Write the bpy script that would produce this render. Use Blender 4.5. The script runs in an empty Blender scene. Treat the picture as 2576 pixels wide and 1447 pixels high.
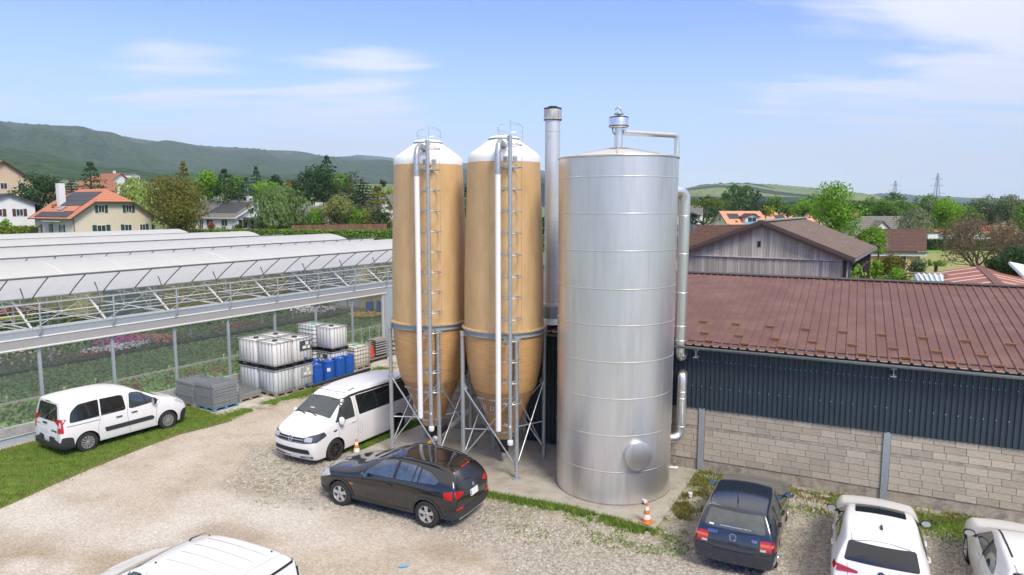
import bpy, bmesh, math, random
import numpy as np
from math import sin, cos, tan, pi, radians, atan2, hypot, sqrt, exp
from mathutils import Vector, Matrix, geometry
from mathutils.bvhtree import BVHTree

SC = bpy.context.scene
COL = SC.collection
RNG = random.Random(7)
NR = np.random.default_rng(7)

# ------------------------------------------------------------------ camera
F_PX = 2667.0 / 1.5528          # focal length in the pixels of a 2576 px wide picture
PITCH = math.atan(320 / 2667.0)
CAM_H = 8.0
cam_d = bpy.data.cameras.new('camera')
cam_d.sensor_width = 36.0
cam_d.lens = 24.0
cam_d.clip_start = 0.2
cam_d.clip_end = 40000
cam = bpy.data.objects.new('camera', cam_d)
cam.location = (0, 0, CAM_H)
cam.rotation_euler = (pi / 2 - PITCH, 0, 0)
COL.objects.link(cam)
SC.camera = cam

# ------------------------------------------------------------------ render look
SC.view_settings.view_transform = 'Standard'
SC.view_settings.look = 'None'
SC.view_settings.gamma = 1.0
SC.view_settings.use_curve_mapping = False
SC.view_settings.exposure = 1.05
SC.render.engine = 'CYCLES'
cy = SC.cycles
cy.max_bounces = 8
cy.diffuse_bounces = 3
cy.glossy_bounces = 3
cy.transmission_bounces = 6
cy.transparent_max_bounces = 12
cy.volume_bounces = 0
cy.sample_clamp_indirect = 6.0
cy.caustics_reflective = False
cy.caustics_refractive = False
cy.use_denoising = True
try:
    cy.denoiser = 'OPENIMAGEDENOISE'
except Exception:
    pass

# ------------------------------------------------------------------ sun and sky
SUN_DIR = Vector((0.45, -0.85, 0)).normalized() * cos(radians(48)) + Vector((0, 0, sin(radians(48))))
sun_d = bpy.data.lights.new('sun', 'SUN')
sun_d.energy = 2.1
sun_d.angle = radians(18)
sun_d.color = (1.0, 0.91, 0.78)
sun = bpy.data.objects.new('sun', sun_d)
sun.rotation_euler = (-SUN_DIR).to_track_quat('-Z', 'Y').to_euler()
sun.location = (0, 0, 60)
COL.objects.link(sun)

W = bpy.data.worlds.new('World')
SC.world = W
W.use_nodes = True
wn = W.node_tree
wn.nodes.clear()


def N_(tree, typ, **kw):
    n = tree.nodes.new(typ)
    for k, v in kw.items():
        if k.startswith('i_'):
            n.inputs[k[2:].replace('_', ' ')].default_value = v
        else:
            setattr(n, k, v)
    return n


def wmath(op, a, b=None, c=None):
    n = wn.nodes.new('ShaderNodeMath')
    n.operation = op
    for i, v in enumerate((a, b, c)):
        if v is None:
            continue
        if isinstance(v, (int, float)):
            n.inputs[i].default_value = v
        else:
            wn.links.new(v, n.inputs[i])
    return n.outputs[0]


def build_world():
    L = wn.links.new
    out = wn.nodes.new('ShaderNodeOutputWorld')
    bg = wn.nodes.new('ShaderNodeBackground')
    bg.inputs['Strength'].default_value = 0.115
    L(bg.outputs[0], out.inputs[0])
    sky = wn.nodes.new('ShaderNodeTexSky')
    sky.sky_type = 'NISHITA'
    sky.sun_disc = False
    sky.sun_elevation = radians(48)
    sky.sun_rotation = atan2(SUN_DIR.x, SUN_DIR.y)
    sky.altitude = 450
    sky.air_density = 1.0
    sky.dust_density = 0.6
    sky.ozone_density = 3.0
    tc = wn.nodes.new('ShaderNodeTexCoord')
    sep = wn.nodes.new('ShaderNodeSeparateXYZ')
    L(tc.outputs['Generated'], sep.inputs[0])
    x, y, z = sep.outputs
    zz = wmath('MAXIMUM', z, 0.0)
    den = wmath('ADD', zz, 0.10)
    px = wmath('DIVIDE', x, den)
    py = wmath('DIVIDE', y, den)
    comb = wn.nodes.new('ShaderNodeCombineXYZ')
    L(px, comb.inputs[0]); L(py, comb.inputs[1])
    # streaky cloud layer, drawn out along one direction
    mp = wn.nodes.new('ShaderNodeMapping')
    mp.inputs['Rotation'].default_value = (0, 0, radians(24))
    mp.inputs['Scale'].default_value = (0.42, 1.15, 1)
    mp.inputs['Location'].default_value = (0.6, 2.15, 0)
    L(comb.outputs[0], mp.inputs[0])
    n1 = wn.nodes.new('ShaderNodeTexNoise')
    n1.inputs['Scale'].default_value = 1.5
    n1.inputs['Detail'].default_value = 9
    n1.inputs['Roughness'].default_value = 0.58
    n1.inputs['Distortion'].default_value = 0.5
    L(mp.outputs[0], n1.inputs['Vector'])
    n2 = wn.nodes.new('ShaderNodeTexNoise')
    n2.inputs['Scale'].default_value = 0.45
    n2.inputs['Detail'].default_value = 3
    L(mp.outputs[0], n2.inputs['Vector'])
    mix = wmath('MULTIPLY_ADD', n2.outputs[0], 0.38, wmath('MULTIPLY', n1.outputs[0], 0.80))
    # more cloud towards the horizon
    lowv = wmath('SUBTRACT', 1.0, wmath('MULTIPLY', zz, 4.2))
    lowv = wmath('MAXIMUM', lowv, 0.0)
    low2 = wmath('MULTIPLY', lowv, 0.15)

    def patch(d, width, amt):
        v = Vector(d).normalized()
        dp = wn.nodes.new('ShaderNodeVectorMath')
        dp.operation = 'DOT_PRODUCT'
        dp.inputs[1].default_value = v
        L(tc.outputs['Generated'], dp.inputs[0])
        a = wmath('SUBTRACT', dp.outputs['Value'], cos(radians(width)))
        a = wmath('DIVIDE', a, 1 - cos(radians(width)))
        return wmath('MULTIPLY', wmath('MAXIMUM', a, 0.0), amt)

    s = wmath('ADD', mix, low2)
    # unseen cloud deck added overhead, read off the soft shadows, to neutralise the fill
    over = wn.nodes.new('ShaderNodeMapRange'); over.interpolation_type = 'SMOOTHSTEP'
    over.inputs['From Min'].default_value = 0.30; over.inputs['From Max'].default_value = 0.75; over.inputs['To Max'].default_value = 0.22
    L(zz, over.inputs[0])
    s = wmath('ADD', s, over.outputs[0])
    for d, wd, am in CLOUD_PATCHES:
        s = wmath('ADD', s, patch(d, wd, am))
    ramp = wn.nodes.new('ShaderNodeMapRange')
    ramp.interpolation_type = 'SMOOTHSTEP'
    ramp.inputs['From Min'].default_value = 0.57
    ramp.inputs['From Max'].default_value = 0.80
    ramp.inputs['To Max'].default_value = 0.88
    L(s, ramp.inputs[0])
    fac = ramp.outputs[0]
    # thin veil, stronger lower down
    veil = wmath('ADD', 0.02, wmath('MULTIPLY', lowv, 0.36))
    fac = wmath('MAXIMUM', fac, veil)
    blue = wn.nodes.new('ShaderNodeMix'); blue.data_type = 'RGBA'; blue.blend_type = 'MULTIPLY'
    blue.inputs['Factor'].default_value = 1.0
    L(sky.outputs[0], blue.inputs['A'])
    tm = wn.nodes.new('ShaderNodeMix'); tm.data_type = 'RGBA'
    L(wmath('MINIMUM', wmath('MULTIPLY', zz, 3.4), 1.0), tm.inputs['Factor'])
    tm.inputs['A'].default_value = (0.86, 0.93, 1.08, 1)
    tm.inputs['B'].default_value = SKY_TINT
    L(tm.outputs['Result'], blue.inputs['B'])
    m = wn.nodes.new('ShaderNodeMix'); m.data_type = 'RGBA'
    L(fac, m.inputs['Factor'])
    L(blue.outputs['Result'], m.inputs['A'])
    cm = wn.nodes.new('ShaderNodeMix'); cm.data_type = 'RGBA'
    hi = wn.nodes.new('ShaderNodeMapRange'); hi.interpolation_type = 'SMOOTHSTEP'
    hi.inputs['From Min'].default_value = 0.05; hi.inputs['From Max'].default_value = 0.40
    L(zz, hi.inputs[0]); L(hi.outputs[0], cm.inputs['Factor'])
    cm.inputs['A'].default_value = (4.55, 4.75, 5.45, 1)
    cm.inputs['B'].default_value = (5.6, 5.15, 4.55, 1)  # high cloud warmed to offset the blue fill light
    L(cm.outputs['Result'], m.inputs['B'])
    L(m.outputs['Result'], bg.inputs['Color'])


def ddir(u, v):
    """direction from the camera through the point (u, v) of a 2576 px wide picture"""
    a = (u - 1288) / F_PX
    b = (v - 723.5) / F_PX
    return Vector((a, cos(PITCH) - b * sin(PITCH), -sin(PITCH) - b * cos(PITCH)))


SKY_TINT = (0.52, 0.66, 1.30, 1)
CLOUD_PATCHES = [(ddir(420, 180), 6, 0.10), (ddir(2420, 60), 11, 0.15), (ddir(850, 280), 9, 0.10),
                 (ddir(1290, 130), 11, -0.12), (ddir(1650, 200), 9, -0.14), (ddir(700, 40), 10, -0.08),
                 (ddir(120, 120), 7, -0.06), (ddir(1950, 60), 6, 0.03)]
HAZE_D = 9e-5
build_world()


def P(u, v, Y):
    """world point at depth Y on the ray through (u, v)"""
    d = ddir(u, v)
    k = Y / d.y
    return Vector((d.x * k, Y, CAM_H + d.z * k))


def G(u, v, z=0.0):
    """world point at height z on the ray through (u, v)"""
    d = ddir(u, v)
    k = (z - CAM_H) / d.z
    return Vector((d.x * k, d.y * k, z))


# ------------------------------------------------------------------ materials
MATS = {}


def M(name, col, rough=0.6, metal=0.0, var=0.12, scale=6.0, bump=0.0, bscale=60.0, col2=None, rnd=0.0,
      coat=0.0, spec=0.5, trans=0.0, detail=5.0, aniso=None, c2lo=0.45, c2hi=0.65, alpha=1.0, world=False, emis=None):
    """principled material; noise varies the base colour, rnd varies it per object, col2 is a second tint laid in patches"""
    if name in MATS:
        return MATS[name]
    m = bpy.data.materials.new(name)
    m.use_nodes = True
    t = m.node_tree
    t.nodes.clear()
    L = t.links.new
    out = t.nodes.new('ShaderNodeOutputMaterial')
    b = t.nodes.new('ShaderNodeBsdfPrincipled')
    b.inputs['Roughness'].default_value = rough
    b.inputs['Metallic'].default_value = metal
    b.inputs['Specular IOR Level'].default_value = spec
    b.inputs['Coat Weight'].default_value = coat
    b.inputs['Coat Roughness'].default_value = 0.04
    b.inputs['Alpha'].default_value = alpha
    tc = t.nodes.new('ShaderNodeTexCoord')
    vec = tc.outputs['Object']
    if world:
        geo = t.nodes.new('ShaderNodeNewGeometry')
        vec = geo.outputs['Position']
    if aniso:
        mp = t.nodes.new('ShaderNodeMapping')
        mp.inputs['Scale'].default_value = aniso
        L(vec, mp.inputs[0])
        vec = mp.outputs[0]
    c = (col[0], col[1], col[2], 1)
    src = None
    if var > 0 or col2:
        nz = t.nodes.new('ShaderNodeTexNoise')
        nz.inputs['Scale'].default_value = scale
        nz.inputs['Detail'].default_value = detail
        nz.inputs['Roughness'].default_value = 0.65
        L(vec, nz.inputs['Vector'])
    if col2:
        mr = t.nodes.new('ShaderNodeMapRange')
        mr.inputs['From Min'].default_value = c2lo
        mr.inputs['From Max'].default_value = c2hi
        L(nz.outputs[0], mr.inputs[0])
        mx = t.nodes.new('ShaderNodeMix'); mx.data_type = 'RGBA'
        L(mr.outputs[0], mx.inputs['Factor'])
        mx.inputs['A'].default_value = c
        mx.inputs['B'].default_value = (*col2, 1)
        src = mx.outputs['Result']
    if var > 0 or rnd > 0:
        hs = t.nodes.new('ShaderNodeHueSaturation')
        if src:
            L(src, hs.inputs['Color'])
        else:
            hs.inputs['Color'].default_value = c
        val = None
        if var > 0:
            nz2 = t.nodes.new('ShaderNodeTexNoise')
            nz2.inputs['Scale'].default_value = scale * 2.3
            nz2.inputs['Detail'].default_value = detail
            nz2.inputs['Roughness'].default_value = 0.7
            L(vec, nz2.inputs['Vector'])
            mr2 = t.nodes.new('ShaderNodeMapRange')
            mr2.inputs['From Min'].default_value = 0.3
            mr2.inputs['From Max'].default_value = 0.7
            mr2.inputs['To Min'].default_value = 1 - var
            mr2.inputs['To Max'].default_value = 1 + var
            L(nz2.outputs[0], mr2.inputs[0])
            val = mr2.outputs[0]
        if rnd > 0:
            oi = t.nodes.new('ShaderNodeObjectInfo')
            mr3 = t.nodes.new('ShaderNodeMapRange')
            mr3.inputs['To Min'].default_value = 1 - rnd
            mr3.inputs['To Max'].default_value = 1 + rnd
            L(oi.outputs['Random'], mr3.inputs[0])
            if val:
                mm = t.nodes.new('ShaderNodeMath'); mm.operation = 'MULTIPLY'
                L(val, mm.inputs[0]); L(mr3.outputs[0], mm.inputs[1])
                val = mm.outputs[0]
            else:
                val = mr3.outputs[0]
        L(val, hs.inputs['Value'])
        src = hs.outputs[0]
    if src:
        L(src, b.inputs['Base Color'])
    else:
        b.inputs['Base Color'].default_value = c
    if emis:
        b.inputs['Emission Color'].default_value = (*emis[:3], 1)
        b.inputs['Emission Strength'].default_value = emis[3]
    if bump > 0:
        nb = t.nodes.new('ShaderNodeTexNoise')
        nb.inputs['Scale'].default_value = bscale
        nb.inputs['Detail'].default_value = 4
        L(vec, nb.inputs['Vector'])
        bp = t.nodes.new('ShaderNodeBump')
        bp.inputs['Strength'].default_value = bump
        bp.inputs['Distance'].default_value = 0.02
        L(nb.outputs[0], bp.inputs['Height'])
        L(bp.outputs[0], b.inputs['Normal'])
    surf = b.outputs[0]
    if trans > 0:
        tr = t.nodes.new('ShaderNodeBsdfTranslucent')
        if src:
            L(src, tr.inputs['Color'])
        else:
            tr.inputs['Color'].default_value = c
        ms = t.nodes.new('ShaderNodeMixShader')
        ms.inputs[0].default_value = trans
        L(surf, ms.inputs[1]); L(tr.outputs[0], ms.inputs[2])
        surf = ms.outputs[0]
    L(surf, out.inputs['Surface'])
    MATS[name] = m
    return m


# ------------------------------------------------------------------ mesh helpers
class MB:
    def __init__(self):
        self.v = []
        self.f = []

    def add(self, vs, fs):
        o = len(self.v)
        self.v.extend([tuple(p) for p in vs])
        self.f.extend([tuple(i + o for i in f) for f in fs])
        return self

    def box(self, c, s, rz=0.0, mat=None, taper=1.0):
        hx, hy, hz = s[0] / 2, s[1] / 2, s[2] / 2
        vs = []
        for dz in (-1, 1):
            k = taper if dz > 0 else 1.0
            for dx, dy in ((-1, -1), (1, -1), (1, 1), (-1, 1)):
                x, y = dx * hx * k, dy * hy * k
                if rz:
                    x, y = x * cos(rz) - y * sin(rz), x * sin(rz) + y * cos(rz)
                vs.append(Vector((c[0] + x, c[1] + y, c[2] + dz * hz)))
        if mat:
            vs = [mat @ p for p in vs]
        return self.add(vs, [(3, 2, 1, 0), (4, 5, 6, 7), (0, 1, 5, 4), (1, 2, 6, 5), (2, 3, 7, 6), (3, 0, 4, 7)])

    def bar(self, p, q, w, h, up=(0, 0, 1)):
        p, q = Vector(p), Vector(q)
        d = (q - p).normalized()
        u = Vector(up)
        if abs(d.dot(u)) > 0.98:
            u = Vector((1, 0, 0))
        s = d.cross(u).normalized()
        u = s.cross(d).normalized()
        vs = []
        for e in (p, q):
            for a, b in ((-1, -1), (1, -1), (1, 1), (-1, 1)):
                vs.append(e + s * (a * w / 2) + u * (b * h / 2))
        return self.add(vs, [(3, 2, 1, 0), (4, 5, 6, 7), (0, 1, 5, 4), (1, 2, 6, 5), (2, 3, 7, 6), (3, 0, 4, 7)])

    def tube(self, pts, r, n=8, caps=True, closed=False):
        pts = [Vector(p) for p in pts]
        rs = r if isinstance(r, (list, tuple)) else [r] * len(pts)
        rings = []
        prev = None
        m = len(pts)
        for i, p in enumerate(pts):
            if closed:
                d = (pts[(i + 1) % m] - pts[i - 1]).normalized()
            else:
                d = (pts[min(i + 1, m - 1)] - pts[max(i - 1, 0)]).normalized()
            if prev is None:
                a = Vector((0, 0, 1)) if abs(d.z) < 0.9 else Vector((1, 0, 0))
                s = d.cross(a).normalized()
            else:
                s = (prev - d * prev.dot(d))
                s = s.normalized() if s.length > 1e-6 else d.orthogonal().normalized()
            prev = s
            t = d.cross(s)
            rings.append([p + (s * cos(2 * pi * k / n) + t * sin(2 * pi * k / n)) * rs[i] for k in range(n)])
        vs = [q for rg in rings for q in rg]
        fs = []
        for i in range(m if closed else m - 1):
            j = (i + 1) % m
            for k in range(n):
                l = (k + 1) % n
                fs.append((i * n + k, i * n + l, j * n + l, j * n + k))
        if caps and not closed:
            fs.append(tuple(range(n))[::-1])
            fs.append(tuple((m - 1) * n + k for k in range(n)))
        return self.add(vs, fs)

    def lathe(self, prof, n=32, c=(0, 0, 0), axis='z', capb=False, capt=False, a0=0.0, a1=2 * pi):
        full = abs(a1 - a0 - 2 * pi) < 1e-6
        k = n if full else n + 1
        vs = []
        for r, z in prof:
            for i in range(k):
                a = a0 + (a1 - a0) * i / n
                if axis == 'z':
                    vs.append((c[0] + r * cos(a), c[1] + r * sin(a), c[2] + z))
                elif axis == 'y':
                    vs.append((c[0] + r * cos(a), c[1] + z, c[2] + r * sin(a)))
                else:
                    vs.append((c[0] + z, c[1] + r * cos(a), c[2] + r * sin(a)))
        fs = []
        for j in range(len(prof) - 1):
            for i in range(n):
                i2 = (i + 1) % k
                fs.append((j * k + i, j * k + i2, (j + 1) * k + i2, (j + 1) * k + i))
        if capb:
            fs.append(tuple(range(k))[::-1])
        if capt:
            fs.append(tuple((len(prof) - 1) * k + i for i in range(k)))
        return self.add(vs, fs)

    def prism(self, poly, z0, z1):
        """poly: (x, y) or points; extruded from z0 to z1"""
        n = len(poly)
        vs = [(p[0], p[1], z0) for p in poly] + [(p[0], p[1], z1) for p in poly]
        fs = [tuple(range(n))[::-1], tuple(range(n, 2 * n))]
        fs += [(i, (i + 1) % n, n + (i + 1) % n, n + i) for i in range(n)]
        return self.add(vs, fs)

    def slab(self, pts, th):
        """flat polygon of 3-D points thickened by th against its normal"""
        pts = [Vector(p) for p in pts]
        nrm = geometry.normal(pts)
        n = len(pts)
        vs = pts + [p - nrm * th for p in pts]
        fs = [tuple(range(n)), tuple(range(n, 2 * n))[::-1]]
        fs += [(i, n + i, n + (i + 1) % n, (i + 1) % n) for i in range(n)]
        return self.add(vs, fs)

    def build(self, name, mat, parent=None, smooth=False, loc=None, rz=None, weld=False, bevel=0.0):
        me = bpy.data.meshes.new(name)
        me.from_pydata([tuple(p) for p in self.v], [], self.f)
        bm = bmesh.new()
        bm.from_mesh(me)
        if weld:
            bmesh.ops.remove_doubles(bm, verts=bm.verts, dist=1e-4)
        bmesh.ops.recalc_face_normals(bm, faces=bm.faces)
        if bevel:
            bmesh.ops.bevel(bm, geom=bm.edges[:], offset=bevel, segments=1, affect='EDGES')
        bm.to_mesh(me)
        bm.free()
        return link(name, me, mat, parent, smooth, loc, rz)


def link(name, me, mat, parent=None, smooth=False, loc=None, rz=None):
    if mat and not me.materials:
        me.materials.append(mat)
    if smooth:
        me.polygons.foreach_set('use_smooth', [True] * len(me.polygons))
        try:
            me.set_sharp_from_angle(angle=radians(smooth if smooth is not True else 40))
        except Exception:
            pass
    o = bpy.data.objects.new(name, me)
    COL.objects.link(o)
    if parent:
        o.parent = parent
    if loc is not None:
        o.location = loc
    if rz is not None:
        o.rotation_euler = (0, 0, rz)
    return o


def npmesh(name, V, F, mat, parent=None, smooth=False, loc=None):
    """fast mesh from numpy arrays; F is (n, 3) or (n, 4)"""
    V = np.asarray(V, dtype=np.float32)
    F = np.asarray(F, dtype=np.int32)
    me = bpy.data.meshes.new(name)
    n, k = F.shape
    me.vertices.add(len(V))
    me.vertices.foreach_set('co', V.ravel())
    me.loops.add(n * k)
    me.loops.foreach_set('vertex_index', F.ravel())
    me.polygons.add(n)
    me.polygons.foreach_set('loop_start', np.arange(0, n * k, k, dtype=np.int32))
    me.update(calc_edges=True)
    me.validate()
    return link(name, me, mat, parent, smooth, loc)


def tag(o, label, cat, group=None, kind=None):
    if label:
        o['label'] = label
    if cat:
        o['category'] = cat
    if group:
        o['group'] = group
    if kind:
        o['kind'] = kind
    return o


def thing(name, label, cat, loc=(0, 0, 0), rz=0.0, group=None):
    o = bpy.data.objects.new(name, None)
    o.empty_display_size = 0.3
    COL.objects.link(o)
    o.location = loc
    o.rotation_euler = (0, 0, rz)
    return tag(o, label, cat, group)


def structure(o):
    o['kind'] = 'structure'
    return o


def stuff(o, label=None, cat=None):
    o['kind'] = 'stuff'
    return tag(o, label, cat)


def dup(root, loc, rz=None, label=None, group=None):
    r = root.copy()
    COL.objects.link(r)
    r.location = loc
    if rz is not None:
        r.rotation_euler = (0, 0, rz)
    if label:
        r['label'] = label
    if group:
        r['group'] = group
    for ch in list(root.children):
        c = ch.copy()
        COL.objects.link(c)
        c.parent = r
        for g in ch.children:
            d = g.copy()
            COL.objects.link(d)
            d.parent = c
    return r


def inst(src, name, parent, loc, rot=(0, 0, 0), scale=(1, 1, 1)):
    """another object on the same mesh"""
    o = bpy.data.objects.new(name, src)
    COL.objects.link(o)
    o.parent = parent
    o.location = loc
    o.rotation_euler = rot
    o.scale = scale
    return o


def box_mesh(name, mat, bevel=0.0):
    b = MB().box((0, 0, 0), (1, 1, 1))
    me = bpy.data.meshes.new(name)
    me.from_pydata(b.v, [], b.f)
    me.materials.append(mat)
    return me


def rpoly(pts, r, n=4):
    """polygon with rounded corners (2-D)"""
    out = []
    m = len(pts)
    for i in range(m):
        p0, p1, p2 = Vector(pts[i - 1]), Vector(pts[i]), Vector(pts[(i + 1) % m])
        a, b = (p0 - p1), (p2 - p1)
        rr = min(r, a.length * 0.45, b.length * 0.45)
        a = p1 + a.normalized() * rr
        b = p1 + b.normalized() * rr
        for k in range(n + 1):
            t = k / n
            q = a * (1 - t) ** 2 + p1 * 2 * t * (1 - t) + b * t * t
            out.append((q.x, q.y))
    return out


def text_mesh(body, size, mat, parent, loc, rot, name='lettering', ext=0.004, align='CENTER'):
    c = bpy.data.curves.new(name, 'FONT')
    c.body = body
    c.size = size
    c.extrude = ext
    c.align_x = align
    c.align_y = 'CENTER'
    o = bpy.data.objects.new(name, c)
    COL.objects.link(o)
    dg = bpy.context.evaluated_depsgraph_get()
    me = bpy.data.meshes.new_from_object(o.evaluated_get(dg))
    bpy.data.objects.remove(o)
    me.materials.clear()
    me.materials.append(mat)
    q = bpy.data.objects.new(name, me)
    COL.objects.link(q)
    q.parent = parent
    q.location = loc
    q.rotation_euler = rot
    return q


# ================================================================== SETTING
# frames: the greenhouse line and the barn wall line
GA = Vector((-17.04, 21.93, 0)); GT = Vector((0.5369, 0.8437, 0)); GN = Vector((-0.8437, 0.5369, 0))
WA = Vector((5.7436, 20.002, 0)); WT = Vector((0.8950, -0.4460, 0)); WN = Vector((0.4460, 0.8950, 0))
W_ANG = atan2(WT.y, WT.x)
G_ANG = atan2(GT.y, GT.x)


def gh(t, s, z=0.0):
    return GA + GT * t + GN * s + Vector((0, 0, z))


def wl(t, s, z=0.0):
    return WA + WT * t + WN * s + Vector((0, 0, z))


def sstep(a, b, x):
    t = np.clip((x - a) / (b - a), 0, 1)
    return t * t * (3 - 2 * t)


def h_terrain(x, y):
    d = np.hypot(x, y)
    az = np.degrees(np.arctan2(x, y))
    left = 1 - sstep(-9, 4, az)
    rise = 0.013 * np.clip(d - 55, 0, 115) + 0.055 * np.clip(d - 170, 0, 500)
    return rise * left


def ht(x, y):
    return float(h_terrain(np.float64(x), np.float64(y)))


def vnoise(x, y, s, seed=0):
    """smooth value noise, numpy"""
    x = np.asarray(x) * s; y = np.asarray(y) * s
    xi = np.floor(x).astype(np.int64); yi = np.floor(y).astype(np.int64)
    xf = x - xi; yf = y - yi
    u = xf * xf * (3 - 2 * xf); v = yf * yf * (3 - 2 * yf)

    def h(a, b):
        n = (a * 374761393 + b * 668265263 + seed * 1442695041) & 0x7fffffff
        n = ((n ^ (n >> 13)) * 1274126177) & 0x7fffffff
        return ((n ^ (n >> 16)) & 0xffff) / 65535.0
    return (h(xi, yi) * (1 - u) + h(xi + 1, yi) * u) * (1 - v) + (h(xi, yi + 1) * (1 - u) + h(xi + 1, yi + 1) * u) * v


def fbm(x, y, s, o=4, seed=0):
    a = 0; w = 0.5
    for i in range(o):
        a = a + w * vnoise(x, y, s * 2 ** i, seed + i * 17)
        w *= 0.5
    return a / (1 - 0.5 ** o)


def poly_sd(x, y, poly):
    """signed distance to polygon: inside is positive"""
    x = np.asarray(x, float); y = np.asarray(y, float)
    d = np.full(x.shape, 1e9)
    ins = np.zeros(x.shape, bool)
    n = len(poly)
    for i in range(n):
        x0, y0 = poly[i][0], poly[i][1]
        x1, y1 = poly[(i + 1) % n][0], poly[(i + 1) % n][1]
        ex, ey = x1 - x0, y1 - y0
        t = np.clip(((x - x0) * ex + (y - y0) * ey) / (ex * ex + ey * ey + 1e-12), 0, 1)
        d = np.minimum(d, np.hypot(x - x0 - t * ex, y - y0 - t * ey))
        c = ((y0 > y) != (y1 > y)) & (x < (x1 - x0) * (y - y0) / ((y1 - y0) if abs(y1 - y0) > 1e-12 else 1e-12) + x0)
        ins ^= c
    return np.where(ins, d, -d)


def scatter_in(poly, n):
    xs = [p[0] for p in poly]; ys = [p[1] for p in poly]
    out = []
    tot = 0
    while tot < n:
        x = NR.uniform(min(xs), max(xs), n); y = NR.uniform(min(ys), max(ys), n)
        k = poly_sd(x, y, poly) > 0
        out.append(np.stack([x[k], y[k]], 1)); tot += k.sum()
    return np.concatenate(out)[:n]


# ---- far terrain
def build_terrain():
    rad = np.concatenate([np.linspace(0, 60, 16), np.geomspace(65, 11000, 70)])
    ang = np.radians(np.linspace(-180, 180, 145)[:-1])
    R, A = np.meshgrid(rad, ang, indexing='ij')
    x = R * np.sin(A); y = R * np.cos(A)
    z = h_terrain(x, y) - 0.06
    V = np.stack([x, y, z], -1).reshape(-1, 3)
    nr, na = R.shape
    i, j = np.meshgrid(np.arange(nr - 1), np.arange(na), indexing='ij')
    j2 = (j + 1) % na
    F = np.stack([i * na + j, (i + 1) * na + j, (i + 1) * na + j2, i * na + j2], -1).reshape(-1, 4)
    m = M('meadow_land', (0.10, 0.155, 0.045), rough=0.95, var=0.25, scale=0.02, col2=(0.15, 0.17, 0.06), world=True)
    structure(npmesh('terrain', V, F, m, smooth=True))


build_terrain()


def sheet(name, pts, mat, z=None, th=0.0):
    b = MB()
    if th:
        b.prism([(p[0], p[1]) for p in pts], (z or 0) - th, z or 0)
    else:
        b.add([(p[0], p[1], (z if z is not None else p[2])) for p in pts], [tuple(range(len(pts)))])
    return structure(b.build(name, mat))


# fields on the right
FIELD_GREEN = M('young_crop', (0.16, 0.34, 0.05), rough=0.9, var=0.12, scale=0.4, world=True)
FIELD_TAN = M('stubble_crop', (0.25, 0.25, 0.085), rough=0.95, var=0.25, scale=1.2, world=True, aniso=(1, 0.25, 1))
sheet('crop_field', [G(2320, 634), G(2680, 640), G(2900, 604), G(2300, 601)], FIELD_GREEN, -0.02)
sheet('stubble_field', [G(1600, 720), G(2750, 730), G(2760, 640.5), G(2300, 632)], FIELD_TAN, -0.035)
sheet('meadow', [G(1690, 640), G(1800, 640), G(1800, 571), G(1690, 571)], M('lawn_far', (0.12, 0.27, 0.04), rough=0.9, var=0.15, scale=0.5, world=True), -0.01)
sheet('pasture', [G(1770, 556), G(1850, 556), G(1850, 532), G(1770, 532)], M('lawn_far2', (0.16, 0.26, 0.06), rough=0.9, var=0.12, scale=0.1, world=True), 0.02)

# ---- yard of packed gravel with moss and loose stones
SLAB = [(-5.27, 21.0), (-0.79, 18.34), (1.70, 17.28), (3.55, 16.06), (5.62, 19.90), (-3.2, 24.4)]
MOSS_A = [G(570, 1215), G(640, 1130), G(720, 1090), G(830, 1100), G(850, 1150), G(835, 1215), G(780, 1262), G(640, 1255)]
LOOSE = [G(560, 1230), G(640, 1120), G(900, 1130), G(850, 1200), G(1210, 1245), G(1640, 1335), G(1760, 1190), G(2700, 1330), G(2700, 1700),
         G(1350, 1560), G(1290, 1420), G(1100, 1345), G(860, 1290), G(640, 1275)]
MOSS_B = [G(1215, 1235), G(1400, 1275), G(1640, 1340), G(1790, 1230), G(1790, 1330), G(1720, 1400), G(1560, 1400), G(1330, 1370), G(1225, 1300)]


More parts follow.
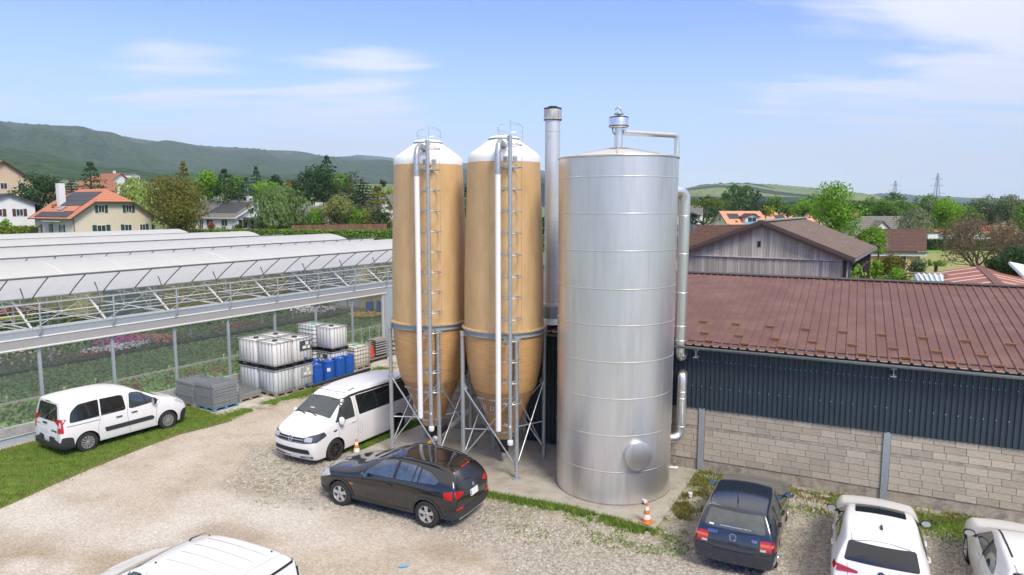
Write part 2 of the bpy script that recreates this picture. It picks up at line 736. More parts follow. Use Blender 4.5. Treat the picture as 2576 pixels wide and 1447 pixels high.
def build_yard():
    step = 0.16
    xs = np.arange(-22, 24, step); ys = np.arange(4.5, 40, step)
    X, Y = np.meshgrid(xs, ys, indexing='ij')
    Z = (fbm(X, Y, 0.35, 3, 5) - 0.5) * 0.05
    V = np.stack([X, Y, Z], -1).reshape(-1, 3)
    nx, ny = X.shape
    i, j = np.meshgrid(np.arange(nx - 1), np.arange(ny - 1), indexing='ij')
    F = np.stack([i * ny + j, (i + 1) * ny + j, (i + 1) * ny + j + 1, i * ny + j + 1], -1).reshape(-1, 4)
    m = bpy.data.materials.new('yard_gravel')
    m.use_nodes = True
    t = m.node_tree; t.nodes.clear(); L = t.links.new
    out = t.nodes.new('ShaderNodeOutputMaterial'); b = t.nodes.new('ShaderNodeBsdfPrincipled')
    b.inputs['Roughness'].default_value = 0.92
    b.inputs['Specular IOR Level'].default_value = 0.25
    L(b.outputs[0], out.inputs[0])
    geo = t.nodes.new('ShaderNodeNewGeometry'); pos = geo.outputs['Position']

    def noise(s, d=5, r=0.6):
        n = t.nodes.new('ShaderNodeTexNoise'); n.inputs['Scale'].default_value = s; n.inputs['Detail'].default_value = d
        n.inputs['Roughness'].default_value = r; L(pos, n.inputs['Vector']); return n.outputs[0]

    def rng(v, a, bb, c=0.0, d=1.0):
        n = t.nodes.new('ShaderNodeMapRange'); n.inputs['From Min'].default_value = a; n.inputs['From Max'].default_value = bb
        n.inputs['To Min'].default_value = c; n.inputs['To Max'].default_value = d; L(v, n.inputs[0]); return n.outputs[0]

    def mixc(f, a, bb, mode='MIX'):
        n = t.nodes.new('ShaderNodeMix'); n.data_type = 'RGBA'; n.blend_type = mode
        for s, v in (('Factor', f), ('A', a), ('B', bb)):
            if isinstance(v, (int, float)):
                n.inputs[s].default_value = v
            elif isinstance(v, tuple):
                n.inputs[s].default_value = (*v, 1)
            else:
                L(v, n.inputs[s])
        return n.outputs['Result']

    def attr(n_):
        n = t.nodes.new('ShaderNodeAttribute'); n.attribute_name = n_; return n.outputs['Fac']

    def mul(a, bb):
        n = t.nodes.new('ShaderNodeMath'); n.operation = 'MULTIPLY'
        for i_, v in enumerate((a, bb)):
            if isinstance(v, (int, float)):
                n.inputs[i_].default_value = v
            else:
                L(v, n.inputs[i_])
        return n.outputs[0]
    c = mixc(rng(noise(0.5), 0.35, 0.65), (0.42, 0.365, 0.295), (0.49, 0.445, 0.385))
    c = mixc(mul(rng(noise(1.1, 6), 0.52, 0.68), 0.55), c, (0.33, 0.27, 0.195))
    c = mixc(mul(attr('dirt'), 0.5), c, (0.265, 0.205, 0.135))
    c = mixc(mul(attr('pale'), 0.75), c, (0.58, 0.56, 0.52))
    vo = t.nodes.new('ShaderNodeTexVoronoi'); vo.inputs['Scale'].default_value = 26
    L(pos, vo.inputs['Vector'])
    sv = t.nodes.new('ShaderNodeSeparateColor'); L(vo.outputs['Color'], sv.inputs[0])
    fine = t.nodes.new('ShaderNodeHueSaturation'); L(c, fine.inputs['Color']); L(rng(sv.outputs[0], 0, 1, 0.80, 1.18), fine.inputs['Value'])
    c = fine.outputs[0]
    g2 = t.nodes.new('ShaderNodeHueSaturation'); L(c, g2.inputs['Color']); L(rng(noise(60, 3), 0.3, 0.7, 0.84, 1.16), g2.inputs['Value']); c = g2.outputs[0]
    # loose stony zones: darker gaps between stones
    vo2 = t.nodes.new('ShaderNodeTexVoronoi'); vo2.inputs['Scale'].default_value = 17; vo2.inputs['Randomness'].default_value = 1
    L(pos, vo2.inputs['Vector'])
    sv2 = t.nodes.new('ShaderNodeSeparateColor'); L(vo2.outputs['Color'], sv2.inputs[0])
    stone = mixc(sv2.outputs[1], (0.20, 0.175, 0.14), (0.50, 0.47, 0.42))
    c = mixc(mul(attr('loose'), 0.85), c, stone)
    mossn = rng(noise(2.6, 6, 0.7), 0.40, 0.58)
    mm = mul(attr('moss'), mossn)
    mcol = mixc(noise(7), (0.115, 0.10, 0.035), (0.175, 0.165, 0.06))
    c = mixc(mul(mm, rng(sv2.outputs[0], 0.0, 0.9, 1.0, 0.35)), c, mcol)
    L(c, b.inputs['Base Color'])
    bp = t.nodes.new('ShaderNodeBump'); bp.inputs['Strength'].default_value = 0.55; bp.inputs['Distance'].default_value = 0.03
    L(vo.outputs['Distance'], bp.inputs['Height']); bp.invert = True
    L(bp.outputs[0], b.inputs['Normal'])
    o = structure(npmesh('gravel_yard', V, F, m, smooth=True))
    me = o.data
    x, y = V[:, 0], V[:, 1]

    def att(name, val):
        a = me.attributes.new(name, 'FLOAT', 'POINT'); a.data.foreach_set('value', np.clip(val, 0, 1).astype(np.float32))
    wob = (fbm(x, y, 0.9, 4, 3) - 0.5) * 1.8
    loose = sstep(-0.5, 0.9, poly_sd(x, y, LOOSE) + wob)
    mossA = sstep(-0.4, 0.7, poly_sd(x, y, MOSS_A) + wob * 0.7)
    mossB = sstep(-0.4, 0.8, poly_sd(x, y, MOSS_B) + wob) * 0.55
    # strip along the slab and under the wall
    ws = (x - WA.x) * WN.x + (y - WA.y) * WN.y
    wall = sstep(-2.2, -0.3, ws + wob * 0.6) * (x > 4.5) * 0.6
    sl = sstep(1.1, 0.0, np.abs(poly_sd(x, y, SLAB)) + wob * 0.4) * 0.9
    s_g = (x - GA.x) * GN.x + (y - GA.y) * GN.y; t_g = (x - GA.x) * GT.x + (y - GA.y) * GT.y
    band = sstep(0.9, 0.2, np.abs(s_g + 3.45) + wob * 0.3) * (t_g > 5)
    att('loose', loose)
    att('moss', np.maximum.reduce([mossA, mossB, wall, sl, band]))
    dirt = np.zeros_like(x)
    for (u, v, r, e) in ((590, 1340, 0.75, 2.0), (545, 1335, .5, 2.2), (385, 1430, 1.3, 1.6), (480, 1422, .6, 1.5), (30, 1370, 1.0, 2.4), (170, 1262, .5, 2.2), (640, 1240, .4, 2), (430, 1395, .5, 2), (305, 1420, .8, 1.8), (140, 1350, .5, 2), (745, 1110, .4, 2), (1120, 1390, .6, 2.0)):
        c_ = G(u, v)
        dx = x - c_.x; dy = y - c_.y
        a = radians(-25)
        q = np.hypot((dx * cos(a) + dy * sin(a)) / e, -dx * sin(a) + dy * cos(a)) / r
        dirt = np.maximum(dirt, sstep(1.1, 0.35, q + wob * 0.35))
    # wheel tracks along the drive
    d1 = (x - G(200, 1300).x) * 0.447 + (y - G(200, 1300).y) * 0.894 * 0
    att('dirt', dirt)
    pale = np.zeros_like(x)
    for (u, v, r, e) in ((400, 1345, .8, 1.6), (470, 1315, .5, 1.5), (540, 1305, .4, 1.4), (120, 1300, 1.3, 3.0), (60, 1425, .5, 1.5), (150, 1432, .4, 1.4), (700, 1300, 1.2, 2.5), (330, 1372, .4, 2)):
        c_ = G(u, v); dx = x - c_.x; dy = y - c_.y; a = radians(-25)
        q = np.hypot((dx * cos(a) + dy * sin(a)) / e, -dx * sin(a) + dy * cos(a)) / r
        pale = np.maximum(pale, sstep(1.2, 0.2, q + wob * 0.5) * 0.8)
    att('pale', pale)


build_yard()


# ---- loose stones lying on the yard
def build_stones():
    pts = scatter_in(LOOSE, 46000)
    keep = (pts[:, 1] > 8) & (pts[:, 0] < 16.5) & (poly_sd(pts[:, 0], pts[:, 1], SLAB) < -0.02)
    dens = fbm(pts[:, 0], pts[:, 1], 0.7, 3, 9)
    keep &= NR.random(len(pts)) < np.clip((dens - 0.28) * 2.6, 0.15, 1)
    ws = (pts[:, 0] - WA.x) * WN.x + (pts[:, 1] - WA.y) * WN.y
    keep &= ws < -0.06
    pts = pts[keep]
    n = len(pts)
    base = np.array([(1, 0, 0), (0, 1, 0), (-1, 0, 0), (0, -1, 0), (0, 0, 0.7), (0.3, 0.3, -0.5)], float)
    tri = np.array([(0, 1, 4), (1, 2, 4), (2, 3, 4), (3, 0, 4)])
    r = NR.gamma(3.0, 0.0075, n) + 0.008
    r = np.clip(r, 0.01, 0.07)
    a = NR.uniform(0, 2 * pi, n)
    V = np.repeat(base[None], n, 0) * (1 + NR.uniform(-.35, .35, (n, 6, 3))) * r[:, None, None]
    V[:, :, 0] *= NR.uniform(0.8, 1.4, n)[:, None]
    ca, sa = np.cos(a)[:, None], np.sin(a)[:, None]
    x = V[:, :, 0] * ca - V[:, :, 1] * sa; y = V[:, :, 0] * sa + V[:, :, 1] * ca
    V[:, :, 0] = x + pts[:, 0][:, None]; V[:, :, 1] = y + pts[:, 1][:, None]
    V[:, :, 2] += 0.004 + (fbm(pts[:, 0], pts[:, 1], 0.35, 3, 5) - 0.5)[:, None] * 0.05
    F = (tri[None] + (np.arange(n) * 6)[:, None, None]).reshape(-1, 3)
    m = M('stone_mix', (0.40, 0.375, 0.33), rough=0.9, var=0.42, scale=9, detail=2, col2=(0.27, 0.235, 0.185), world=True)
    stuff(npmesh('loose_stones', V.reshape(-1, 3), F, m), 'loose pale gravel stones lying on the yard', 'gravel')


build_stones()


# ---- grass
GRASS = M('grass_blade', (0.175, 0.30, 0.045), rough=0.75, var=0.35, scale=1.6, col2=(0.25, 0.32, 0.07), trans=0.3, world=True, spec=0.25)
GRASS_DRY = M('grass_dry', (0.30, 0.27, 0.095), rough=0.85, var=0.35, scale=2.2, col2=(0.16, 0.20, 0.05), trans=0.25, world=True, spec=0.2)


def blades(name, pts, hmin, hmax, mat, label, w=0.012, lean=0.6, z=0.0, cat='grass', keep_z=None):
    n = len(pts)
    h = NR.uniform(hmin, hmax, n)
    a = NR.uniform(0, 2 * pi, n); b = NR.uniform(0, 2 * pi, n); l = NR.uniform(0.1, lean, n) * h
    ww = w * NR.uniform(0.7, 1.5, n)
    zz = np.full(n, z) if keep_z is None else keep_z
    p0 = np.stack([pts[:, 0] + np.cos(a) * ww, pts[:, 1] + np.sin(a) * ww, zz], 1)
    p1 = np.stack([pts[:, 0] - np.cos(a) * ww, pts[:, 1] - np.sin(a) * ww, zz], 1)
    p2 = np.stack([pts[:, 0] + np.cos(b) * l, pts[:, 1] + np.sin(b) * l, zz + h], 1)
    V = np.stack([p0, p1, p2], 1).reshape(-1, 3)
    F = np.arange(3 * n).reshape(-1, 3)
    return stuff(npmesh(name, V, F, mat), label, cat)


VERGE = [gh(-6, -6.6), gh(-2.07, -5.43), gh(-0.33, -4.79), gh(1.67, -4.22), gh(3.97, -3.77), gh(5.13, -3.95), gh(5.95, -4.0), gh(6.16, -3.1), gh(6.3, -0.3), gh(-6, -0.3)]
sheet('grass_verge', VERGE, M('verge_soil', (0.12, 0.17, 0.04), rough=0.95, var=0.3, scale=3, col2=(0.14, 0.12, 0.06), world=True), 0.012)
vp = scatter_in(VERGE, 90000)
edge = poly_sd(vp[:, 0], vp[:, 1], VERGE)
k = (NR.random(len(vp)) < np.clip(0.3 + edge / 0.5, 0.2, 1)) & (np.hypot(vp[:, 0], vp[:, 1]) < 32)
blades('verge_grass', vp[k], 0.03, 0.10, GRASS, 'green uncut grass under the white people carrier', w=0.011)
rag = scatter_in(VERGE, 20000)
e2 = poly_sd(rag[:, 0], rag[:, 1], VERGE)
rag = rag[e2 < 0.45]
rag = rag + NR.normal(0, 0.10, rag.shape)
blades('verge_edge_grass', rag, 0.03, 0.10, GRASS_DRY, 'dry ragged grass along the edge of the gravel drive', w=0.012, lean=1.2)


def along(line, n, spread):
    line = [Vector((p[0], p[1])) for p in line]
    seg = [(line[i + 1] - line[i]).length for i in range(len(line) - 1)]
    pr = np.array(seg) / sum(seg)
    idx = NR.choice(len(seg), n, p=pr)
    t = NR.random(n)
    a = np.array([(p.x, p.y) for p in line])
    q = a[idx] * (1 - t)[:, None] + a[idx + 1] * t[:, None]
    return q + NR.normal(0, spread, (n, 2))


def clumped(pts, s=1.3, thr=0.5, seed=2):
    return pts[fbm(pts[:, 0], pts[:, 1], s, 3, seed) > thr]


LINE_SLAB = [(-0.9, 18.33), (1.65, 17.22), (3.45, 16.02)]
t_ = clumped(along(LINE_SLAB, 12000, 0.15), 1.5, 0.33)
t_ = t_[poly_sd(t_[:, 0], t_[:, 1], SLAB) < -0.03]
blades('slab_weeds', t_, 0.04, 0.18, GRASS, 'green weeds growing along the front edge of the concrete slab', w=0.013, lean=0.7)
t_ = clumped(along([(-5.35, 20.9), (-3.1, 24.45)], 9000, 0.20), 1.2, 0.36) + np.array([-0.3, 0.15])
t_ = t_[poly_sd(t_[:, 0], t_[:, 1], SLAB) < 0]
blades('slab_side_grass', t_, 0.05, 0.16, GRASS, 'grass strip between the camper van and the slab', w=0.012)
t_ = clumped(along([wl(0.05, -0.35), wl(12, -0.35)], 16000, 0.34), 1.1, 0.50, 5)
q_ = (t_[:, 0] - WA.x) * WN.x + (t_[:, 1] - WA.y) * WN.y
t_ = t_[q_ < -0.08]
blades('wall_weeds', t_, 0.02, 0.11, GRASS_DRY, 'dry weeds at the foot of the block wall', w=0.013, lean=0.9)
t_ = clumped(along([wl(0.05, -0.9), wl(12, -1.1)], 26000, 0.45), 0.9, 0.52, 8)
q_ = (t_[:, 0] - WA.x) * WN.x + (t_[:, 1] - WA.y) * WN.y
t_ = t_[q_ < -0.1]
blades('wall_grass', t_, 0.03, 0.10, GRASS, 'low grass in front of the block wall between the parked cars', w=0.013, lean=1.0)
t_ = clumped(scatter_in(MOSS_B, 16000), 2.6, 0.55, 11)
t_ = t_[NR.random(len(t_)) < .5]
blades('yard_tufts', t_, 0.015, 0.06, GRASS, 'small green tufts growing between the stones', w=0.014, lean=1.2)
t_ = clumped(along([(3.6, 16.1), (5.6, 19.7)], 7000, 0.16), 1.4, 0.5, 3) + np.array([0.22, -0.1])
blades('slab_end_weeds', t_, 0.03, 0.13, GRASS_DRY, 'brown weeds along the side edge of the slab near the dark hatchback', w=0.012, lean=1.0)
t_ = clumped(along([gh(6.0, -3.4), gh(12, -3.3), gh(16, -2.9)], 14000, 0.22), 1.1, 0.46, 6)
blades('drive_edge_grass', t_, 0.03, 0.12, GRASS, 'grass band along the concrete strip by the white tanks', w=0.013, lean=1.0)
# dandelions and daisies in the verge
fl = MB()
for u, v in ((602, 1090), (460, 1122), (590, 1121), (605, 1124)):
    q = G(u * 1.0, v * 1.0 - 6)
    fl.lathe([(0.028, 0.0), (0.03, 0.012), (0.001, 0.02)], 8, (q.x, q.y, 0.11))
stuff(fl.build('dandelions', M('dandelion', (0.75, 0.55, 0.02), var=0.1)), 'yellow dandelions in the verge', 'flowers')

# ---- concrete strip beside the greenhouse and slab for the silos
CONC = M('concrete_slab_mat', (0.40, 0.375, 0.325), rough=0.85, var=0.12, scale=1.1, col2=(0.29, 0.255, 0.20), bump=0.15, bscale=40, world=True, c2lo=0.5, c2hi=0.72)
CONC2 = M('concrete_strip_mat', (0.50, 0.48, 0.43), rough=0.85, var=0.12, scale=1.5, col2=(0.38, 0.35, 0.30), bump=0.15, bscale=40, world=True)
sheet('concrete_slab', SLAB, CONC, 0.05, 0.30)
sheet('concrete_strip', [gh(6.0, -3.2), gh(9, -2.95), gh(12, -2.85), gh(18.5, -2.55), gh(18.5, -0.12), gh(6.3, -0.12)], CONC2, 0.025, 0.15)


# ================================================================== STORAGE HALL
GALV = M('galvanised', (0.46, 0.49, 0.50), rough=0.42, metal=0.55, var=0.16, scale=14, col2=(0.36, 0.39, 0.41))
GALV_D = M('galvanised_dull', (0.36, 0.40, 0.42), rough=0.55, metal=0.3, var=0.15, scale=9)
ALU = M('aluminium_sheet', (0.74, 0.72, 0.69), rough=0.38, metal=0.88, var=0.05, scale=2.2, bump=0.05, bscale=220, aniso=(1, 1, 0.12), col2=(0.62, 0.60, 0.565), c2lo=.48, c2hi=.72)
ALU_PIPE = M('aluminium_pipe', (0.78, 0.77, 0.745), rough=0.30, metal=0.9, var=0.05, scale=8)
BLOCK = M('concrete_block', (0.50, 0.44, 0.345), rough=0.92, var=0.16, scale=5, col2=(0.42, 0.36, 0.27), rnd=0.15, bump=0.35, bscale=70)
MORTAR = M('mortar_wall', (0.25, 0.225, 0.185), rough=0.95, var=0.25, scale=4, bump=0.3, bscale=60)
CLAD = M('slate_blue_cladding', (0.034, 0.054, 0.070), rough=0.45, var=0.10, scale=1.2, spec=0.4)
ROOF = M('maroon_roof_sheet', (0.150, 0.078, 0.066), rough=0.6, var=0.10, scale=0.9, col2=(0.185, 0.105, 0.087), spec=0.25, detail=7)
ROOF_DK = M('ridge_flashing', (0.055, 0.040, 0.037), rough=0.5, var=0.15)
ZINC = M('zinc_gutter', (0.26, 0.285, 0.30), rough=0.4, metal=0.5, var=0.15, scale=5)
RUST = M('rusty_bracket', (0.28, 0.13, 0.045), rough=0.7, var=0.3, scale=20, col2=(0.17, 0.085, 0.04))
BLACK = M('black_plastic', (0.018, 0.018, 0.02), rough=0.5, var=0.1)
WHITE = M('white_paint', (0.78, 0.78, 0.77), rough=0.35, var=0.04)

hall = thing('storage_hall', 'long hall with maroon ribbed metal roof, dark blue cladding and block base', 'building', WA, W_ANG)
# local frame of the hall: x along the wall, y into the building
T0, T1 = -9.7, 10.2
EAVE_S, EAVE_Z, RIDGE_S, RIDGE_Z = -0.36, 3.92, 8.0, 5.24
m_ = MB()
m_.box(((T0 - 5.85) / 2, 0.12, 0.98), (-5.85 - T0, 0.2, 1.94))
m_.box(((-3.0 + T1) / 2, 0.12, 0.98), (T1 + 3.0, 0.2, 1.94))
m_.build('mortar_wall', MORTAR, hall)
f_ = MB()
f_.box(((T0 - 5.85) / 2, 0.02, 0.17), (-5.85 - T0, 0.06, 0.33))
f_.box(((-3.0 + T1) / 2, 0.02, 0.17), (T1 + 3.0, 0.06, 0.33))
f_.box(((T0 - 5.85) / 2, 0.0, 1.335), (-5.85 - T0, 0.05, 0.085))
f_.box(((-3.0 + T1) / 2, 0.0, 1.335), (T1 + 3.0, 0.05, 0.085))
f_.build('concrete_band', M('poured_concrete', (0.40, 0.355, 0.28), rough=0.95, var=0.25, scale=3, col2=(0.25, 0.225, 0.185), bump=0.4, bscale=40), hall)
bme = box_mesh('block', BLOCK)
bzs = [1.95 - 0.095 - 0.19 * i for i in range(3)] + [1.29 - 0.095 - 0.19 * i for i in range(5)]
for seg in ((T0 + 0.1, -5.87), (-2.98, -0.09), (0.09, 4.81), (4.99, 8.9)):
    for r_, bz in enumerate(bzs):
        x = seg[0]
        first = True
        while x < seg[1] - 0.03:
            l = 0.49
            if first and r_ % 2:
                l = 0.245
            elif RNG.random() < 0.09:
                l = RNG.choice((0.37, 0.13, 0.30))
            first = False
            l = min(l, seg[1] - x)
            if seg[1] - x - l < 0.06:
                l = seg[1] - x
            if l > 0.04:
                inst(bme, 'block', hall, (x + l / 2, -0.006 + RNG.uniform(-.004, .003), bz), (0, 0, RNG.uniform(-.004, .004)), (l - 0.011, 0.05, 0.179))
            x += l
# hall posts in the wall
pm = MB().box((0, 0, 0.985), (0.17, 0.10, 1.93))
for x in (0.0, 4.90, -9.75):
    pm2 = MB().box((x, -0.01, 0.985), (0.17, 0.12, 1.93))
    pm2.build('wall_post', GALV_D, hall)
# cladding: trapezoid sheet
def corrugate(x0, x1, z0, z1, y, period=0.135, depth=0.032):
    b = MB()
    n = int((x1 - x0) / period)
    prof = []
    for i in range(n):
        x = x0 + i * period
        prof += [(x, y), (x + period * .52, y), (x + period * .62, y + depth), (x + period * .90, y + depth)]
    prof.append((x0 + n * period, y))
    vs = [(p[0], p[1], z0) for p in prof] + [(p[0], p[1], z1) for p in prof]
    k = len(prof)
    return b.add(vs, [(i, i + 1, k + i + 1, k + i) for i in range(k - 1)])


corrugate(T0 - 0.06, T1, 1.935, 4.0, -0.075).build('cladding', CLAD, hall)
corrugate(-5.85, -3.0, 0.06, 1.93, -0.04).build('sliding_door', CLAD, hall)
sc_ = MB()
for zrow, stp in ((2.62, 0.27), (3.42, 0.135)):
    x = -0.3
    while x < 9:
        sc_.box((x, -0.082, zrow), (0.016, 0.014, 0.016))
        x += stp * (2 if RNG.random() < .12 else 1)
stuff(sc_.build('cladding_screws', M('screw_zinc', (0.75, 0.76, 0.77), rough=0.4, var=0), hall))
# side wall and back so that the hall is closed
q_ = MB()
q_.box((T0 + 0.02, 8.1, 1.95), (0.12, 16.0, 3.9))
q_.box(((T0 + T1) / 2, 16.2, 1.95), (T1 - T0, 0.12, 3.9))
q_.build('rear_wall', CLAD, hall)
g_ = MB().add([(T0 + .02, 0, 3.9), (T0 + .02, 16.2, 3.9), (T0 + .02, RIDGE_S, 5.2)], [(0, 1, 2)])
g_.build('gable_panel', CLAD, hall)


def ribbed_roof(name, x0, x1, sa, za, sb, zb, mat, parent, period=0.2536, off=-0.51, rib=0.034):
    prof = []
    k0 = math.ceil((x0 - off) / period)
    x = off + k0 * period
    prof.append((x0, 0))
    while x < x1 - 0.06:
        prof += [(x - 0.040, 0), (x - 0.018, rib), (x + 0.018, rib), (x + 0.040, 0), (x + 0.105, 0.0), (x + .111, 0.004), (x + .125, 0.004), (x + .131, 0)]
        x += period
    prof.append((x1, 0))
    n = 8
    vs = []
    for j in range(n + 1):
        f = j / n
        for p in prof:
            vs.append((p[0], sa + (sb - sa) * f, za + (zb - za) * f + p[1]))
    k = len(prof)
    fs = [(j * k + i, j * k + i + 1, (j + 1) * k + i + 1, (j + 1) * k + i) for j in range(n) for i in range(k - 1)]
    return MB().add(vs, fs).build(name, mat, parent)


ribbed_roof('roof_sheet', T0 - 0.25, T1, EAVE_S, EAVE_Z, RIDGE_S, RIDGE_Z, ROOF, hall)
ribbed_roof('roof_sheet', T0 - 0.25, T1, 16.5, EAVE_Z, RIDGE_S, RIDGE_Z, ROOF, hall)
sl = (RIDGE_Z - EAVE_Z) / (RIDGE_S - EAVE_S)
b = MB()
b.bar((T0 - .27, RIDGE_S - 0.10, RIDGE_Z + 0.035), (T1, RIDGE_S - 0.10, RIDGE_Z + 0.035), 0.24, 0.035, up=(0, -sl, 1))
b.bar((T0 - .27, RIDGE_S + 0.13, RIDGE_Z + 0.035), (T1, RIDGE_S + 0.13, RIDGE_Z + 0.035), 0.24, 0.035, up=(0, sl, 1))
b.build('ridge_cap', ROOF_DK, hall)
# lichen-stained eave edge of the sheets
b = MB()
x = -0.51 - 36 * 0.2536
while x < T1 - .3:
    b.slab([(x + 0.046, EAVE_S - 0.004, EAVE_Z + 0.003), (x + 0.207, EAVE_S - 0.004, EAVE_Z + 0.003), (x + 0.207, EAVE_S + 0.035, EAVE_Z + .010), (x + 0.046, EAVE_S + 0.035, EAVE_Z + 0.010)], 0.012)
    x += 0.2536
stuff(b.build('eave_edge', M('lichen_edge', (0.36, 0.27, 0.17), rough=0.9, var=0.4, scale=16, col2=(0.22, 0.12, 0.10)), hall))
# snow guards
SG = MB().box((0, 0, 0.05), (0.25, 0.045, 0.012)).box((0, -0.02, 0.026), (0.25, 0.010, 0.045)).box((0, .028, .036), (.22, .03, .006))
gm = None
for row, (k0, s_) in enumerate(((2, -0.06), (1, 0.60), (0, 1.68))):
    for c in range(-2, 11):
        x = -0.51 + 0.2536 * (k0 + 4 * c + 0.5)
        if x < T0 or x > T1 - .3:
            continue
        z = EAVE_Z + (s_ - EAVE_S) * sl + 0.03
        if gm is None:
            o = SG.build('snow_guard', RUST, hall, loc=(x, s_, z)); gm = o.data
        else:
            inst(gm, 'snow_guard', hall, (x, s_, z), (math.atan(sl), 0, RNG.uniform(-.015, .015)))
# gutter
prof = [(-pi * 1.02 + pi * i / 8) for i in range(9)]
vs = []; fs = []
for xx in (T0 - 0.3, T1):
    for a in prof:
        vs.append((xx, EAVE_S - 0.055 + 0.075 * cos(a), EAVE_Z - 0.055 + 0.075 * sin(a)))
fs = [(i, i + 1, 9 + i + 1, 9 + i) for i in range(8)]
gb = MB().add(vs, fs)
gb.bar((T0 - .3, EAVE_S - 0.13, EAVE_Z - 0.048), (T1, EAVE_S - 0.13, EAVE_Z - 0.048), 0.016, 0.016)
gut = gb.build('rain_gutter', ZINC, hall, smooth=True)
x = -8.9
while x < T1:
    gbk = MB()
    gbk.tube([(x, EAVE_S - 0.055 + 0.081 * cos(a), EAVE_Z - 0.055 + 0.081 * sin(a)) for a in prof], 0.011, 5)
    gbk.build('gutter_bracket', ZINC, gut)
    x += 0.77
for x in (-0.20, 4.93, -5.3):
    be = MB()
    be.box((x, -0.21, 3.74), (0.14, 0.28, 0.012)).box((x, -0.21, 3.54), (0.14, 0.28, 0.012)).box((x, -0.21, 3.64), (0.012, 0.28, 0.19))
    be.build('beam_end', M('beam_white', (0.55, 0.57, 0.56), rough=0.5, var=0.1), hall)

# ================================================================== METAL TANK
TC = Vector((2.915, 19.03, 0))
TR = 1.62
tank = thing('storage_tank', 'tall silver cylindrical metal tank with ringed seams and a conical top', 'tank', TC)
b = MB().lathe([(TR + 0.004, 0.07), (TR, 0.09), (TR, 9.28)], 96)
b.build('shell', ALU, tank, smooth=True)
MB().lathe([(TR + 0.02, 0.0), (TR + 0.03, 0.055), (TR - 0.05, 0.065)], 64).build('base_ring', M('tank_foot', (0.27, 0.22, 0.17), rough=0.9, var=0.4, scale=6), tank)
for z in (8.74, 7.80, 6.84, 5.85, 4.90, 3.93, 2.95, 1.95, 0.95):
    MB().lathe([(TR + 0.001, z - .016), (TR + 0.011, z - 0.009), (TR + 0.011, z + 0.009), (TR + 0.001, z + 0.016)], 96).build('seam_band', ALU_PIPE, tank, smooth=True)
# vertical lap joints of the sheets, staggered
b = MB()
for i, z in enumerate((0.09, 0.95, 1.95, 2.95, 3.93, 4.90, 5.85, 6.84, 7.80, 8.74)):
    z1 = (0.95, 1.95, 2.95, 3.93, 4.90, 5.85, 6.84, 7.80, 8.74, 9.27)[i]
    for k in range(6):
        a = radians(-86 + 62 * k + (i % 2) * 31 + i * 3)
        MB().box((TR * cos(a), TR * sin(a), (z + z1) / 2), (0.006, 0.012, z1 - z - .03), a).build('lap_joint', ALU_PIPE, tank)
MB().lathe([(TR + 0.02, 9.25), (TR + 0.03, 9.28), (TR + 0.02, 9.30)], 96).build('rim', ALU_PIPE, tank, smooth=True)
MB().lathe([(TR + 0.02, 9.295), (0.3, 9.53), (0.0, 9.54)], 64).build('cone_roof', M('tank_roof_paint', (0.62, 0.61, 0.57), rough=0.5, metal=0.3, var=0.08, scale=3), tank, smooth=True)
for k in range(9):
    a = radians(-100 + 40 * k)
    MB().bar((TR * 1.005 * cos(a), TR * 1.005 * sin(a), 9.305), (0.3 * cos(a), 0.3 * sin(a), 9.54), 0.03, 0.04).build('roof_rib', ALU_PIPE, tank)
MB().lathe([(0.33, 9.53), (0.33, 9.55), (0.0, 9.56)], 32).build('roof_flange', RUST, tank)
vent = MB().lathe([(0.115, 9.5), (0.115, 10.11)], 24).build('vent_stack', ALU_PIPE, tank, smooth=True)
MB().lathe([(0.10, 10.10), (0.255, 10.115), (0.265, 10.13), (0.265, 10.36), (0.255, 10.385), (0.06, 10.40)], 28).build('vent_drum', ALU_PIPE, vent, smooth=30)
MB().lathe([(0.268, 10.135), (0.275, 10.145), (0.268, 10.165)], 28).build('drum_seal', BLACK, vent)
MB().lathe([(0.262, 10.36), (0.268, 10.385), (0.24, 10.40)], 28).build('drum_seal', BLACK, vent)
MB().lathe([(0.05, 10.38), (0.05, 10.46), (0.13, 10.46), (0.13, 10.50), (0.06, 10.51), (0.05, 10.53), (0, 10.53)], 16).build('cap_valve', GALV, vent)
MB().tube([(0.05, 0, 10.52), (0.05, 0, 10.60), (0.0, 0, 10.66), (-0.07, 0, 10.64), (-0.11, 0, 10.58)], [0.03, 0.03, 0.028, 0.024, 0.018], 10).build('bent_spout', GALV, vent, smooth=True)
MB().tube([(-0.11, -.05, 9.93), (-0.16, -.06, 9.97), (-0.19, -.06, 10.20)], 0.014, 6).build('valve_lever', BLACK, vent)


def elbow(p, c1, q, n=8):
    """quarter bend between three points"""
    p, c1, q = Vector(p), Vector(c1), Vector(q)
    return [p * (1 - t) ** 2 + c1 * 2 * t * (1 - t) + q * t * t for t in [i / n for i in range(n + 1)]]


# thin pipe from the vent over the roof and down the far side
ax, ay = 1.83, 0.95
pts = [Vector((0.1, 0, 9.99))] + elbow((ax - .12, ay - .06, 10.0), (ax, ay, 10.0), (ax, ay, 9.86)) + [Vector((ax, ay, 8.9)), Vector((ax, ay, 1.45))]
MB().tube(pts, 0.075, 14).build('overflow_pipe', ALU_PIPE, tank, smooth=True)
for z in (9.6,):
    MB().lathe([(0.077, z - .01), (0.083, z), (0.077, z + .01)], 16, (ax, ay, 0)).build('pipe_seam', ALU_PIPE, tank)
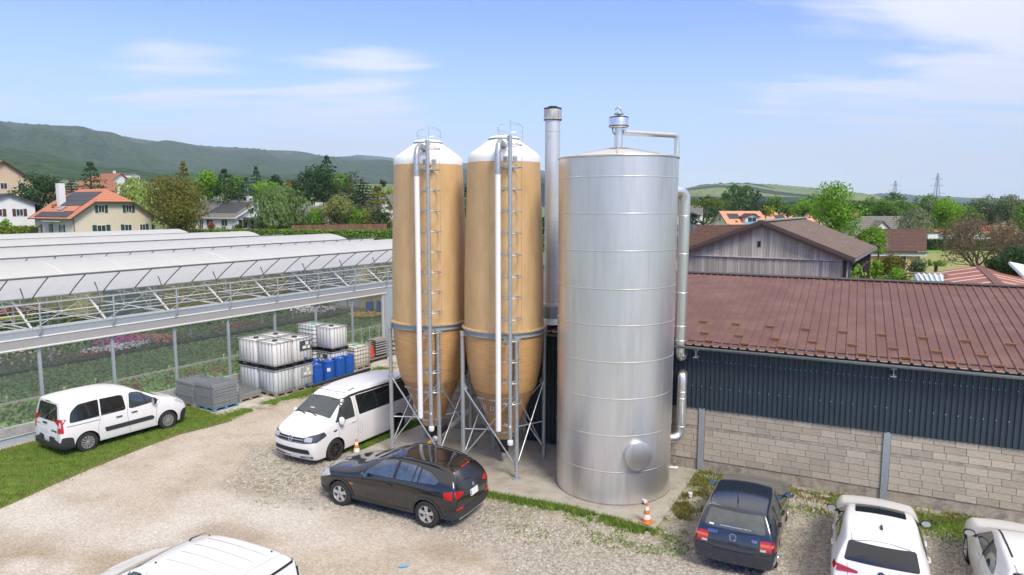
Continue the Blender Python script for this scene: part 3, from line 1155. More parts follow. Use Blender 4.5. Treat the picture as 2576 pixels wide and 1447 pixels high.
# manhole
mh = Vector((0.395, -1.57, 1.44)); md = Vector((0.395, -1.57, 0)).normalized()
rot = Vector((0, 0, 1)).rotation_difference(md).to_matrix().to_4x4()
man = MB().lathe([(0.375, -0.18), (0.375, 0.10), (0.385, 0.11), (0.385, 0.13), (0.37, 0.135), (0.0, 0.137)], 40)
man.v = [tuple(Matrix.Translation(mh + md * 0.02) @ rot @ Vector(p)) for p in man.v]
man.build('manhole', ALU, tank, smooth=30)
for ang, z, l in ((-14, 0.62, 0.14), (-68, 0.15, 0.07)):
    d_ = Vector((cos(radians(ang)), sin(radians(ang)), 0))
    MB().tube([d_ * (TR - 0.02) + Vector((0, 0, z)), d_ * (TR + l) + Vector((0, 0, z))], 0.035, 10).tube([d_ * (TR + l) + Vector((0, 0, z)), d_ * (TR + l + .07) + Vector((0, 0, z))], 0.05, 10).build('drain_valve', WHITE, tank, smooth=True)

# ducts between tank and hall
duct = thing('insulated_duct', 'upper bright metal duct running down beside the tank and elbowing into the wall', 'duct', (0, 0, 0), 0, 'metal ducts at the tank')
top = Vector((5.03, 20.05, 8.45))
wp = wl(-0.62, -0.1, 3.60)
side = TC + (top - TC - Vector((0, 0, 8.45))).normalized() * (TR - .1)
R_D = 0.165
pts = [Vector((side.x, side.y, 8.40))] + elbow((top.x - .30, top.y - .15, 8.40), (top.x, top.y, 8.44), (top.x, top.y, 8.1)) + [Vector((top.x, top.y, 4.0))] + \
    elbow((top.x, top.y, 3.95), (top.x, top.y, 3.52), (top.x + (wp.x - top.x) * .55, top.y + (wp.y - top.y) * .55, 3.55)) + [wp + Vector((0, 0, .02)), wp + WN * .05]
body = MB().tube(pts, R_D, 28).build('pipe', ALU_PIPE, duct, smooth=True)
for z in (7.7, 6.6, 5.45, 4.45, 4.02):
    MB().lathe([(R_D + .001, z - .012), (R_D + .008, z), (R_D + .001, z + .012)], 28, (top.x, top.y, 0)).build('pipe_seam', ALU, duct)
ebs = elbow((top.x, top.y, 3.95), (top.x, top.y, 3.52), (top.x + (wp.x - top.x) * .55, top.y + (wp.y - top.y) * .55, 3.55))
for i in (1, 3, 5, 7, 8):
    dd = (ebs[min(i + 1, 8)] - ebs[i - 1]).normalized()
    MB().tube([ebs[i] - dd * .012, ebs[i] + dd * .012], R_D + .007, 28).build('pipe_seam', ALU, duct)
duct2 = thing('insulated_duct', 'lower bright metal duct leaving the blue wall and bending down to the tank foot', 'duct', (0, 0, 0), 0, 'metal ducts at the tank')
wp2 = wl(-0.60, -0.1, 2.95)
dn = Vector((5.12, 20.0, 0)) + WN * -.06
tk = TC + Vector((TR * .8, 0.75, 1.08))
pts = [wp2] + elbow((dn.x + (wp2.x - dn.x) * .35, dn.y + (wp2.y - dn.y) * .35, 2.95), (dn.x, dn.y, 2.95), (dn.x, dn.y, 2.5)) + elbow((dn.x, dn.y, 1.4), (dn.x, dn.y, 1.06), (dn.x - .25, dn.y - .08, 1.06)) + [tk]
MB().tube(pts, 0.15, 28).build('pipe', ALU_PIPE, duct2, smooth=True)
for z in (2.48, 2.28, 1.42):
    MB().lathe([(.151, z - .012), (.158, z), (.151, z + .012)], 28, (dn.x, dn.y, 0)).build('pipe_seam', ALU, duct2)
tag(MB().tube([wl(-.56, 0.0, 2.62), wl(-.56, -0.30, 2.60), wl(-.56, -0.36, 2.50)], 0.07, 14).build('orange_pipe_stub', M('orange_pvc', (0.42, 0.085, 0.03), rough=0.5, var=.1), smooth=True), 'orange plastic pipe stub coming out of the dark blue cladding', 'pipe')
tag(MB().lathe([(0.05, 0.05), (0.05, 0.13), (0.06, 0.13), (0.06, 0.17), (0.0, 0.17)], 14, (4.9, 17.95, 0)).build('pipe_fitting', WHITE, smooth=30), 'small white capped pipe standing up from the slab near the tank', 'pipe')

# ================================================================== CHIMNEY
CH = Vector((1.31, 22.4, 0))
chim = thing('flue_chimney', 'slim silver round chimney with sooty cap rising behind the tank', 'chimney', CH)
MB().lathe([(0.243, 4.75), (0.243, 10.75)], 36).build('flue', M('flue_paint', (0.63, 0.65, 0.66), rough=0.42, metal=0.5, var=0.05, scale=2), chim, smooth=True)
for z in (10.35, 7.5, 6.05):
    MB().lathe([(.2435, z - .006), (.249, z), (.2435, z + .006)], 36).build('flue_seam', GALV, chim)
cap = MB().lathe([(0.29, 10.72), (0.30, 10.74), (0.283, 10.76), (0.283, 11.06), (0.275, 11.09), (0.15, 11.10)], 36)
cap.build('flue_cap', M('sooty_cap', (0.50, 0.50, 0.48), rough=0.5, metal=0.4, var=0.25, scale=4, col2=(0.30, 0.24, 0.19), aniso=(4, 4, 0.8)), chim, smooth=30)
MB().lathe([(0.286, 11.05), (0.284, 11.10), (0.15, 11.105), (0.15, 11.15), (0.10, 11.15)], 30).build('soot_ring', BLACK, chim)
MB().lathe([(0.285, 10.715), (0.30, 10.73), (0.27, 10.745)], 30).build('dark_seal', BLACK, chim)
MB().lathe([(0.243, 4.70), (0.285, 4.70), (0.285, 4.79), (0.243, 4.80)], 36).build('storm_collar', M('collar_white', (0.7, 0.71, 0.72), rough=0.4, metal=.2, var=0.03), chim, smooth=30)
MB().lathe([(0.42, 4.12), (0.27, 4.30), (0.262, 4.72)], 36).build('flashing', M('lead_flashing', (0.34, 0.38, 0.41), rough=0.4, metal=0.6, var=0.1), chim, smooth=30)
MB().box((-0.11, -0.222, 10.22), (0.05, 0.02, 0.12)).build('rating_plate', M('plate_grey', (0.5, 0.45, 0.42), var=.2), chim)

# ================================================================== SILOS
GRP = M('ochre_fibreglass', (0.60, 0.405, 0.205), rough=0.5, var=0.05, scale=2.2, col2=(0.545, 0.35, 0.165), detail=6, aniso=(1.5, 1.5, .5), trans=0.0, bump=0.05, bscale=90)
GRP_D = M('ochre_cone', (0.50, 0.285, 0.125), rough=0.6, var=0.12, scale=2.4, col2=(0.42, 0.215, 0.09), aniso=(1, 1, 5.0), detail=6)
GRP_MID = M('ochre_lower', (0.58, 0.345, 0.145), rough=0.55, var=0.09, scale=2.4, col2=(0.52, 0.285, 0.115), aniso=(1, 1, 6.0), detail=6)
DOME = M('white_dome', (0.80, 0.80, 0.79), rough=0.5, var=0.06, scale=5, col2=(0.66, 0.65, 0.62), aniso=(1, 1, .35), c2lo=.55, c2hi=.8)
ROD = M('bright_rod', (0.60, 0.62, 0.63), rough=0.3, metal=0.75, var=0.08, scale=10)


def make_silo(label):
    s = thing('feed_silo', label, 'silo', (0, 0, 0), 0, 'ochre silos on legs')
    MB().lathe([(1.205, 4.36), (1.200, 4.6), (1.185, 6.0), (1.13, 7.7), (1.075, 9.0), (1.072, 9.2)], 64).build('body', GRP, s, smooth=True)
    MB().lathe([(1.074, 9.195), (1.074, 9.30), (1.05, 9.40), (0.98, 9.475), (0.70, 9.68), (0.42, 9.87), (0.36, 9.91)], 64).build('dome', DOME, s, smooth=True)
    MB().lathe([(0.46, 9.885), (0.47, 9.905), (0.40, 9.955), (0.20, 9.99), (0, 10.0)], 40).build('lid', DOME, s, smooth=30)
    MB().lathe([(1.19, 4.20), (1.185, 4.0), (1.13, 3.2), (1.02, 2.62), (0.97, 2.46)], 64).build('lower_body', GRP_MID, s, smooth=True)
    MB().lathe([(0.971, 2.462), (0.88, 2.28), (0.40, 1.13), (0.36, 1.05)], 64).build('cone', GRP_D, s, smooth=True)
    MB().lathe([(0.365, 1.06), (0.375, 1.04), (0.36, 1.02), (0.27, 0.84)], 32).build('cone_tip', GRP, s, smooth=30)
    fl_ = MB().lathe([(1.19, 4.30), (1.285, 4.315), (1.285, 4.345), (1.20, 4.37)], 64).build('flange', M('flange_tan', (0.52, 0.36, 0.20), rough=0.6, var=0.2, scale=12), s, smooth=30)
    bo = MB()
    for k in range(36):
        a = 2 * pi * k / 36
        bo.box((1.245 * cos(a), 1.245 * sin(a), 4.352), (0.03, 0.055, 0.012), a)
    bo.build("flange_bolts", M("bolt_dark", (0.16, 0.10, 0.06), var=0.2), fl_)["kind"] = "stuff"
    MB().lathe([(1.19, 4.165), (1.255, 4.165), (1.255, 4.185), (1.215, 4.19), (1.215, 4.285), (1.27, 4.29), (1.27, 4.31), (1.19, 4.31)], 64).build('ring_beam', GALV_D, s, smooth=30)
    a0 = atan2(-1.16, 0.346)
    feet = []
    for k in range(4):
        a = a0 + k * pi / 2
        x, y = 1.30 * cos(a), 1.30 * sin(a)
        feet.append((x, y, a))
        lg = MB().lathe([(0.062, 0.02), (0.062, 4.17)], 14, (x, y, 0)).build('leg', GALV, s, smooth=True)
        MB().box((x, y, 0.012), (0.26, 0.26, 0.022), a).build('foot_plate', GALV_D, lg)
        MB().box((x * .97, y * .97, 4.16), (0.20, 0.16, 0.14), a).build('leg_bracket', GALV_D, lg)
    for k in range(4):
        x0, y0, _ = feet[k]; x1, y1, _ = feet[(k + 1) % 4]
        MB().tube([(x0, y0, 2.55), (x1, y1, 0.35)], 0.022, 8).build('brace', ROD, s, smooth=True)
        MB().tube([(x1, y1, 2.55), (x0, y0, 0.35)], 0.022, 8).build('brace', ROD, s, smooth=True)
        for z in (2.55,):
            MB().bar((x0, y0, z + .08), (x0 * .93 + x1 * .07, y0 * .93 + y1 * .07, z - .1), 0.02, 0.12).build('gusset', GALV_D, s)
        # horizontal stay from leg to the cone tip
        r_ = hypot(x0, y0)
        MB().tube([(x0, y0, 1.22), (x0 / r_ * .44, y0 / r_ * .44, 1.12)], 0.02, 8).build('stay', ROD, s, smooth=True)
    MB().lathe([(0.45, 1.09), (0.46, 1.10), (0.46, 1.14), (0.44, 1.15)], 32).build('stay_ring', ROD, s)
    # black outlet boot
    ob = MB()
    ob.lathe([(0.30, 0.845), (0.30, 0.825), (0.26, 0.80)], 4, a0=a0, a1=a0 + 2 * pi).lathe([(0.30, 0.82), (0.13, 0.47), (0.13, 0.36)], 4, capt=False, a0=a0, a1=a0 + 2 * pi)
    ob.build('outlet_boot', BLACK, s)
    MB().box((0, -.02, 0.29), (0.12, 0.10, 0.12)).lathe([(0.05, 0.22), (0.05, 0.27), (0, .27)], 10, (0.0, -0.03, 0)).build('outlet_slide', GALV, s)
    # fill mast in front
    mx, my = 0.19, -1.74
    mast = MB().tube([(mx, my, 1.35), (mx, my, 9.82)], 0.058, 14).build('mast', GALV, s, smooth=True)
    MB().tube([(mx, my, 9.72), (mx - .03, my + .12, 9.80), (mx - .06, my + .9, 9.78)], 0.05, 12).build('mast_elbow', GALV, s, smooth=True)
    MB().lathe([(0.075, 1.20), (0.085, 1.24), (0.085, 1.31), (0.06, 1.36)], 14, (mx, my, 0)).build('mast_coupling', WHITE, s)
    MB().box((mx, my - .055, 1.75), (0.05, 0.012, 0.06)).build('tag_plate', WHITE, mast)
    MB().bar((mx, my, 1.45), (mx * .4, my * .28, 1.14), .03, .03).build('stay', ROD, s)
    hr = 0.325
    cx, cy_ = mx, my + hr + 0.03
    ring = None
    z = 2.36
    while z < 9.8:
        if ring is None:
            hb = MB().tube([(hr * cos(a), hr * sin(a), 0) for a in [2 * pi * i / 28 for i in range(28)]], 0.013, 5, closed=True)
            for sg in (-1, 1):
                hb.tube([(0, -hr, -0.02), (sg * 0.10, -hr + .10, 0.05), (sg * 0.21, -hr + .25, 0.04)], 0.011, 5)
            o = hb.build('hoop', GALV, s, loc=(cx, cy_, z)); ring = o.data
        else:
            inst(ring, 'hoop', s, (cx, cy_, z))
        z += 0.603
    rg = None
    z = 1.75
    while z < 9.6:
        if rg is None:
            rb = MB().tube([(0, 0, -0.07), (-0.16, 0.02, 0.03), (-0.17, 0.02, 0.06), (0, 0.0, 0.02)], 0.011, 5)
            o = rb.build('climbing_step', GALV, s, loc=(mx, my, z)); rg = o.data
        else:
            inst(rg, 'climbing_step', s, (mx, my, z))
        z += 0.605
    for dx in (-0.30, 0.32):
        MB().tube([(cx + dx, cy_ - .05, 2.3), (cx + dx * .98, cy_ - .05, 6), (cx + dx, cy_ - .05, 9.6), (cx + dx * 1.1, cy_, 10.1)], 0.005, 4).build('guide_wire', GALV, s)
    for tilt, r_, zc in ((0.85, 0.345, 10.03), (1.12, 0.345, 10.06)):
        MB().tube([(cx + r_ * cos(a), cy_ + r_ * sin(a) * sin(tilt), zc + r_ * sin(a) * cos(tilt)) for a in [2 * pi * i / 40 for i in range(40)]], 0.007, 4, closed=True).build('top_hoop', GALV, s)
    MB().tube([(cx, cy_, 9.8), (cx, cy_, 10.3)], 0.006, 4).build('guide_wire', GALV, s)
    # white vent pipe with grey upper part
    wx, wy = mx - 0.335, my + 0.10
    MB().lathe([(0.065, 1.58), (0.078, 1.58), (0.078, 8.82)], 20, (wx, wy, 0)).build('vent_pipe', M('white_pvc', (0.82, 0.82, 0.81), rough=0.35, var=0.02), s, smooth=30)
    MB().tube([(wx, wy, 8.80), (wx, wy, 9.40), (wx + .02, wy + .06, 9.58), (wx + .06, wy + .30, 9.70), (wx + .12, wy + .75, 9.68), (wx + .16, wy + .95, 9.55)], 0.084, 18).build('vent_elbow', GALV, s, smooth=True)
    for z in (1.75, 4.05, 6.4):
        MB().bar((wx - .1, wy + .02, z), (mx, my, z), 0.03, 0.02).build('pipe_clip', GALV, s)
    for dx in (-0.13, 0.13):
        MB().box((mx + dx, my + .42, 9.22), (0.12, 0.10, 0.15)).build('control_box', GALV_D, s)
    MB().bar((mx, my, 9.14), (mx, my + .72, 9.14), .04, .03).build('mast_bracket', GALV, s)
    MB().bar((mx, my, 4.23), (mx * .8, my + .55, 4.23), .05, .05).build('mast_bracket', GALV, s)
    # inspection hatch on the cone
    nrm = Vector((cos(radians(-112)), sin(radians(-112)), 0))
    def cone_pt(a, z, off=0.02):
        r2 = 0.40 + (z - 1.13) / (2.28 - 1.13) * (0.88 - 0.40) + off
        return Vector((r2 * cos(a), r2 * sin(a), z - off * .4))
    a1, a2 = radians(-150), radians(-104)
    hp = MB().slab([cone_pt(a1, 2.22), cone_pt(a1 + .1, 1.72), cone_pt(a2 - .1, 1.72), cone_pt(a2, 2.22)], 0.03)
    ha = hp.build('hatch', GALV_D, s)
    MB().bar(cone_pt(a1 - .02, 2.24, .04), cone_pt(a2 + .02, 2.24, .04), .05, .05).build('hatch_hinge', GALV, ha)
    for aa in (-138, -118):
        MB().tube([cone_pt(radians(aa), 2.05, .04), cone_pt(radians(aa), 1.95, .10), cone_pt(radians(aa + 6), 1.95, .10), cone_pt(radians(aa + 6), 2.05, .04)], 0.012, 5).build('hatch_latch', ROD, ha)
    return s


C1 = Vector((-2.62, 21.69, 0.05)); C2 = Vector((-0.24, 20.46, 0.05))
silo = make_silo('ochre silo with white dome on four legs, left of the pair')
silo.location = C1
dup(silo, C2, 0, 'ochre silo with white dome on four legs, right of the pair beside the chimney')

aug = thing('auger_conveyor', 'white slanted conveyor tube with yellow end under the left silo', 'conveyor')
a_, b_ = P(1093, 1104, 21.25), P(1182, 1035, 23.05)
MB().tube([a_, b_], 0.075, 16).build('tube', WHITE, aug, smooth=30)
dd = (a_ - b_).normalized()
MB().tube([a_, a_ + dd * 0.22], 0.03, 10).build('shaft', GALV, aug)
MB().tube([a_ + dd * .22, a_ + dd * .32], 0.055, 12).build('end_cap', M('yellow_cap', (0.75, 0.42, 0.02), var=.1), aug)
MB().bar(a_ - dd * 0.05 + Vector((0, 0, .07)), a_ - dd * .75 + Vector((0, 0, .09)), .22, .05).build('feed_tray', BLACK, aug)


def cone(loc, label):
    c = thing('traffic_cone', label, 'traffic cone', loc, RNG.uniform(0, 1), 'orange and white traffic cones')
    ORG = M('cone_orange', (0.62, 0.20, 0.045), rough=0.55, var=0.15, scale=8)
    CW = M('cone_white', (0.74, 0.72, 0.68), rough=0.5, var=0.08)
    MB().box((0, 0, 0.018), (0.31, 0.31, 0.035)).build('base', M('cone_base', (0.50, 0.24, 0.12), rough=0.7, var=.2), c)
    hs = [(0.035, 0.125), (0.12, 0.105), (0.235, 0.080), (0.34, 0.062), (0.44, 0.043), (0.53, 0.027)]
    for i in range(5):
        (z0, r0), (z1, r1) = hs[i], hs[i + 1]
        MB().lathe([(r0, z0), (r1, z1)], 20, capt=(i == 4)).build('sleeve' if i % 2 else 'cone_section', CW if i % 2 == 1 else ORG, c, smooth=True)
    return c


cone((-5.02, 21.28, 0.0), 'faded traffic cone at the slab corner by the camper van wheel')
cone((3.40, 16.42, 0.05), 'bright traffic cone at the front slab corner before the metal tank')
gq = G(1015, 1426)
b = MB()
for i in range(9):
    a = RNG.uniform(0, 6.28)
    b.lathe([(0.012, -.05), (.02, 0), (0.010, 0.05)], 6, (gq.x + RNG.uniform(-.09, .09), gq.y + RNG.uniform(-.03, .03), 0.02), axis='x')
tag(b.build('rubber_glove', M('nitrile_blue', (0.10, 0.36, 0.72), rough=0.5, var=.1)), 'crumpled light blue rubber glove lying on the gravel', 'glove')


# ================================================================== GREENHOUSE
BW = 10.45           # bay width
TA, TB = -7.0, 29.0  # ends along the gutter
FILM = M('white_film', (0.90, 0.90, 0.89), rough=0.4, var=0.03, scale=0.6, trans=0.5, spec=0.35)
FILM2 = M('flap_film', (0.86, 0.865, 0.865), rough=0.4, var=0.04, scale=1.1, col2=(0.70, 0.67, 0.63), c2lo=.62, c2hi=.8, trans=0.55, spec=0.3)
FRAME = M('greenhouse_steel', (0.40, 0.45, 0.48), rough=0.45, metal=0.4, var=0.10, scale=6)
FRAME_W = M('greenhouse_steel_pale', (0.62, 0.63, 0.61), rough=0.5, metal=0.2, var=0.10, scale=6)
DARKPIPE = M('dark_pipe', (0.13, 0.145, 0.15), rough=0.5, metal=0.3, var=0.2, scale=8)


def film_profile(s0):
    pts = []
    for i in range(15):
        f = i / 14
        s = 1.45 + (BW - 2.2) * f
        c = (s - BW / 2) / (BW / 2 - 0.0)
        z = 3.86 + (5.78 - 3.86) * (1 - abs(c) ** 1.75)
        pts.append((s0 + s, z))
    return pts


def net_material():
    m = bpy.data.materials.new('insect_net')
    m.use_nodes = True
    t = m.node_tree; t.nodes.clear(); L = t.links.new
    out = t.nodes.new('ShaderNodeOutputMaterial')
    tr = t.nodes.new('ShaderNodeBsdfTransparent')
    df = t.nodes.new('ShaderNodeBsdfDiffuse'); df.inputs[0].default_value = (0.62, 0.66, 0.66, 1)
    mx = t.nodes.new('ShaderNodeMixShader'); mx.inputs[0].default_value = 0.10
    L(tr.outputs[0], mx.inputs[1]); L(df.outputs[0], mx.inputs[2]); L(mx.outputs[0], out.inputs[0])
    return m


def build_greenhouse():
    g = thing('greenhouse', 'large white film greenhouse with raised roof flaps and open netted sides', 'greenhouse', GA, G_ANG)
    # foot of the wall
    MB().box(((TA + 18.4) / 2, 0.03, 0.45), (18.4 - TA, 0.16, 0.30)).build('base_wall', M('base_concrete', (0.36, 0.37, 0.36), rough=0.9, var=0.2, scale=2.5, col2=(0.25, 0.26, 0.25), bump=.2), g)
    MB().box(((TA + 18.4) / 2, -0.06, 0.275), (18.4 - TA, 0.05, 0.03)).build('base_rail', FRAME_W, g)
    MB().box(((TA + 18.4) / 2, -0.02, 0.13), (18.4 - TA, 0.05, 0.27)).build('base_sheet', M('base_film', (0.36, 0.42, 0.46), rough=0.5, var=0.1), g)
    posts = [1.38 + 2.452 * k for k in range(-3, 8)]
    pm = None
    for t in posts:
        if pm is None:
            o = MB().box((0, 0, 2.1), (0.10, 0.07, 3.0)).build('front_post', FRAME, g, loc=(t, 0.02, 0)); pm = o.data
        else:
            inst(pm, 'front_post', g, (t, 0.02, 0))
    # gutter
    prof = [(-0.10, 3.56), (-0.10, 3.74), (-0.12, 3.80), (-0.10, 3.82), (0.02, 3.70), (0.20, 3.70), (0.28, 3.83), (0.30, 3.82), (0.26, 3.60), (-0.06, 3.56)]
    vs = [(TA, s, z) for s, z in prof] + [(TB, s, z) for s, z in prof]
    n = len(prof)
    MB().add(vs, [(i, (i + 1) % n, n + (i + 1) % n, n + i) for i in range(n)]).build('gutter', FRAME, g)
    MB().box(((TA + TB) / 2, -0.115, 3.545), (TB - TA, 0.03, 0.04)).build('film_clip_rail', WHITE, g)
    MB().box(((TA + 18.4) / 2, -0.10, 3.37), (18.4 - TA, 0.012, 0.33)).build('rolled_film_band', M('band_film', (0.50, 0.50, 0.485), rough=0.45, var=0.08, scale=1.5, trans=0.35, aniso=(6, 1, 1)), g)
    MB().tube([(TA, -0.11, 3.19), (18.55, -0.11, 3.19)], 0.04, 8).build('roll_pipe', FRAME_W, g, smooth=True)
    # netting
    net = MB().add([(TA, 0.0, 0.58), (18.4, 0.0, 0.58), (18.4, 0.0, 3.25), (TA, 0, 3.25)], [(0, 1, 2, 3)])
    net.build('insect_net', net_material(), g)
    # closed panels at the right-hand end
    PANEL = M('end_panel', (0.40, 0.46, 0.49), rough=0.4, var=0.06, scale=1, trans=0.15)
    for a, b_ in ((18.4, 19.9), (19.93, 23.4), (23.43, 29.0)):
        MB().box(((a + b_) / 2, -0.06, 1.75), (b_ - a, 0.06, 3.5)).build('side_panel', PANEL, g)
    MB().box((18.4, -0.02, 1.8), (0.12, 0.14, 3.5)).build('corner_post', FRAME_W, g)
    # diagonal wind braces at the left
    MB().tube([(-3.5, 0.08, 0.4), (0.9, 0.08, 3.5)], 0.03, 6).build('wind_brace', FRAME, g)
    MB().tube([(-3.6, 0.08, 2.9), (0.3, 0.08, 0.55)], 0.03, 6).build('wind_brace', FRAME, g)
    # bays
    arch = rack = None
    for k in range(4):
        s0 = k * BW
        pr = film_profile(s0)
        nseg = 18
        vs = []
        for i in range(nseg + 1):
            t = TA + (TB - TA) * i / nseg
            for s, z in pr:
                vs.append((t, s, z - 0.02 * (i % 2) * (0.5 if k else 1)))
        n = len(pr)
        fs = [(i * n + j, i * n + j + 1, (i + 1) * n + j + 1, (i + 1) * n + j) for i in range(nseg) for j in range(n - 1)]
        MB().add(vs, fs).build('roof_film', FILM, g, smooth=True)
        hs, hz = pr[0]
        # raised flap
        fp = [(s0 + 1.45 - 1.30 * f, hz + 0.03 + (5.52 - hz) * (f + 0.03 * sin(pi * f))) for f in [i / 6 for i in range(7)]]
        vs = [(TA, s, z) for s, z in fp] + [(TB, s, z) for s, z in fp]
        n = len(fp)
        fl = MB().add(vs, [(i, i + 1, n + i + 1, n + i) for i in range(n - 1)]).build('roof_flap', FILM2, g, smooth=True)
        MB().tube([(TA, fp[-1][0], fp[-1][1]), (TB, fp[-1][0], fp[-1][1])], 0.035, 8).build('flap_edge_pipe', DARKPIPE, fl, smooth=True)
        MB().tube([(TA, hs, hz + .01), (TB, hs, hz + .01)], 0.03, 6).build('hinge_pipe', FRAME_W, fl)
        if k < 3:
            ra = None
            t = TA + 0.32
            i = 0
            while t < TB - .2:
                if ra is None:
                    rb = MB().tube([(0, s - 0.015, z - 0.03) for s, z in fp], 0.02, 5)
                    o = rb.build('flap_rafter', DARKPIPE, fl, loc=(t, 0, 0)); ra = o.data
                else:
                    inst(ra, 'flap_rafter', fl, (t, 0, 0))
                t += 1.226
        if k == 0:
            for t in posts:
                t2 = t - 0.12
                if arch is None:
                    ab = MB().tube([(0, 0.1, 3.80)] + [(0, s, z - 0.05) for s, z in [(0.75, 4.28)] + pr], 0.04, 7)
                    o = ab.build('roof_arch', FRAME_W, g, loc=(t2, 0, 0)); arch = o.data
                    rk = MB().tube([(0, 0.72, 5.16), (0, 0.50, 4.80), (0, 0.42, 4.4), (0, 0.55, 4.0), (0, 0.75, 3.78)], 0.022, 6)
                    o = rk.build('rack_arm', DARKPIPE, g, loc=(t2, 0, 0)); rack = o.data
                    tb = MB().tube([(0, 0.1, 3.78), (0, BW, 3.78)], 0.03, 6)
                    for s in (1.4, 3.4, 5.2, 7.0, 9.0):
                        zt = 3.86 + (5.78 - 3.86) * (1 - abs((s - BW / 2) / (BW / 2)) ** 1.75) - .06
                        tb.tube([(0, s, 3.78), (0, s, zt)], 0.016, 5)
                        tb.tube([(0, s, 3.78), (0, s + 1.0, zt if s < 5 else zt - .25)], 0.014, 5)
                        tb.tube([(0, s, zt), (1.2, s + .7, 3.78)], 0.012, 4)
                    o = tb.build('tie_truss', FRAME_W, g, loc=(t2, 0, 0)); truss = o.data
                    ps = MB().tube([(0, -0.11, 3.57), (0, -0.20, 3.63), (0, -0.27, 3.80), (0, -0.29, 4.0), (0, -0.29, 4.70)], 0.03, 8)
                    o = ps.build('rail_post', FRAME, g, loc=(t, 0, 0), smooth=True); rp = o.data
                    cl = MB().box((0, 0, 1.9), (0.09, 0.09, 3.8)).box((0, 0, .1), (.2, .2, .2))
                    o = cl.build('inner_column', FRAME, g, loc=(t2, BW, 0)); colm = o.data
                    wb = MB().tube([(0, 0.1, 3.74), (0.0, 1.35, 4.55)], 0.014, 5).tube([(0.1, .3, 3.75), (2.3, 1.3, 4.5)], 0.012, 4).tube([(2.3, .3, 3.75), (0.1, 1.3, 4.5)], 0.012, 4)
                    o = wb.build('roof_lattice', FRAME_W, g, loc=(t2, 0, 0)); lat = o.data
                else:
                    inst(arch, 'roof_arch', g, (t2, 0, 0))
                    inst(rack, 'rack_arm', g, (t2, 0, 0))
                    inst(truss, 'tie_truss', g, (t2, 0, 0))
                    inst(rp, 'rail_post', g, (t, 0, 0))
                    inst(colm, 'inner_column', g, (t2, BW, 0))
                    inst(lat, 'roof_lattice', g, (t2, 0, 0))
            for t in (20.87, 23.3, 25.8, 28.2):
                inst(rp, 'rail_post', g, (t, 0, 0)); inst(arch, 'roof_arch', g, (t, 0, 0)); inst(colm, 'inner_column', g, (t, BW, 0)); inst(rack, 'rack_arm', g, (t, 0, 0))
                inst(truss, 'tie_truss', g, (t, 0, 0)); inst(lat, 'roof_lattice', g, (t, 0, 0))
            for row in (2, 3):
                for t in posts[::1]:
                    inst(colm, 'inner_column', g, (t, BW * row, 0))
        MB().box(((TA + TB) / 2, s0 + BW + .05, 3.72), (TB - TA, 0.3, 0.16)).build('valley_gutter', FRAME, g)
    for z in (4.12, 4.70):
        MB().tube([(TA, -0.29, z), (TB, -0.29, z)], 0.026, 6).build('rail', FRAME, g, smooth=True)
    for s, z, r in ((0.75, 4.22, .022), (3.0, 3.76, .02), (5.2, 3.76, .02), (7.5, 3.76, .02), (3.2, 5.3, .02), (5.2, 5.7, .02)):
        MB().tube([(TA, s, z), (TB, s, z)], r, 6).build('purlin', FRAME_W, g)
    # yellow hose slung below the trusses
    pts = []
    for i in range(90):
        t = TA + (TB - TA) * i / 89
        f = ((t - 1.26) / 2.452) % 1
        pts.append((t, 2.2, 3.74 - 0.42 * sin(pi * f)))
    MB().tube(pts, 0.022, 5).build('slung_hose', M('yellow_hose', (0.55, 0.40, 0.13), rough=0.6, var=.1), g)
    # partition panels inside and the far ends
    PY = M('yellow_partition', (0.55, 0.52, 0.24), rough=0.5, var=0.08, scale=1, trans=0.2)
    PG = M('grey_partition', (0.36, 0.44, 0.43), rough=0.4, var=0.08, scale=1, trans=0.2)
    for i in range(12):
        MB().box((14.6 + 1.25 * i, 20.75, 1.75), (1.22, 0.05, 3.5)).build('partition', PG if i < 3 else PY, g)
    for i in range(8):
        MB().box((14.0, 21.4 + 1.25 * i, 1.75), (0.05, 1.22, 3.5)).build('partition', PY, g)
    for i in range(16):
        MB().box((TB, 0.6 + 2.6 * i, 1.9), (0.06, 2.5, 3.7)).build('end_panel', PY if i < 5 else PANEL, g)
    MB().add([(TB - .02, s, z) for s, z in [(BW * .1, 3.8)] + film_profile(0)] + [(TB - .02, BW, 3.8)], [tuple(range(17))]).build('gable_film', FILM, g)
    return g


build_greenhouse()


# ---- beds and plants inside
def leaf_quads(name, pts, z, size, mat, label, cat, zj=0.06, parent=None, tilt=0.7):
    n = len(pts)
    c = np.stack([pts[:, 0], pts[:, 1], z + NR.uniform(-zj, zj, n) if np.isscalar(z) else z], 1)
    a = NR.uniform(0, 2 * pi, n); ti = NR.normal(0, tilt, n); tj = NR.normal(0, tilt, n)
    u = np.stack([np.cos(a), np.sin(a), np.tan(np.clip(ti, -1.1, 1.1)) * .6], 1)
    v = np.stack([-np.sin(a), np.cos(a), np.tan(np.clip(tj, -1.1, 1.1)) * .6], 1)
    s = (size * NR.uniform(0.6, 1.3, n))[:, None] / 2
    V = np.stack([c - u * s - v * s * .7, c + u * s * .9 - v * s * .4, c + u * s + v * s * .8, c - u * s * .8 + v * s], 1).reshape(-1, 3)
    F = np.arange(4 * n).reshape(-1, 4)
    return stuff(npmesh(name, V, F, mat, parent), label, cat)


def bedpoly(t0, t1, s0, s1):
    return [gh(t0, s0), gh(t1, s0), gh(t1, s1), gh(t0, s1)]


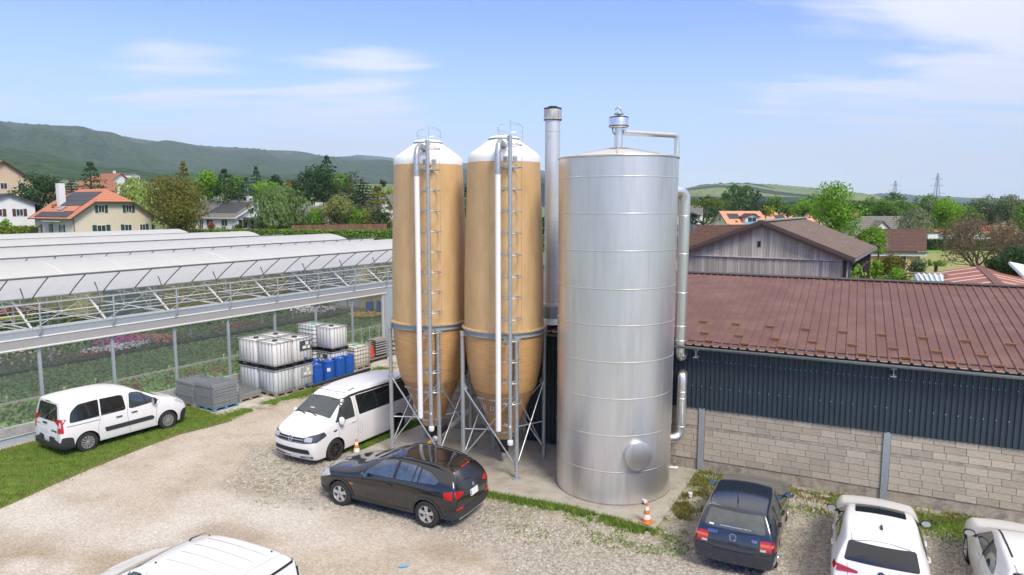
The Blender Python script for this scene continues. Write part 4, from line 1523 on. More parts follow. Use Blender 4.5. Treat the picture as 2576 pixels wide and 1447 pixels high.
sheet('greenhouse_floor', bedpoly(TA, TB, 0.05, 4 * BW), M('greenhouse_soil', (0.115, 0.085, 0.06), rough=0.95, var=0.3, scale=1.2, col2=(0.20, 0.17, 0.14), world=True), 0.03)
GR1 = M('bed_leaf', (0.16, 0.30, 0.085), rough=0.6, var=0.4, scale=2.4, col2=(0.22, 0.36, 0.10), trans=0.25, world=True, spec=.3)
GR2 = M('bed_leaf_dark', (0.105, 0.18, 0.07), rough=0.6, var=0.4, scale=2.0, col2=(0.15, 0.22, 0.08), trans=0.25, world=True, spec=.3)
BASE_G = M('bed_base', (0.08, 0.14, 0.045), rough=0.95, var=0.4, scale=5, world=True)
for nm, (t0, t1, s0, s1), z, gm_, cnt, lb in (
        ('geranium_bed', (TA, 26, 0.25, 4.0), 0.34, GR1, 27000, 'low green bedding plants in the strip along the greenhouse wall'),
        ('seedling_bed', (TA, 26, 4.55, 9.3), 0.32, GR1, 36000, 'wide bed of even green seedlings behind the concrete kerb'),
        ('flower_bed', (TA, 26, 9.9, 20.2), 0.45, GR2, 40000, 'dark green bed carrying pink, white and red flowers'),
        ('back_bed', (TA, 13.9, 20.8, 33), 0.4, GR2, 20000, 'rear greenhouse bed with red flowers and cream labels')):
    sheet(nm + '_base', bedpoly(t0, t1, s0, s1), BASE_G, z - 0.1)
    p = scatter_in(bedpoly(t0, t1, s0, s1), cnt)
    if nm == 'back_bed':
        p = clumped(p, 0.35, 0.45, 4)
    leaf_quads(nm, p, z, 0.115, gm_, lb, 'bedding plants')
structure(MB().prism(bedpoly(TA, 26, 4.05, 4.5), 0.0, 0.36).build('bed_kerb', M('kerb_concrete', (0.27, 0.26, 0.24), rough=0.9, var=0.15, scale=2, world=True)))


def flowers(name, t, s, rt, rs, n, col, z=0.52, label='', size=0.07, seed=0):
    a = NR.uniform(0, 2 * pi, n); r = np.sqrt(NR.random(n))
    tt = t + rt * r * np.cos(a); ss = s + rs * r * np.sin(a)
    x = GA.x + GT.x * tt + GN.x * ss; y = GA.y + GT.y * tt + GN.y * ss
    base = np.array([(1, 0, 0), (0, 1, 0), (-1, 0, 0), (0, -1, 0), (0, 0, 0.6), (0, 0, -.6)], float)
    tri = np.array([(0, 1, 4), (1, 2, 4), (2, 3, 4), (3, 0, 4), (1, 0, 5), (2, 1, 5), (3, 2, 5), (0, 3, 5)])
    V = base[None] * (size * NR.uniform(.6, 1.25, n))[:, None, None] + np.stack([x, y, z + NR.uniform(-.04, .06, n)], 1)[:, None]
    F = (tri[None] + (np.arange(n) * 6)[:, None, None]).reshape(-1, 3)
    stuff(npmesh(name, V.reshape(-1, 3), F, M('petal_' + col[0], col[1], rough=0.6, var=0.25, scale=4, world=True)), label, 'flowers')


RED = ('red', (0.52, 0.03, 0.035)); PINK = ('pink', (0.62, 0.17, 0.22)); MAG = ('magenta', (0.42, 0.06, 0.32)); WHT = ('white', (0.72, 0.66, 0.68))
SAL = ('salmon', (0.62, 0.20, 0.14)); YEL = ('yellow', (0.68, 0.46, 0.02)); PAL = ('palepink', (0.62, 0.40, 0.40)); LIME = ('lime', (0.36, 0.40, 0.03)); ORA = ('orange', (0.55, 0.13, 0.02))
flowers('white_flowers', 9.4, 10.7, 1.7, 0.8, 230, WHT, .56, 'patch of white flowers in the greenhouse', .085)
flowers('magenta_flowers', 10.6, 12.4, 1.5, 0.8, 200, MAG, .56, 'patch of magenta flowers behind the white ones', .085)
flowers('salmon_flowers', 11.9, 11.4, 0.9, 1.7, 140, SAL, .56, 'patch of salmon flowers beside the magenta ones', .085)
flowers('dusky_flowers', 11.2, 11.2, 1.0, .8, 90, ('dusky', (0.24, 0.10, 0.12)), .54, 'dusky flowers between the white and salmon patches', .08)
flowers('red_bed_flowers', 8.0, 10.3, 1.6, .4, 26, RED, .55, 'scattered red flowers before the white patch', .08)
flowers('pink_bed_flowers', 5.5, 12.4, 2.2, 1.5, 26, PAL, .55, 'few pale pink flowers at the left of the flower bed', .10)
flowers('crimson_flowers', 17.0, 11.0, 1.8, 0.9, 50, RED, .55, 'red flowers right of the salmon patch', .085)
flowers('white_far_flowers', 24.2, 12.2, 1.6, 1.6, 170, WHT, .55, 'white flowers at the far right of the greenhouse', .10)
flowers('yellow_far_flowers', 24.6, 7.5, 1.1, 1.2, 190, YEL, .52, 'yellow flowers near the greenhouse corner', .09)
flowers('geranium_flowers', 8.5, 2.3, 3.4, 1.3, 44, RED, .48, 'red geranium heads in the near bed', .075)
flowers('geranium_flowers', 1.0, 5.5, 5.5, 3.0, 14, ORA, .45, 'odd red heads in the seedling bed', .06)
flowers('pink_geraniums', 16.0, 2.4, 2.0, 1.2, 34, PINK, .48, 'pink heads in the near bed by the corner', .07)
flowers('back_red_flowers', 12.2, 30.5, 4.0, 2.0, 420, ORA, .5, 'red flowers in the rear bed seen under the raised flap', .10)
flowers('back_lime_plants', 10.2, 27.0, 1.8, .9, 700, LIME, .42, 'yellow green patch under the raised flap', .12)
flowers('back_cream_flowers', 11.5, 29, 4.5, 3.0, 130, ('cream', (0.66, 0.60, 0.42)), .5, 'cream flowers in the rear bed', .10)
lb_ = MB()
for i in range(46):
    if i < 16:
        t, s = RNG.uniform(-2, 18), RNG.choice((3.85, 4.25, 3.2))
    else:
        t, s = RNG.uniform(-2, 18), RNG.uniform(10, 19)
    q = gh(t, s, 0.62)
    lb_.box(q, (0.12, 0.01, 0.10), G_ANG + .4).box((q.x, q.y, .48), (0.015, 0.01, .22))
stuff(lb_.build('plant_labels', M('label_cream', (0.68, 0.60, 0.40), rough=.6, var=.05)), 'cream plant labels standing in the beds', 'labels')

# ================================================================== TANKS, BARRELS AND STACKS BY THE GREENHOUSE
TOTE = M('white_hdpe', (0.86, 0.865, 0.86), rough=0.42, var=0.03, scale=2, trans=0.25, rnd=0.04)
TOTE_B = M('bluish_hdpe', (0.70, 0.745, 0.77), rough=0.42, var=0.05, scale=2, trans=0.25)
TOTE_D = M('dirty_hdpe', (0.66, 0.62, 0.54), rough=0.5, var=0.12, scale=2.5, col2=(0.45, 0.36, 0.25), c2lo=.55, c2hi=.75)
CAGE = M('cage_steel', (0.33, 0.35, 0.355), rough=0.45, metal=0.5, var=0.12)
WOOD = M('pallet_wood', (0.30, 0.245, 0.175), rough=0.85, var=0.25, scale=8, aniso=(1, 6, 1))
PAPER = M('label_paper', (0.72, 0.72, 0.70), rough=0.7, var=0.02)
DPLATE = M('dark_label_plate', (0.055, 0.075, 0.085), rough=0.5, var=0.1)
GPLATE = M('grey_label_plate', (0.34, 0.35, 0.33), rough=0.6, var=0.12)
GREENCAP = M('green_cap', (0.02, 0.42, 0.32), rough=0.45, var=0.05)
BARREL = M('barrel_blue', (0.012, 0.095, 0.42), rough=0.42, var=0.08, scale=3)


def pallet(parent, mat, w=1.0, d=1.2, z0=0.0):
    p = MB().box((0, 0, z0 + 0.125), (w, d, 0.025))
    q = p.build('pallet', mat, parent)
    for x in (-w / 2 + .06, 0, w / 2 - .06):
        for y in (-d / 2 + .075, 0, d / 2 - .075):
            MB().box((x, y, z0 + 0.0625), (0.12, 0.15, 0.10)).build('pallet_block', mat, q)
        MB().box((x, 0, z0 + 0.008), (0.12, d, 0.016)).build('skid', mat, q)
    return q


def ibc(label, t, s, z, bottle=TOTE, cap=BLACK, plt=BLACK, grid=False, plate=None, group='white tanks in cages'):
    b = thing('caged_tank', label, 'liquid tank', gh(t, s, z), G_ANG + RNG.uniform(-.015, .015), group)
    pallet(b, plt)
    W_, D_, H0, H1 = 0.96, 1.16, 0.14, 1.10
    MB().box((0, 0, (H0 + H1) / 2), (W_, D_, H1 - H0)).build('bottle', bottle, b, bevel=0.06, smooth=60)
    c = MB()
    bars = (-0.36, -0.18, 0.0, 0.18, 0.36)
    for x in bars:
        for sg in (-1, 1):
            c.box((x * 1.0, sg * (D_ / 2 + .012), 0.62), (0.018, 0.016, 1.0))
    for y in (-0.44, -0.22, 0.0, 0.22, 0.44):
        for sg in (-1, 1):
            c.box((sg * (W_ / 2 + .012), y, 0.62), (0.016, 0.018, 1.0))
    zs = (0.16, 1.12) if not grid else (0.16, 0.36, 0.56, 0.76, 0.96, 1.12)
    for z_ in zs:
        rr = 0.014 if z_ != 1.12 else 0.02
        pts = [(x, y, z_) for x, y in rpoly([(-.5, -.6), (.5, -.6), (.5, .6), (-.5, .6)], 0.07, 3)]
        c.tube(pts, rr, 5, closed=True)
    c.build('cage', CAGE, b)
    for x in (-0.2, 0.2):
        MB().tube([(x, -.6, 1.125), (x, .6, 1.125)], 0.013, 5).build('top_bar', CAGE, b)
    MB().lathe([(0.12, 1.09), (0.12, 1.115), (0.10, 1.15), (0.0, 1.155)], 20).build('screw_cap', cap, b, smooth=30)

    if plate:
        side, pm_ = plate
        ax = (lambda w, h, p, d: ((-0.515 - d, p[0], p[1]), (0.008, w, h))) if side == 't' else (lambda w, h, p, d: ((p[0], -0.615 - d, p[1]), (w, 0.008, h)))
        pl = MB().box(*ax(0.66, 0.42, (.10, .80), 0)).build('label_plate', pm_, b)
        for x, z_, w, h in ((.16, .89, .16, .15), (.02, .72, .2, .12), (.25, .71, .14, .13), (.36, .86, .10, .18)):
            MB().box(*ax(w, h, (x, z_), .006)).build('label_sheet', PAPER if x < .3 else GPLATE, pl)
        MB().box(*ax(.14, .05, (.05, .25), .06)).tube([(0.05, -.58, .22), (.05, -.66, .22)], .05, 10).build('drain_valve', M('valve_blue', (0.05, 0.12, 0.38), var=.1), b)
    return b


IT0, IS0 = 9.30, -2.33
for i, (dt, ds, nm) in enumerate(((0, 0, 'nearest corner'), (1.03, 0, 'right'), (0, 1.24, 'left'), (1.03, 1.24, 'rear'))):
    tl = {'nearest corner': 'bluish white caged tank at ground level, nearest corner of the block of eight', 'right': 'bluish caged tank at ground level with a torn grey label plate',
          'left': 'bluish caged tank at ground level behind the flat mesh pallet', 'rear': 'caged tank at ground level hidden at the back of the block of eight'}[nm]
    ibc(tl, IT0 + dt, IS0 + ds, 0.02, TOTE_B, BLACK, WOOD, plate=('s', GPLATE) if nm == 'right' else None)
    tl = {'nearest corner': 'white caged tank in the top layer, nearest corner of the block of eight', 'right': 'white caged tank in the top layer with a dark label plate',
          'left': 'white caged tank in the top layer, left corner over the mesh stacks', 'rear': 'white caged tank in the top layer, rear corner beside the greenhouse net'}[nm]
    ibc(tl, IT0 + dt, IS0 + ds, 1.19, TOTE, BLACK, BLACK, plate=('s', DPLATE) if nm == 'right' else None)
ibc('white caged tank with black cap stacked on another behind the blue barrels', 13.12, -1.62, 1.19, TOTE, BLACK, BLACK)
ibc('lower caged tank with dark blue label behind the blue barrels', 13.12, -1.62, 0.02, TOTE_B, BLACK, BLACK, plate=('t', DPLATE))
ibc('white caged tank with green cap and square grid cage on top, by the greenhouse', 13.0, -0.52, 1.19, TOTE, GREENCAP, BLACK, grid=True)
ibc('lower caged tank under the green capped one by the greenhouse', 13.0, -0.52, 0.02, TOTE_B, BLACK, BLACK, grid=True)
ibc('dirty low caged tank with green cap standing alone right of the barrels', 14.5, -1.72, 0.02, TOTE_D, GREENCAP, WOOD, grid=True)


def barrel(label, t, s, z, bung=True, open_top=False):
    p = gh(t, s, z)
    b = thing('blue_barrel', label, 'barrel', p, RNG.uniform(0, 6.28), 'blue plastic barrels')
    prof = [(0.24, 0.0), (0.27, 0.02), (0.285, 0.12), (0.292, 0.30), (0.296, 0.46), (0.292, 0.62), (0.285, 0.80), (0.283, 0.84), (0.292, 0.86), (0.292, 0.91), (0.27, 0.925), (0.262, 0.905)]
    MB().lathe(prof + ([(0.20, .90), (0.19, .84), (0.0, 0.84)] if open_top else [(0.0, 0.90)]), 32, capb=True).build('drum', BARREL, b, smooth=50)
    MB().lathe([(0.045, 0.905), (0.045, 0.935), (0, 0.935)], 12, (0.17, 0, 0)).build('bung', M('bung_red', (0.5, 0.04, 0.06), var=.05), b)
    MB().lathe([(0.035, 0.905), (0.035, 0.93), (0, 0.93)], 12, (-0.15, 0.05, 0)).build('bung', WHITE, b)
    return b


b1 = barrel('blue barrel in the front row, leftmost and nearest the camper van nose', 11.22, -2.62, 0.02)
b2 = barrel('blue barrel in the front row with a white square sticker', 12.02, -2.50, 0.02)
MB().box((0.0, 0, 0), (0.01, 0.15, 0.16)).build('sticker', PAPER, b2, loc=(cos(-b2.rotation_euler.z - 1.15) * .297, sin(-b2.rotation_euler.z - 1.15) * .297, 0.55), rz=-b2.rotation_euler.z - 1.15)
barrel('plain blue barrel in the front row, third from the white tank block', 12.75, -2.42, 0.02)
barrel('blue barrel with an open top hole at the right end of the front row', 13.42, -2.36, 0.02, open_top=True)
barrel('blue barrel on the ground tucked against the white tank block', 11.05, -1.95, 0.02)
barrel('blue barrel on the ground just behind the front row', 11.72, -1.90, 0.02)
barrel('blue barrel on the ground at the back between the two tank groups', 11.50, -1.30, 0.02)
barrel('blue barrel stacked on top, the nearer of the two raised ones', 11.05, -1.95, 0.95)
barrel('blue barrel stacked on top, the farther of the two raised ones', 11.50, -1.30, 0.95)
for i in range(3):
    barrel(('blue barrel inside the greenhouse, left of three', 'blue barrel inside the greenhouse, middle of three', 'blue barrel inside the greenhouse, right of three')[i], 27.2 + i * .55, 9.6 - i * .55, 0.05)

# mesh panel stacks
WIRE = M('galv_wire', (0.36, 0.39, 0.41), rough=0.5, metal=0.45, var=0.15)


def mesh_panel_bm(n=8, w=1.06, up=0.13):
    b = MB()
    for i in range(n):
        x = -w / 2 + w * i / (n - 1)
        b.bar((x, -w / 2, 0), (x, w / 2, 0), 0.012, 0.012)
        b.bar((-w / 2, x, 0.011), (w / 2, x, 0.011), 0.013, 0.013)
        b.bar((-w / 2, x, 0.01), (-w / 2 - .035, x, up), 0.011, 0.011)
        b.bar((x, w / 2, 0.01), (x, w / 2 + .035, up), 0.011, 0.011)
    for sg in (-1, 1):
        b.bar((-w / 2, sg * w / 2, 0.03), (w / 2, sg * w / 2, 0.03), 0.012, 0.035)
        b.bar((sg * w / 2, -w / 2, 0.03), (sg * w / 2, w / 2, 0.03), 0.012, 0.035)
    return b


pmesh = None
for lab, t, s, layers, pw, z0 in (('tall stack of grey wire mesh trays on a blue pallet, in front', 6.72, -1.98, 14, M('blue_pallet', (0.10, 0.22, 0.36), rough=0.8, var=.2), 0.02),
                                  ('tall stack of grey wire mesh trays behind the one on the blue pallet', 6.62, -0.78, 13, WOOD, 0.02),
                                  ('low layer of wire mesh on a wooden pallet beside the caged tanks', 8.02, -1.75, 3, WOOD, 0.02)):
    st = thing('mesh_stack', lab, 'wire mesh stack', gh(t, s, z0), G_ANG, 'wire mesh tray stacks')
    pallet(st, pw, 1.1, 1.15)
    for i in range(layers):
        zz = 0.155 + i * 0.066
        off = (RNG.uniform(-.015, .015) + 0.02 * sin(i * .8), RNG.uniform(-.015, .015), zz)
        rot = (RNG.uniform(-.008, .008), RNG.uniform(-.008, .008), RNG.uniform(-.02, .02))
        if pmesh is None:
            o = mesh_panel_bm().build('mesh_tray', WIRE, st, loc=off); pmesh = o.data
        else:
            inst(pmesh, 'mesh_tray', st, off, rot)

# plant trolley with wooden shelves and a red canister
tr = thing('plant_trolley', 'steel plant trolley stacked with grey wooden shelves', 'trolley', gh(16.1, -1.55, 0.03), G_ANG)
TW = M('weathered_shelf', (0.24, 0.215, 0.185), rough=0.85, var=0.2, scale=7)
for x in (-.65, .65):
    for y in (-.28, .28):
        MB().lathe([(0.018, 0.15), (0.018, 1.85)], 8, (x, y, 0)).build('post', GALV_D, tr)
        MB().lathe([(0.07, -.02), (0.07, .02)], 12, (x * .85, y * .9, 0.075), axis='y', capb=True, capt=True).build('castor', BLACK, tr)
MB().box((0, 0, 0.19), (1.35, 0.60, 0.05)).build('base_deck', TW, tr)
for i, z in enumerate((0.40, 0.52, 0.66, 0.80, 0.92, 1.05, 1.12)):
    sh = MB().box((0.22, 0, z), (0.92, 0.58, 0.022)).build('shelf', TW, tr)
    MB().box((0.22, -.29, z - .025), (0.92, 0.02, 0.05)).build('shelf_lip', GALV_D, sh)
tr2 = thing('plant_trolley', 'second plant trolley half hidden behind the silo leg', 'trolley', gh(17.4, -1.3, 0.03), G_ANG)
for x in (-.5, .5):
    for y in (-.28, .28):
        MB().lathe([(0.018, 0.15), (0.018, 1.5)], 8, (x, y, 0)).build('post', GALV_D, tr2)
for z in (0.2, 0.45, 0.7, 0.95):
    MB().box((0, 0, z), (1.05, 0.6, 0.03)).build('shelf', TW, tr2)
cn = thing('red_canister', 'orange red plastic container leaning at the end of the trolley', 'container', gh(15.72, -1.55, 0.26), G_ANG)
MB().box((0, 0, 0.30), (0.30, 0.42, 0.58), taper=0.8).build('body', M('canister_red', (0.52, 0.085, 0.045), rough=0.5, var=.1), cn, bevel=0.03)
MB().box((0, 0, 0.61), (0.22, 0.3, 0.06)).build('lid', M('canister_red', (0.5, 0.08, 0.04)), cn)
tag(MB().lathe([(0.025, 0), (0.025, 1.9)], 8, gh(17.9, -1.9)).build('steel_rod', BLACK), 'thin dark upright rod by the silo leg', 'rod')


# ================================================================== VEHICLES
def paint(name, col, rough=0.22, var=0.03, coat=0.8):
    return M(name, col, rough=rough, var=var, scale=1.5, coat=coat, spec=0.5)


P_WHITE = paint('car_white', (0.74, 0.745, 0.75), 0.3, coat=0.5)
P_BLACK = paint('car_black', (0.010, 0.011, 0.013), 0.16, coat=1.0)
P_NAVY = paint('car_navy', (0.012, 0.020, 0.036), 0.2, coat=1.0)
GLASS = M('tinted_glass', (0.012, 0.015, 0.017), rough=0.03, var=0, spec=0.75, coat=0.3)
GLASS_L = M('clear_glass_dark_cabin', (0.045, 0.058, 0.062), rough=0.04, var=0.25, scale=2.5, spec=0.7, coat=0.3)
GLASS_S = M('painted_sky_glass', (0.055, 0.08, 0.115), rough=0.02, var=0.5, scale=2.2, spec=0.9, coat=0.6)  # bluish mottled base colour paints in the sky reflection
TRIM = M('grey_plastic_trim', (0.035, 0.037, 0.040), rough=0.6, var=0.15, scale=4)
SEAM = M('panel_gap', (0.06, 0.06, 0.062), rough=0.8, var=0)
TYRE = M('tyre_rubber', (0.025, 0.025, 0.026), rough=0.8, var=0.2, scale=9)
RIM_S = M('rim_silver', (0.55, 0.56, 0.57), rough=0.32, metal=0.7, var=0.06)
RIM_B = M('rim_black', (0.012, 0.012, 0.013), rough=0.22, var=0, coat=0.6)
DISC = M('wheel_dark', (0.03, 0.03, 0.03), rough=0.6, var=0.2)
CHROME = M('chrome', (0.75, 0.76, 0.77), rough=0.12, metal=1.0, var=0)
L_RED = M('lamp_red', (0.42, 0.010, 0.012), rough=0.12, var=0.12, scale=14, coat=0.8)
L_ORG = M('lamp_orange', (0.60, 0.12, 0.015), rough=0.12, var=0.1, coat=0.8)
L_CLR = M('lamp_clear', (0.42, 0.44, 0.45), rough=0.12, var=0.25, scale=16, coat=0.8, spec=0.8)
L_DRK = M('lamp_housing', (0.05, 0.055, 0.06), rough=0.15, var=0.3, scale=12, coat=0.8)
MIRR = M('mirror_blue', (0.12, 0.26, 0.42), rough=0.08, metal=0.5, var=0)
PLATE = M('plate_white', (0.76, 0.76, 0.75), rough=0.4, var=0.02)
INK = M('ink_black', (0.02, 0.02, 0.022), rough=0.5, var=0)
FYS = (1.0, 0.55, 0.0, -0.55, -1.0)


class Car:
    def __init__(self, name, label, cols, pnt, loc, heading, axf, axr, wr, track, arch=0.36, group='cars parked around the yard', rc=0.30, cre=0.35, bulge=(0.09, 0.05), cat='car', style='five', ty_w=0.2):
        self.root = thing(name, label, cat, loc, radians(heading), group)
        self.pnt = pnt
        self.rc = rc
        bm = bmesh.new()
        cl = bm.edges.layers.float.new('crease_edge')
        rings = []
        for xs, ws, zs, cr in cols:
            xs = (xs,) * 4 if isinstance(xs, (int, float)) else xs
            ring = []
            for k in range(4):
                ring.append(bm.verts.new((xs[k], ws[k], zs[k])))
            for f in FYS[1:4]:
                ring.append(bm.verts.new((xs[3], ws[3] * f, zs[3] + cr * (1 - f * f))))
            for k in (3, 2, 1, 0):
                ring.append(bm.verts.new((xs[k], -ws[k], zs[k])))
            for f in FYS[3:0:-1]:
                ring.append(bm.verts.new((xs[0], ws[0] * f, zs[0])))
            rings.append(ring)
        n = 14
        for i in range(len(rings) - 1):
            a, b = rings[i], rings[i + 1]
            for k in range(n):
                bm.faces.new((a[k], a[(k + 1) % n], b[(k + 1) % n], b[k]))
        for e, (ring, sg) in enumerate(((rings[0], 1), (rings[-1], -1))):
            xs, ws, zs, cr = cols[0] if e == 0 else cols[-1]
            xs = (xs,) * 4 if isinstance(xs, (int, float)) else xs
            gridv = {}
            for k in range(4):
                gridv[(k, 0)] = ring[k]; gridv[(k, 4)] = ring[10 - k]
            for j in (1, 2, 3):
                gridv[(3, j)] = ring[3 + j]
                gridv[(0, j)] = ring[14 - j]
            for k in (0, 1, 2, 3):
                for j in (1, 2, 3):
                    bl = bulge[0 if sg > 0 else 1] * (1 - FYS[j] ** 2)
                    if (k, j) in gridv:
                        gridv[(k, j)].co.x += sg * bl
                    else:
                        gridv[(k, j)] = bm.verts.new((xs[k] + sg * bl, ws[k] * FYS[j], zs[k]))
            for k in range(3):
                for j in range(4):
                    bm.faces.new((gridv[(k, j)], gridv[(k, j + 1)], gridv[(k + 1, j + 1)], gridv[(k + 1, j)]))
            for k in range(14):
                ed = bm.edges.get((ring[k], ring[(k + 1) % 14]))
                ed[cl] = cre if e else cre * 0.6
        for ring in rings:
            for a, b in ((3, 4), (6, 7)):
                pass
        for i in range(len(rings) - 1):
            for k in (0, 10):
                ed = bm.edges.get((rings[i][k], rings[i + 1][k])); ed[cl] = 0.7
            for k in (3, 7):
                ed = bm.edges.get((rings[i][k], rings[i + 1][k])); ed[cl] = self.rc
        bmesh.ops.recalc_face_normals(bm, faces=bm.faces)
        me = bpy.data.meshes.new('body'); bm.to_mesh(me); bm.free()
        tmp = bpy.data.objects.new('body', me); COL.objects.link(tmp)
        md = tmp.modifiers.new('s', 'SUBSURF'); md.levels = 3; md.render_levels = 3
        dg = bpy.context.evaluated_depsgraph_get()
        ev = tmp.evaluated_get(dg)
        m0 = bpy.data.meshes.new_from_object(ev)
        self.bvh = BVHTree.FromPolygons([v.co.copy() for v in m0.vertices], [tuple(p.vertices) for p in m0.polygons])
        cut = MB()
        for x in (axf, axr):
            for sg in (-1, 1):
                cut.lathe([(arch, sg * 1.2), (arch, sg * 0.52)], 32, (x, 0, wr), axis='y', capb=True, capt=True)
        cme = bpy.data.meshes.new('cut'); cme.from_pydata(cut.v, [], cut.f)
        bmc = bmesh.new(); bmc.from_mesh(cme); bmesh.ops.recalc_face_normals(bmc, faces=bmc.faces); bmc.to_mesh(cme); bmc.free()
        co = bpy.data.objects.new('cut', cme); COL.objects.link(co)
        cme.materials.append(DISC); me.materials.append(pnt)
        bo = tmp.modifiers.new('b', 'BOOLEAN'); bo.operation = 'DIFFERENCE'; bo.object = co; bo.solver = 'EXACT'; bo.material_mode = 'TRANSFER'
        bpy.context.view_layer.update()
        dg = bpy.context.evaluated_depsgraph_get()
        m1 = bpy.data.meshes.new_from_object(tmp.evaluated_get(dg))
        bpy.data.objects.remove(tmp); bpy.data.objects.remove(co)
        m1.name = 'body'
        self.body = link('body', m1, None, self.root, smooth=50)
        self.wheels = []
        wm = None
        for x in (axf, axr):
            for sg in (1, -1):
                self.wheel(x, sg, wr, track, style, ty_w)

    def wheel(self, x, sg, r, track, style, w):
        yo = sg * track
        key = (style, r)
        rr = r * (0.66 if style != 'steel' else 0.62)
        ty = MB().lathe([(rr * 0.97, -w * .5), (r * 0.93, -w * .5), (r * .985, -w * .40), (r, -w * .25), (r, w * .25), (r * .985, w * .40), (r * 0.93, w * .5), (rr * .97, w * .5), (rr * .9, w * .3)], 36, axis='y')
        o = ty.build('wheel', TYRE, self.root, smooth=35, loc=(x, yo - sg * w / 2, r))
        s = sg
        f = lambda y: s * (w * .5 + y)
        rb = MB()
        rb.lathe([(rr, f(-.005)), (rr * .93, f(0.0)), (rr * .86, f(-.03)), (rr * .84, f(-.09))], 36, axis='y')
        mat = RIM_B if style == 'black' else RIM_S
        n = {'five': 5, 'cap': 12, 'black': 10, 'seven': 7}[style]
        for i in range(n):
            a = 2 * pi * i / n + .3
            wd0, wd1 = {'five': (.075, .105), 'cap': (.018, .052), 'black': (.03, .028), 'seven': (.05, .05)}[style]
            t = Vector((-sin(a), 0, cos(a))); d = Vector((cos(a), 0, sin(a)))
            p0, p1 = d * (rr * .18), d * (rr * .93)
            q = []
            for e, wd in ((p0, wd0), (p1, wd1)):
                for sg2 in (-1, 1):
                    q.append(e + t * sg2 * wd * .5)
            y0, y1 = f(-.012), f(-.002)
            vs = [(v.x, y0 if i2 < 2 else y1, v.z) for i2, v in enumerate(q)]
            vs2 = [(v[0], v[1] - s * .03, v[2]) for v in vs]
            rb.add(vs + vs2, [(0, 1, 3, 2), (0, 4, 5, 1), (2, 3, 7, 6), (0, 2, 6, 4), (1, 5, 7, 3)])
        rb.lathe([(rr * .24, f(-.02)), (rr * .22, f(-.004)), (0, f(0))], 16, axis='y')
        rb.build('rim', mat, o, smooth=30)
        MB().lathe([(rr * .95, f(-.06)), (0, f(-.06))], 28, axis='y').build('brake_disc', DISC, o)
        if style in ('five',):
            MB().lathe([(rr * .13, f(.004)), (0, f(.005))], 14, axis='y').build('hub_badge', M('badge_blue', (0.10, 0.20, 0.42), var=0.5, scale=30), o)

    def lift(self, p, proj):
        return {'L': (p[0], 0, p[1]), 'R': (p[0], 0, p[1]), 'rear': (0, p[0], p[1]), 'front': (0, p[0], p[1]), 'top': (p[0], p[1], 0)}[proj]

    def hit(self, p, proj, cen=None):
        if proj in ('L', 'R'):
            sg = 1 if proj == 'L' else -1
            o, d = Vector((p[0], sg * 3, p[1])), Vector((0, -sg, 0))
        elif proj == 'rear':
            o, d = Vector((-6, p[0], p[1])), Vector((1, 0, 0))
        elif proj == 'front':
            o, d = Vector((6, p[0], p[1])), Vector((-1, 0, 0))
        else:
            o, d = Vector((p[0], p[1], 5)), Vector((0, 0, -1))
        h = self.bvh.ray_cast(o, d)
        if h[0] is None and cen is not None:
            for i in range(1, 40):
                f = i / 40
                h = self.bvh.ray_cast(o + (Vector(self.lift(cen, proj)) - Vector(self.lift(p, proj))) * f, d)
                if h[0] is not None:
                    break
        if h[0] is None:
            q = {'L': Vector((p[0], .8, p[1])), 'R': Vector((p[0], -.8, p[1])), 'rear': Vector((-2.1, p[0], p[1])), 'front': Vector((2.1, p[0], p[1])), 'top': Vector((p[0], p[1], 1.4))}[proj]
            h = self.bvh.find_nearest(q)
        n = h[1]
        if n.dot(d) > 0:
            n = -n
        return h[0], n

    def patch(self, name, poly, proj, mat, off=0.006, r=0.03, res=0.07, parent=None, thick=0.012):
        b = rpoly(poly, r, 3) if r else [tuple(p) for p in poly]
        bd = []
        for i in range(len(b)):
            p, q = Vector(b[i]), Vector(b[(i + 1) % len(b)])
            k = max(1, int((q - p).length / res))
            bd += [p + (q - p) * j / k for j in range(k)]
        nb = len(bd)
        poly2 = [(p.x, p.y) for p in bd]
        xs = np.arange(min(p[0] for p in poly2) + res / 2, max(p[0] for p in poly2), res)
        ys = np.arange(min(p[1] for p in poly2) + res / 2, max(p[1] for p in poly2), res)
        pts = list(bd)
        if len(xs) and len(ys):
            X, Y = np.meshgrid(xs, ys)
            sd = poly_sd(X, Y, poly2)
            pts += [Vector((x, y)) for x, y, s in zip(X.ravel(), Y.ravel(), sd.ravel()) if s > res * 0.35]
        res_ = geometry.delaunay_2d_cdt(pts, [], [list(range(nb))], 1, 1e-6)
        vs2, fs = res_[0], res_[2]
        vs = []; lo = []
        cen = (sum(p[0] for p in poly2) / nb, sum(p[1] for p in poly2) / nb)
        for p in vs2:
            h, n = self.hit(p, proj, cen)
            vs.append(h + n * off); lo.append(h - n * thick)
        m = MB().add(vs, [tuple(f) for f in fs])
        # skirt round the boundary
        o = len(vs)
        m.v += [tuple(v) for v in lo]
        cnt = {}
        for f in fs:
            for i in range(len(f)):
                e = (f[i], f[(i + 1) % len(f)])
                cnt[tuple(sorted(e))] = cnt.get(tuple(sorted(e)), []) + [e]
        for e in cnt.values():
            if len(e) == 1:
                a, c = e[0]
                m.f.append((a, o + a, o + c, c))
        return m.build(name, mat, parent or self.root, smooth=45)

    def both(self, name, poly, mat, **k):
        return [self.patch(name, poly, s, mat, **k) for s in 'LR']

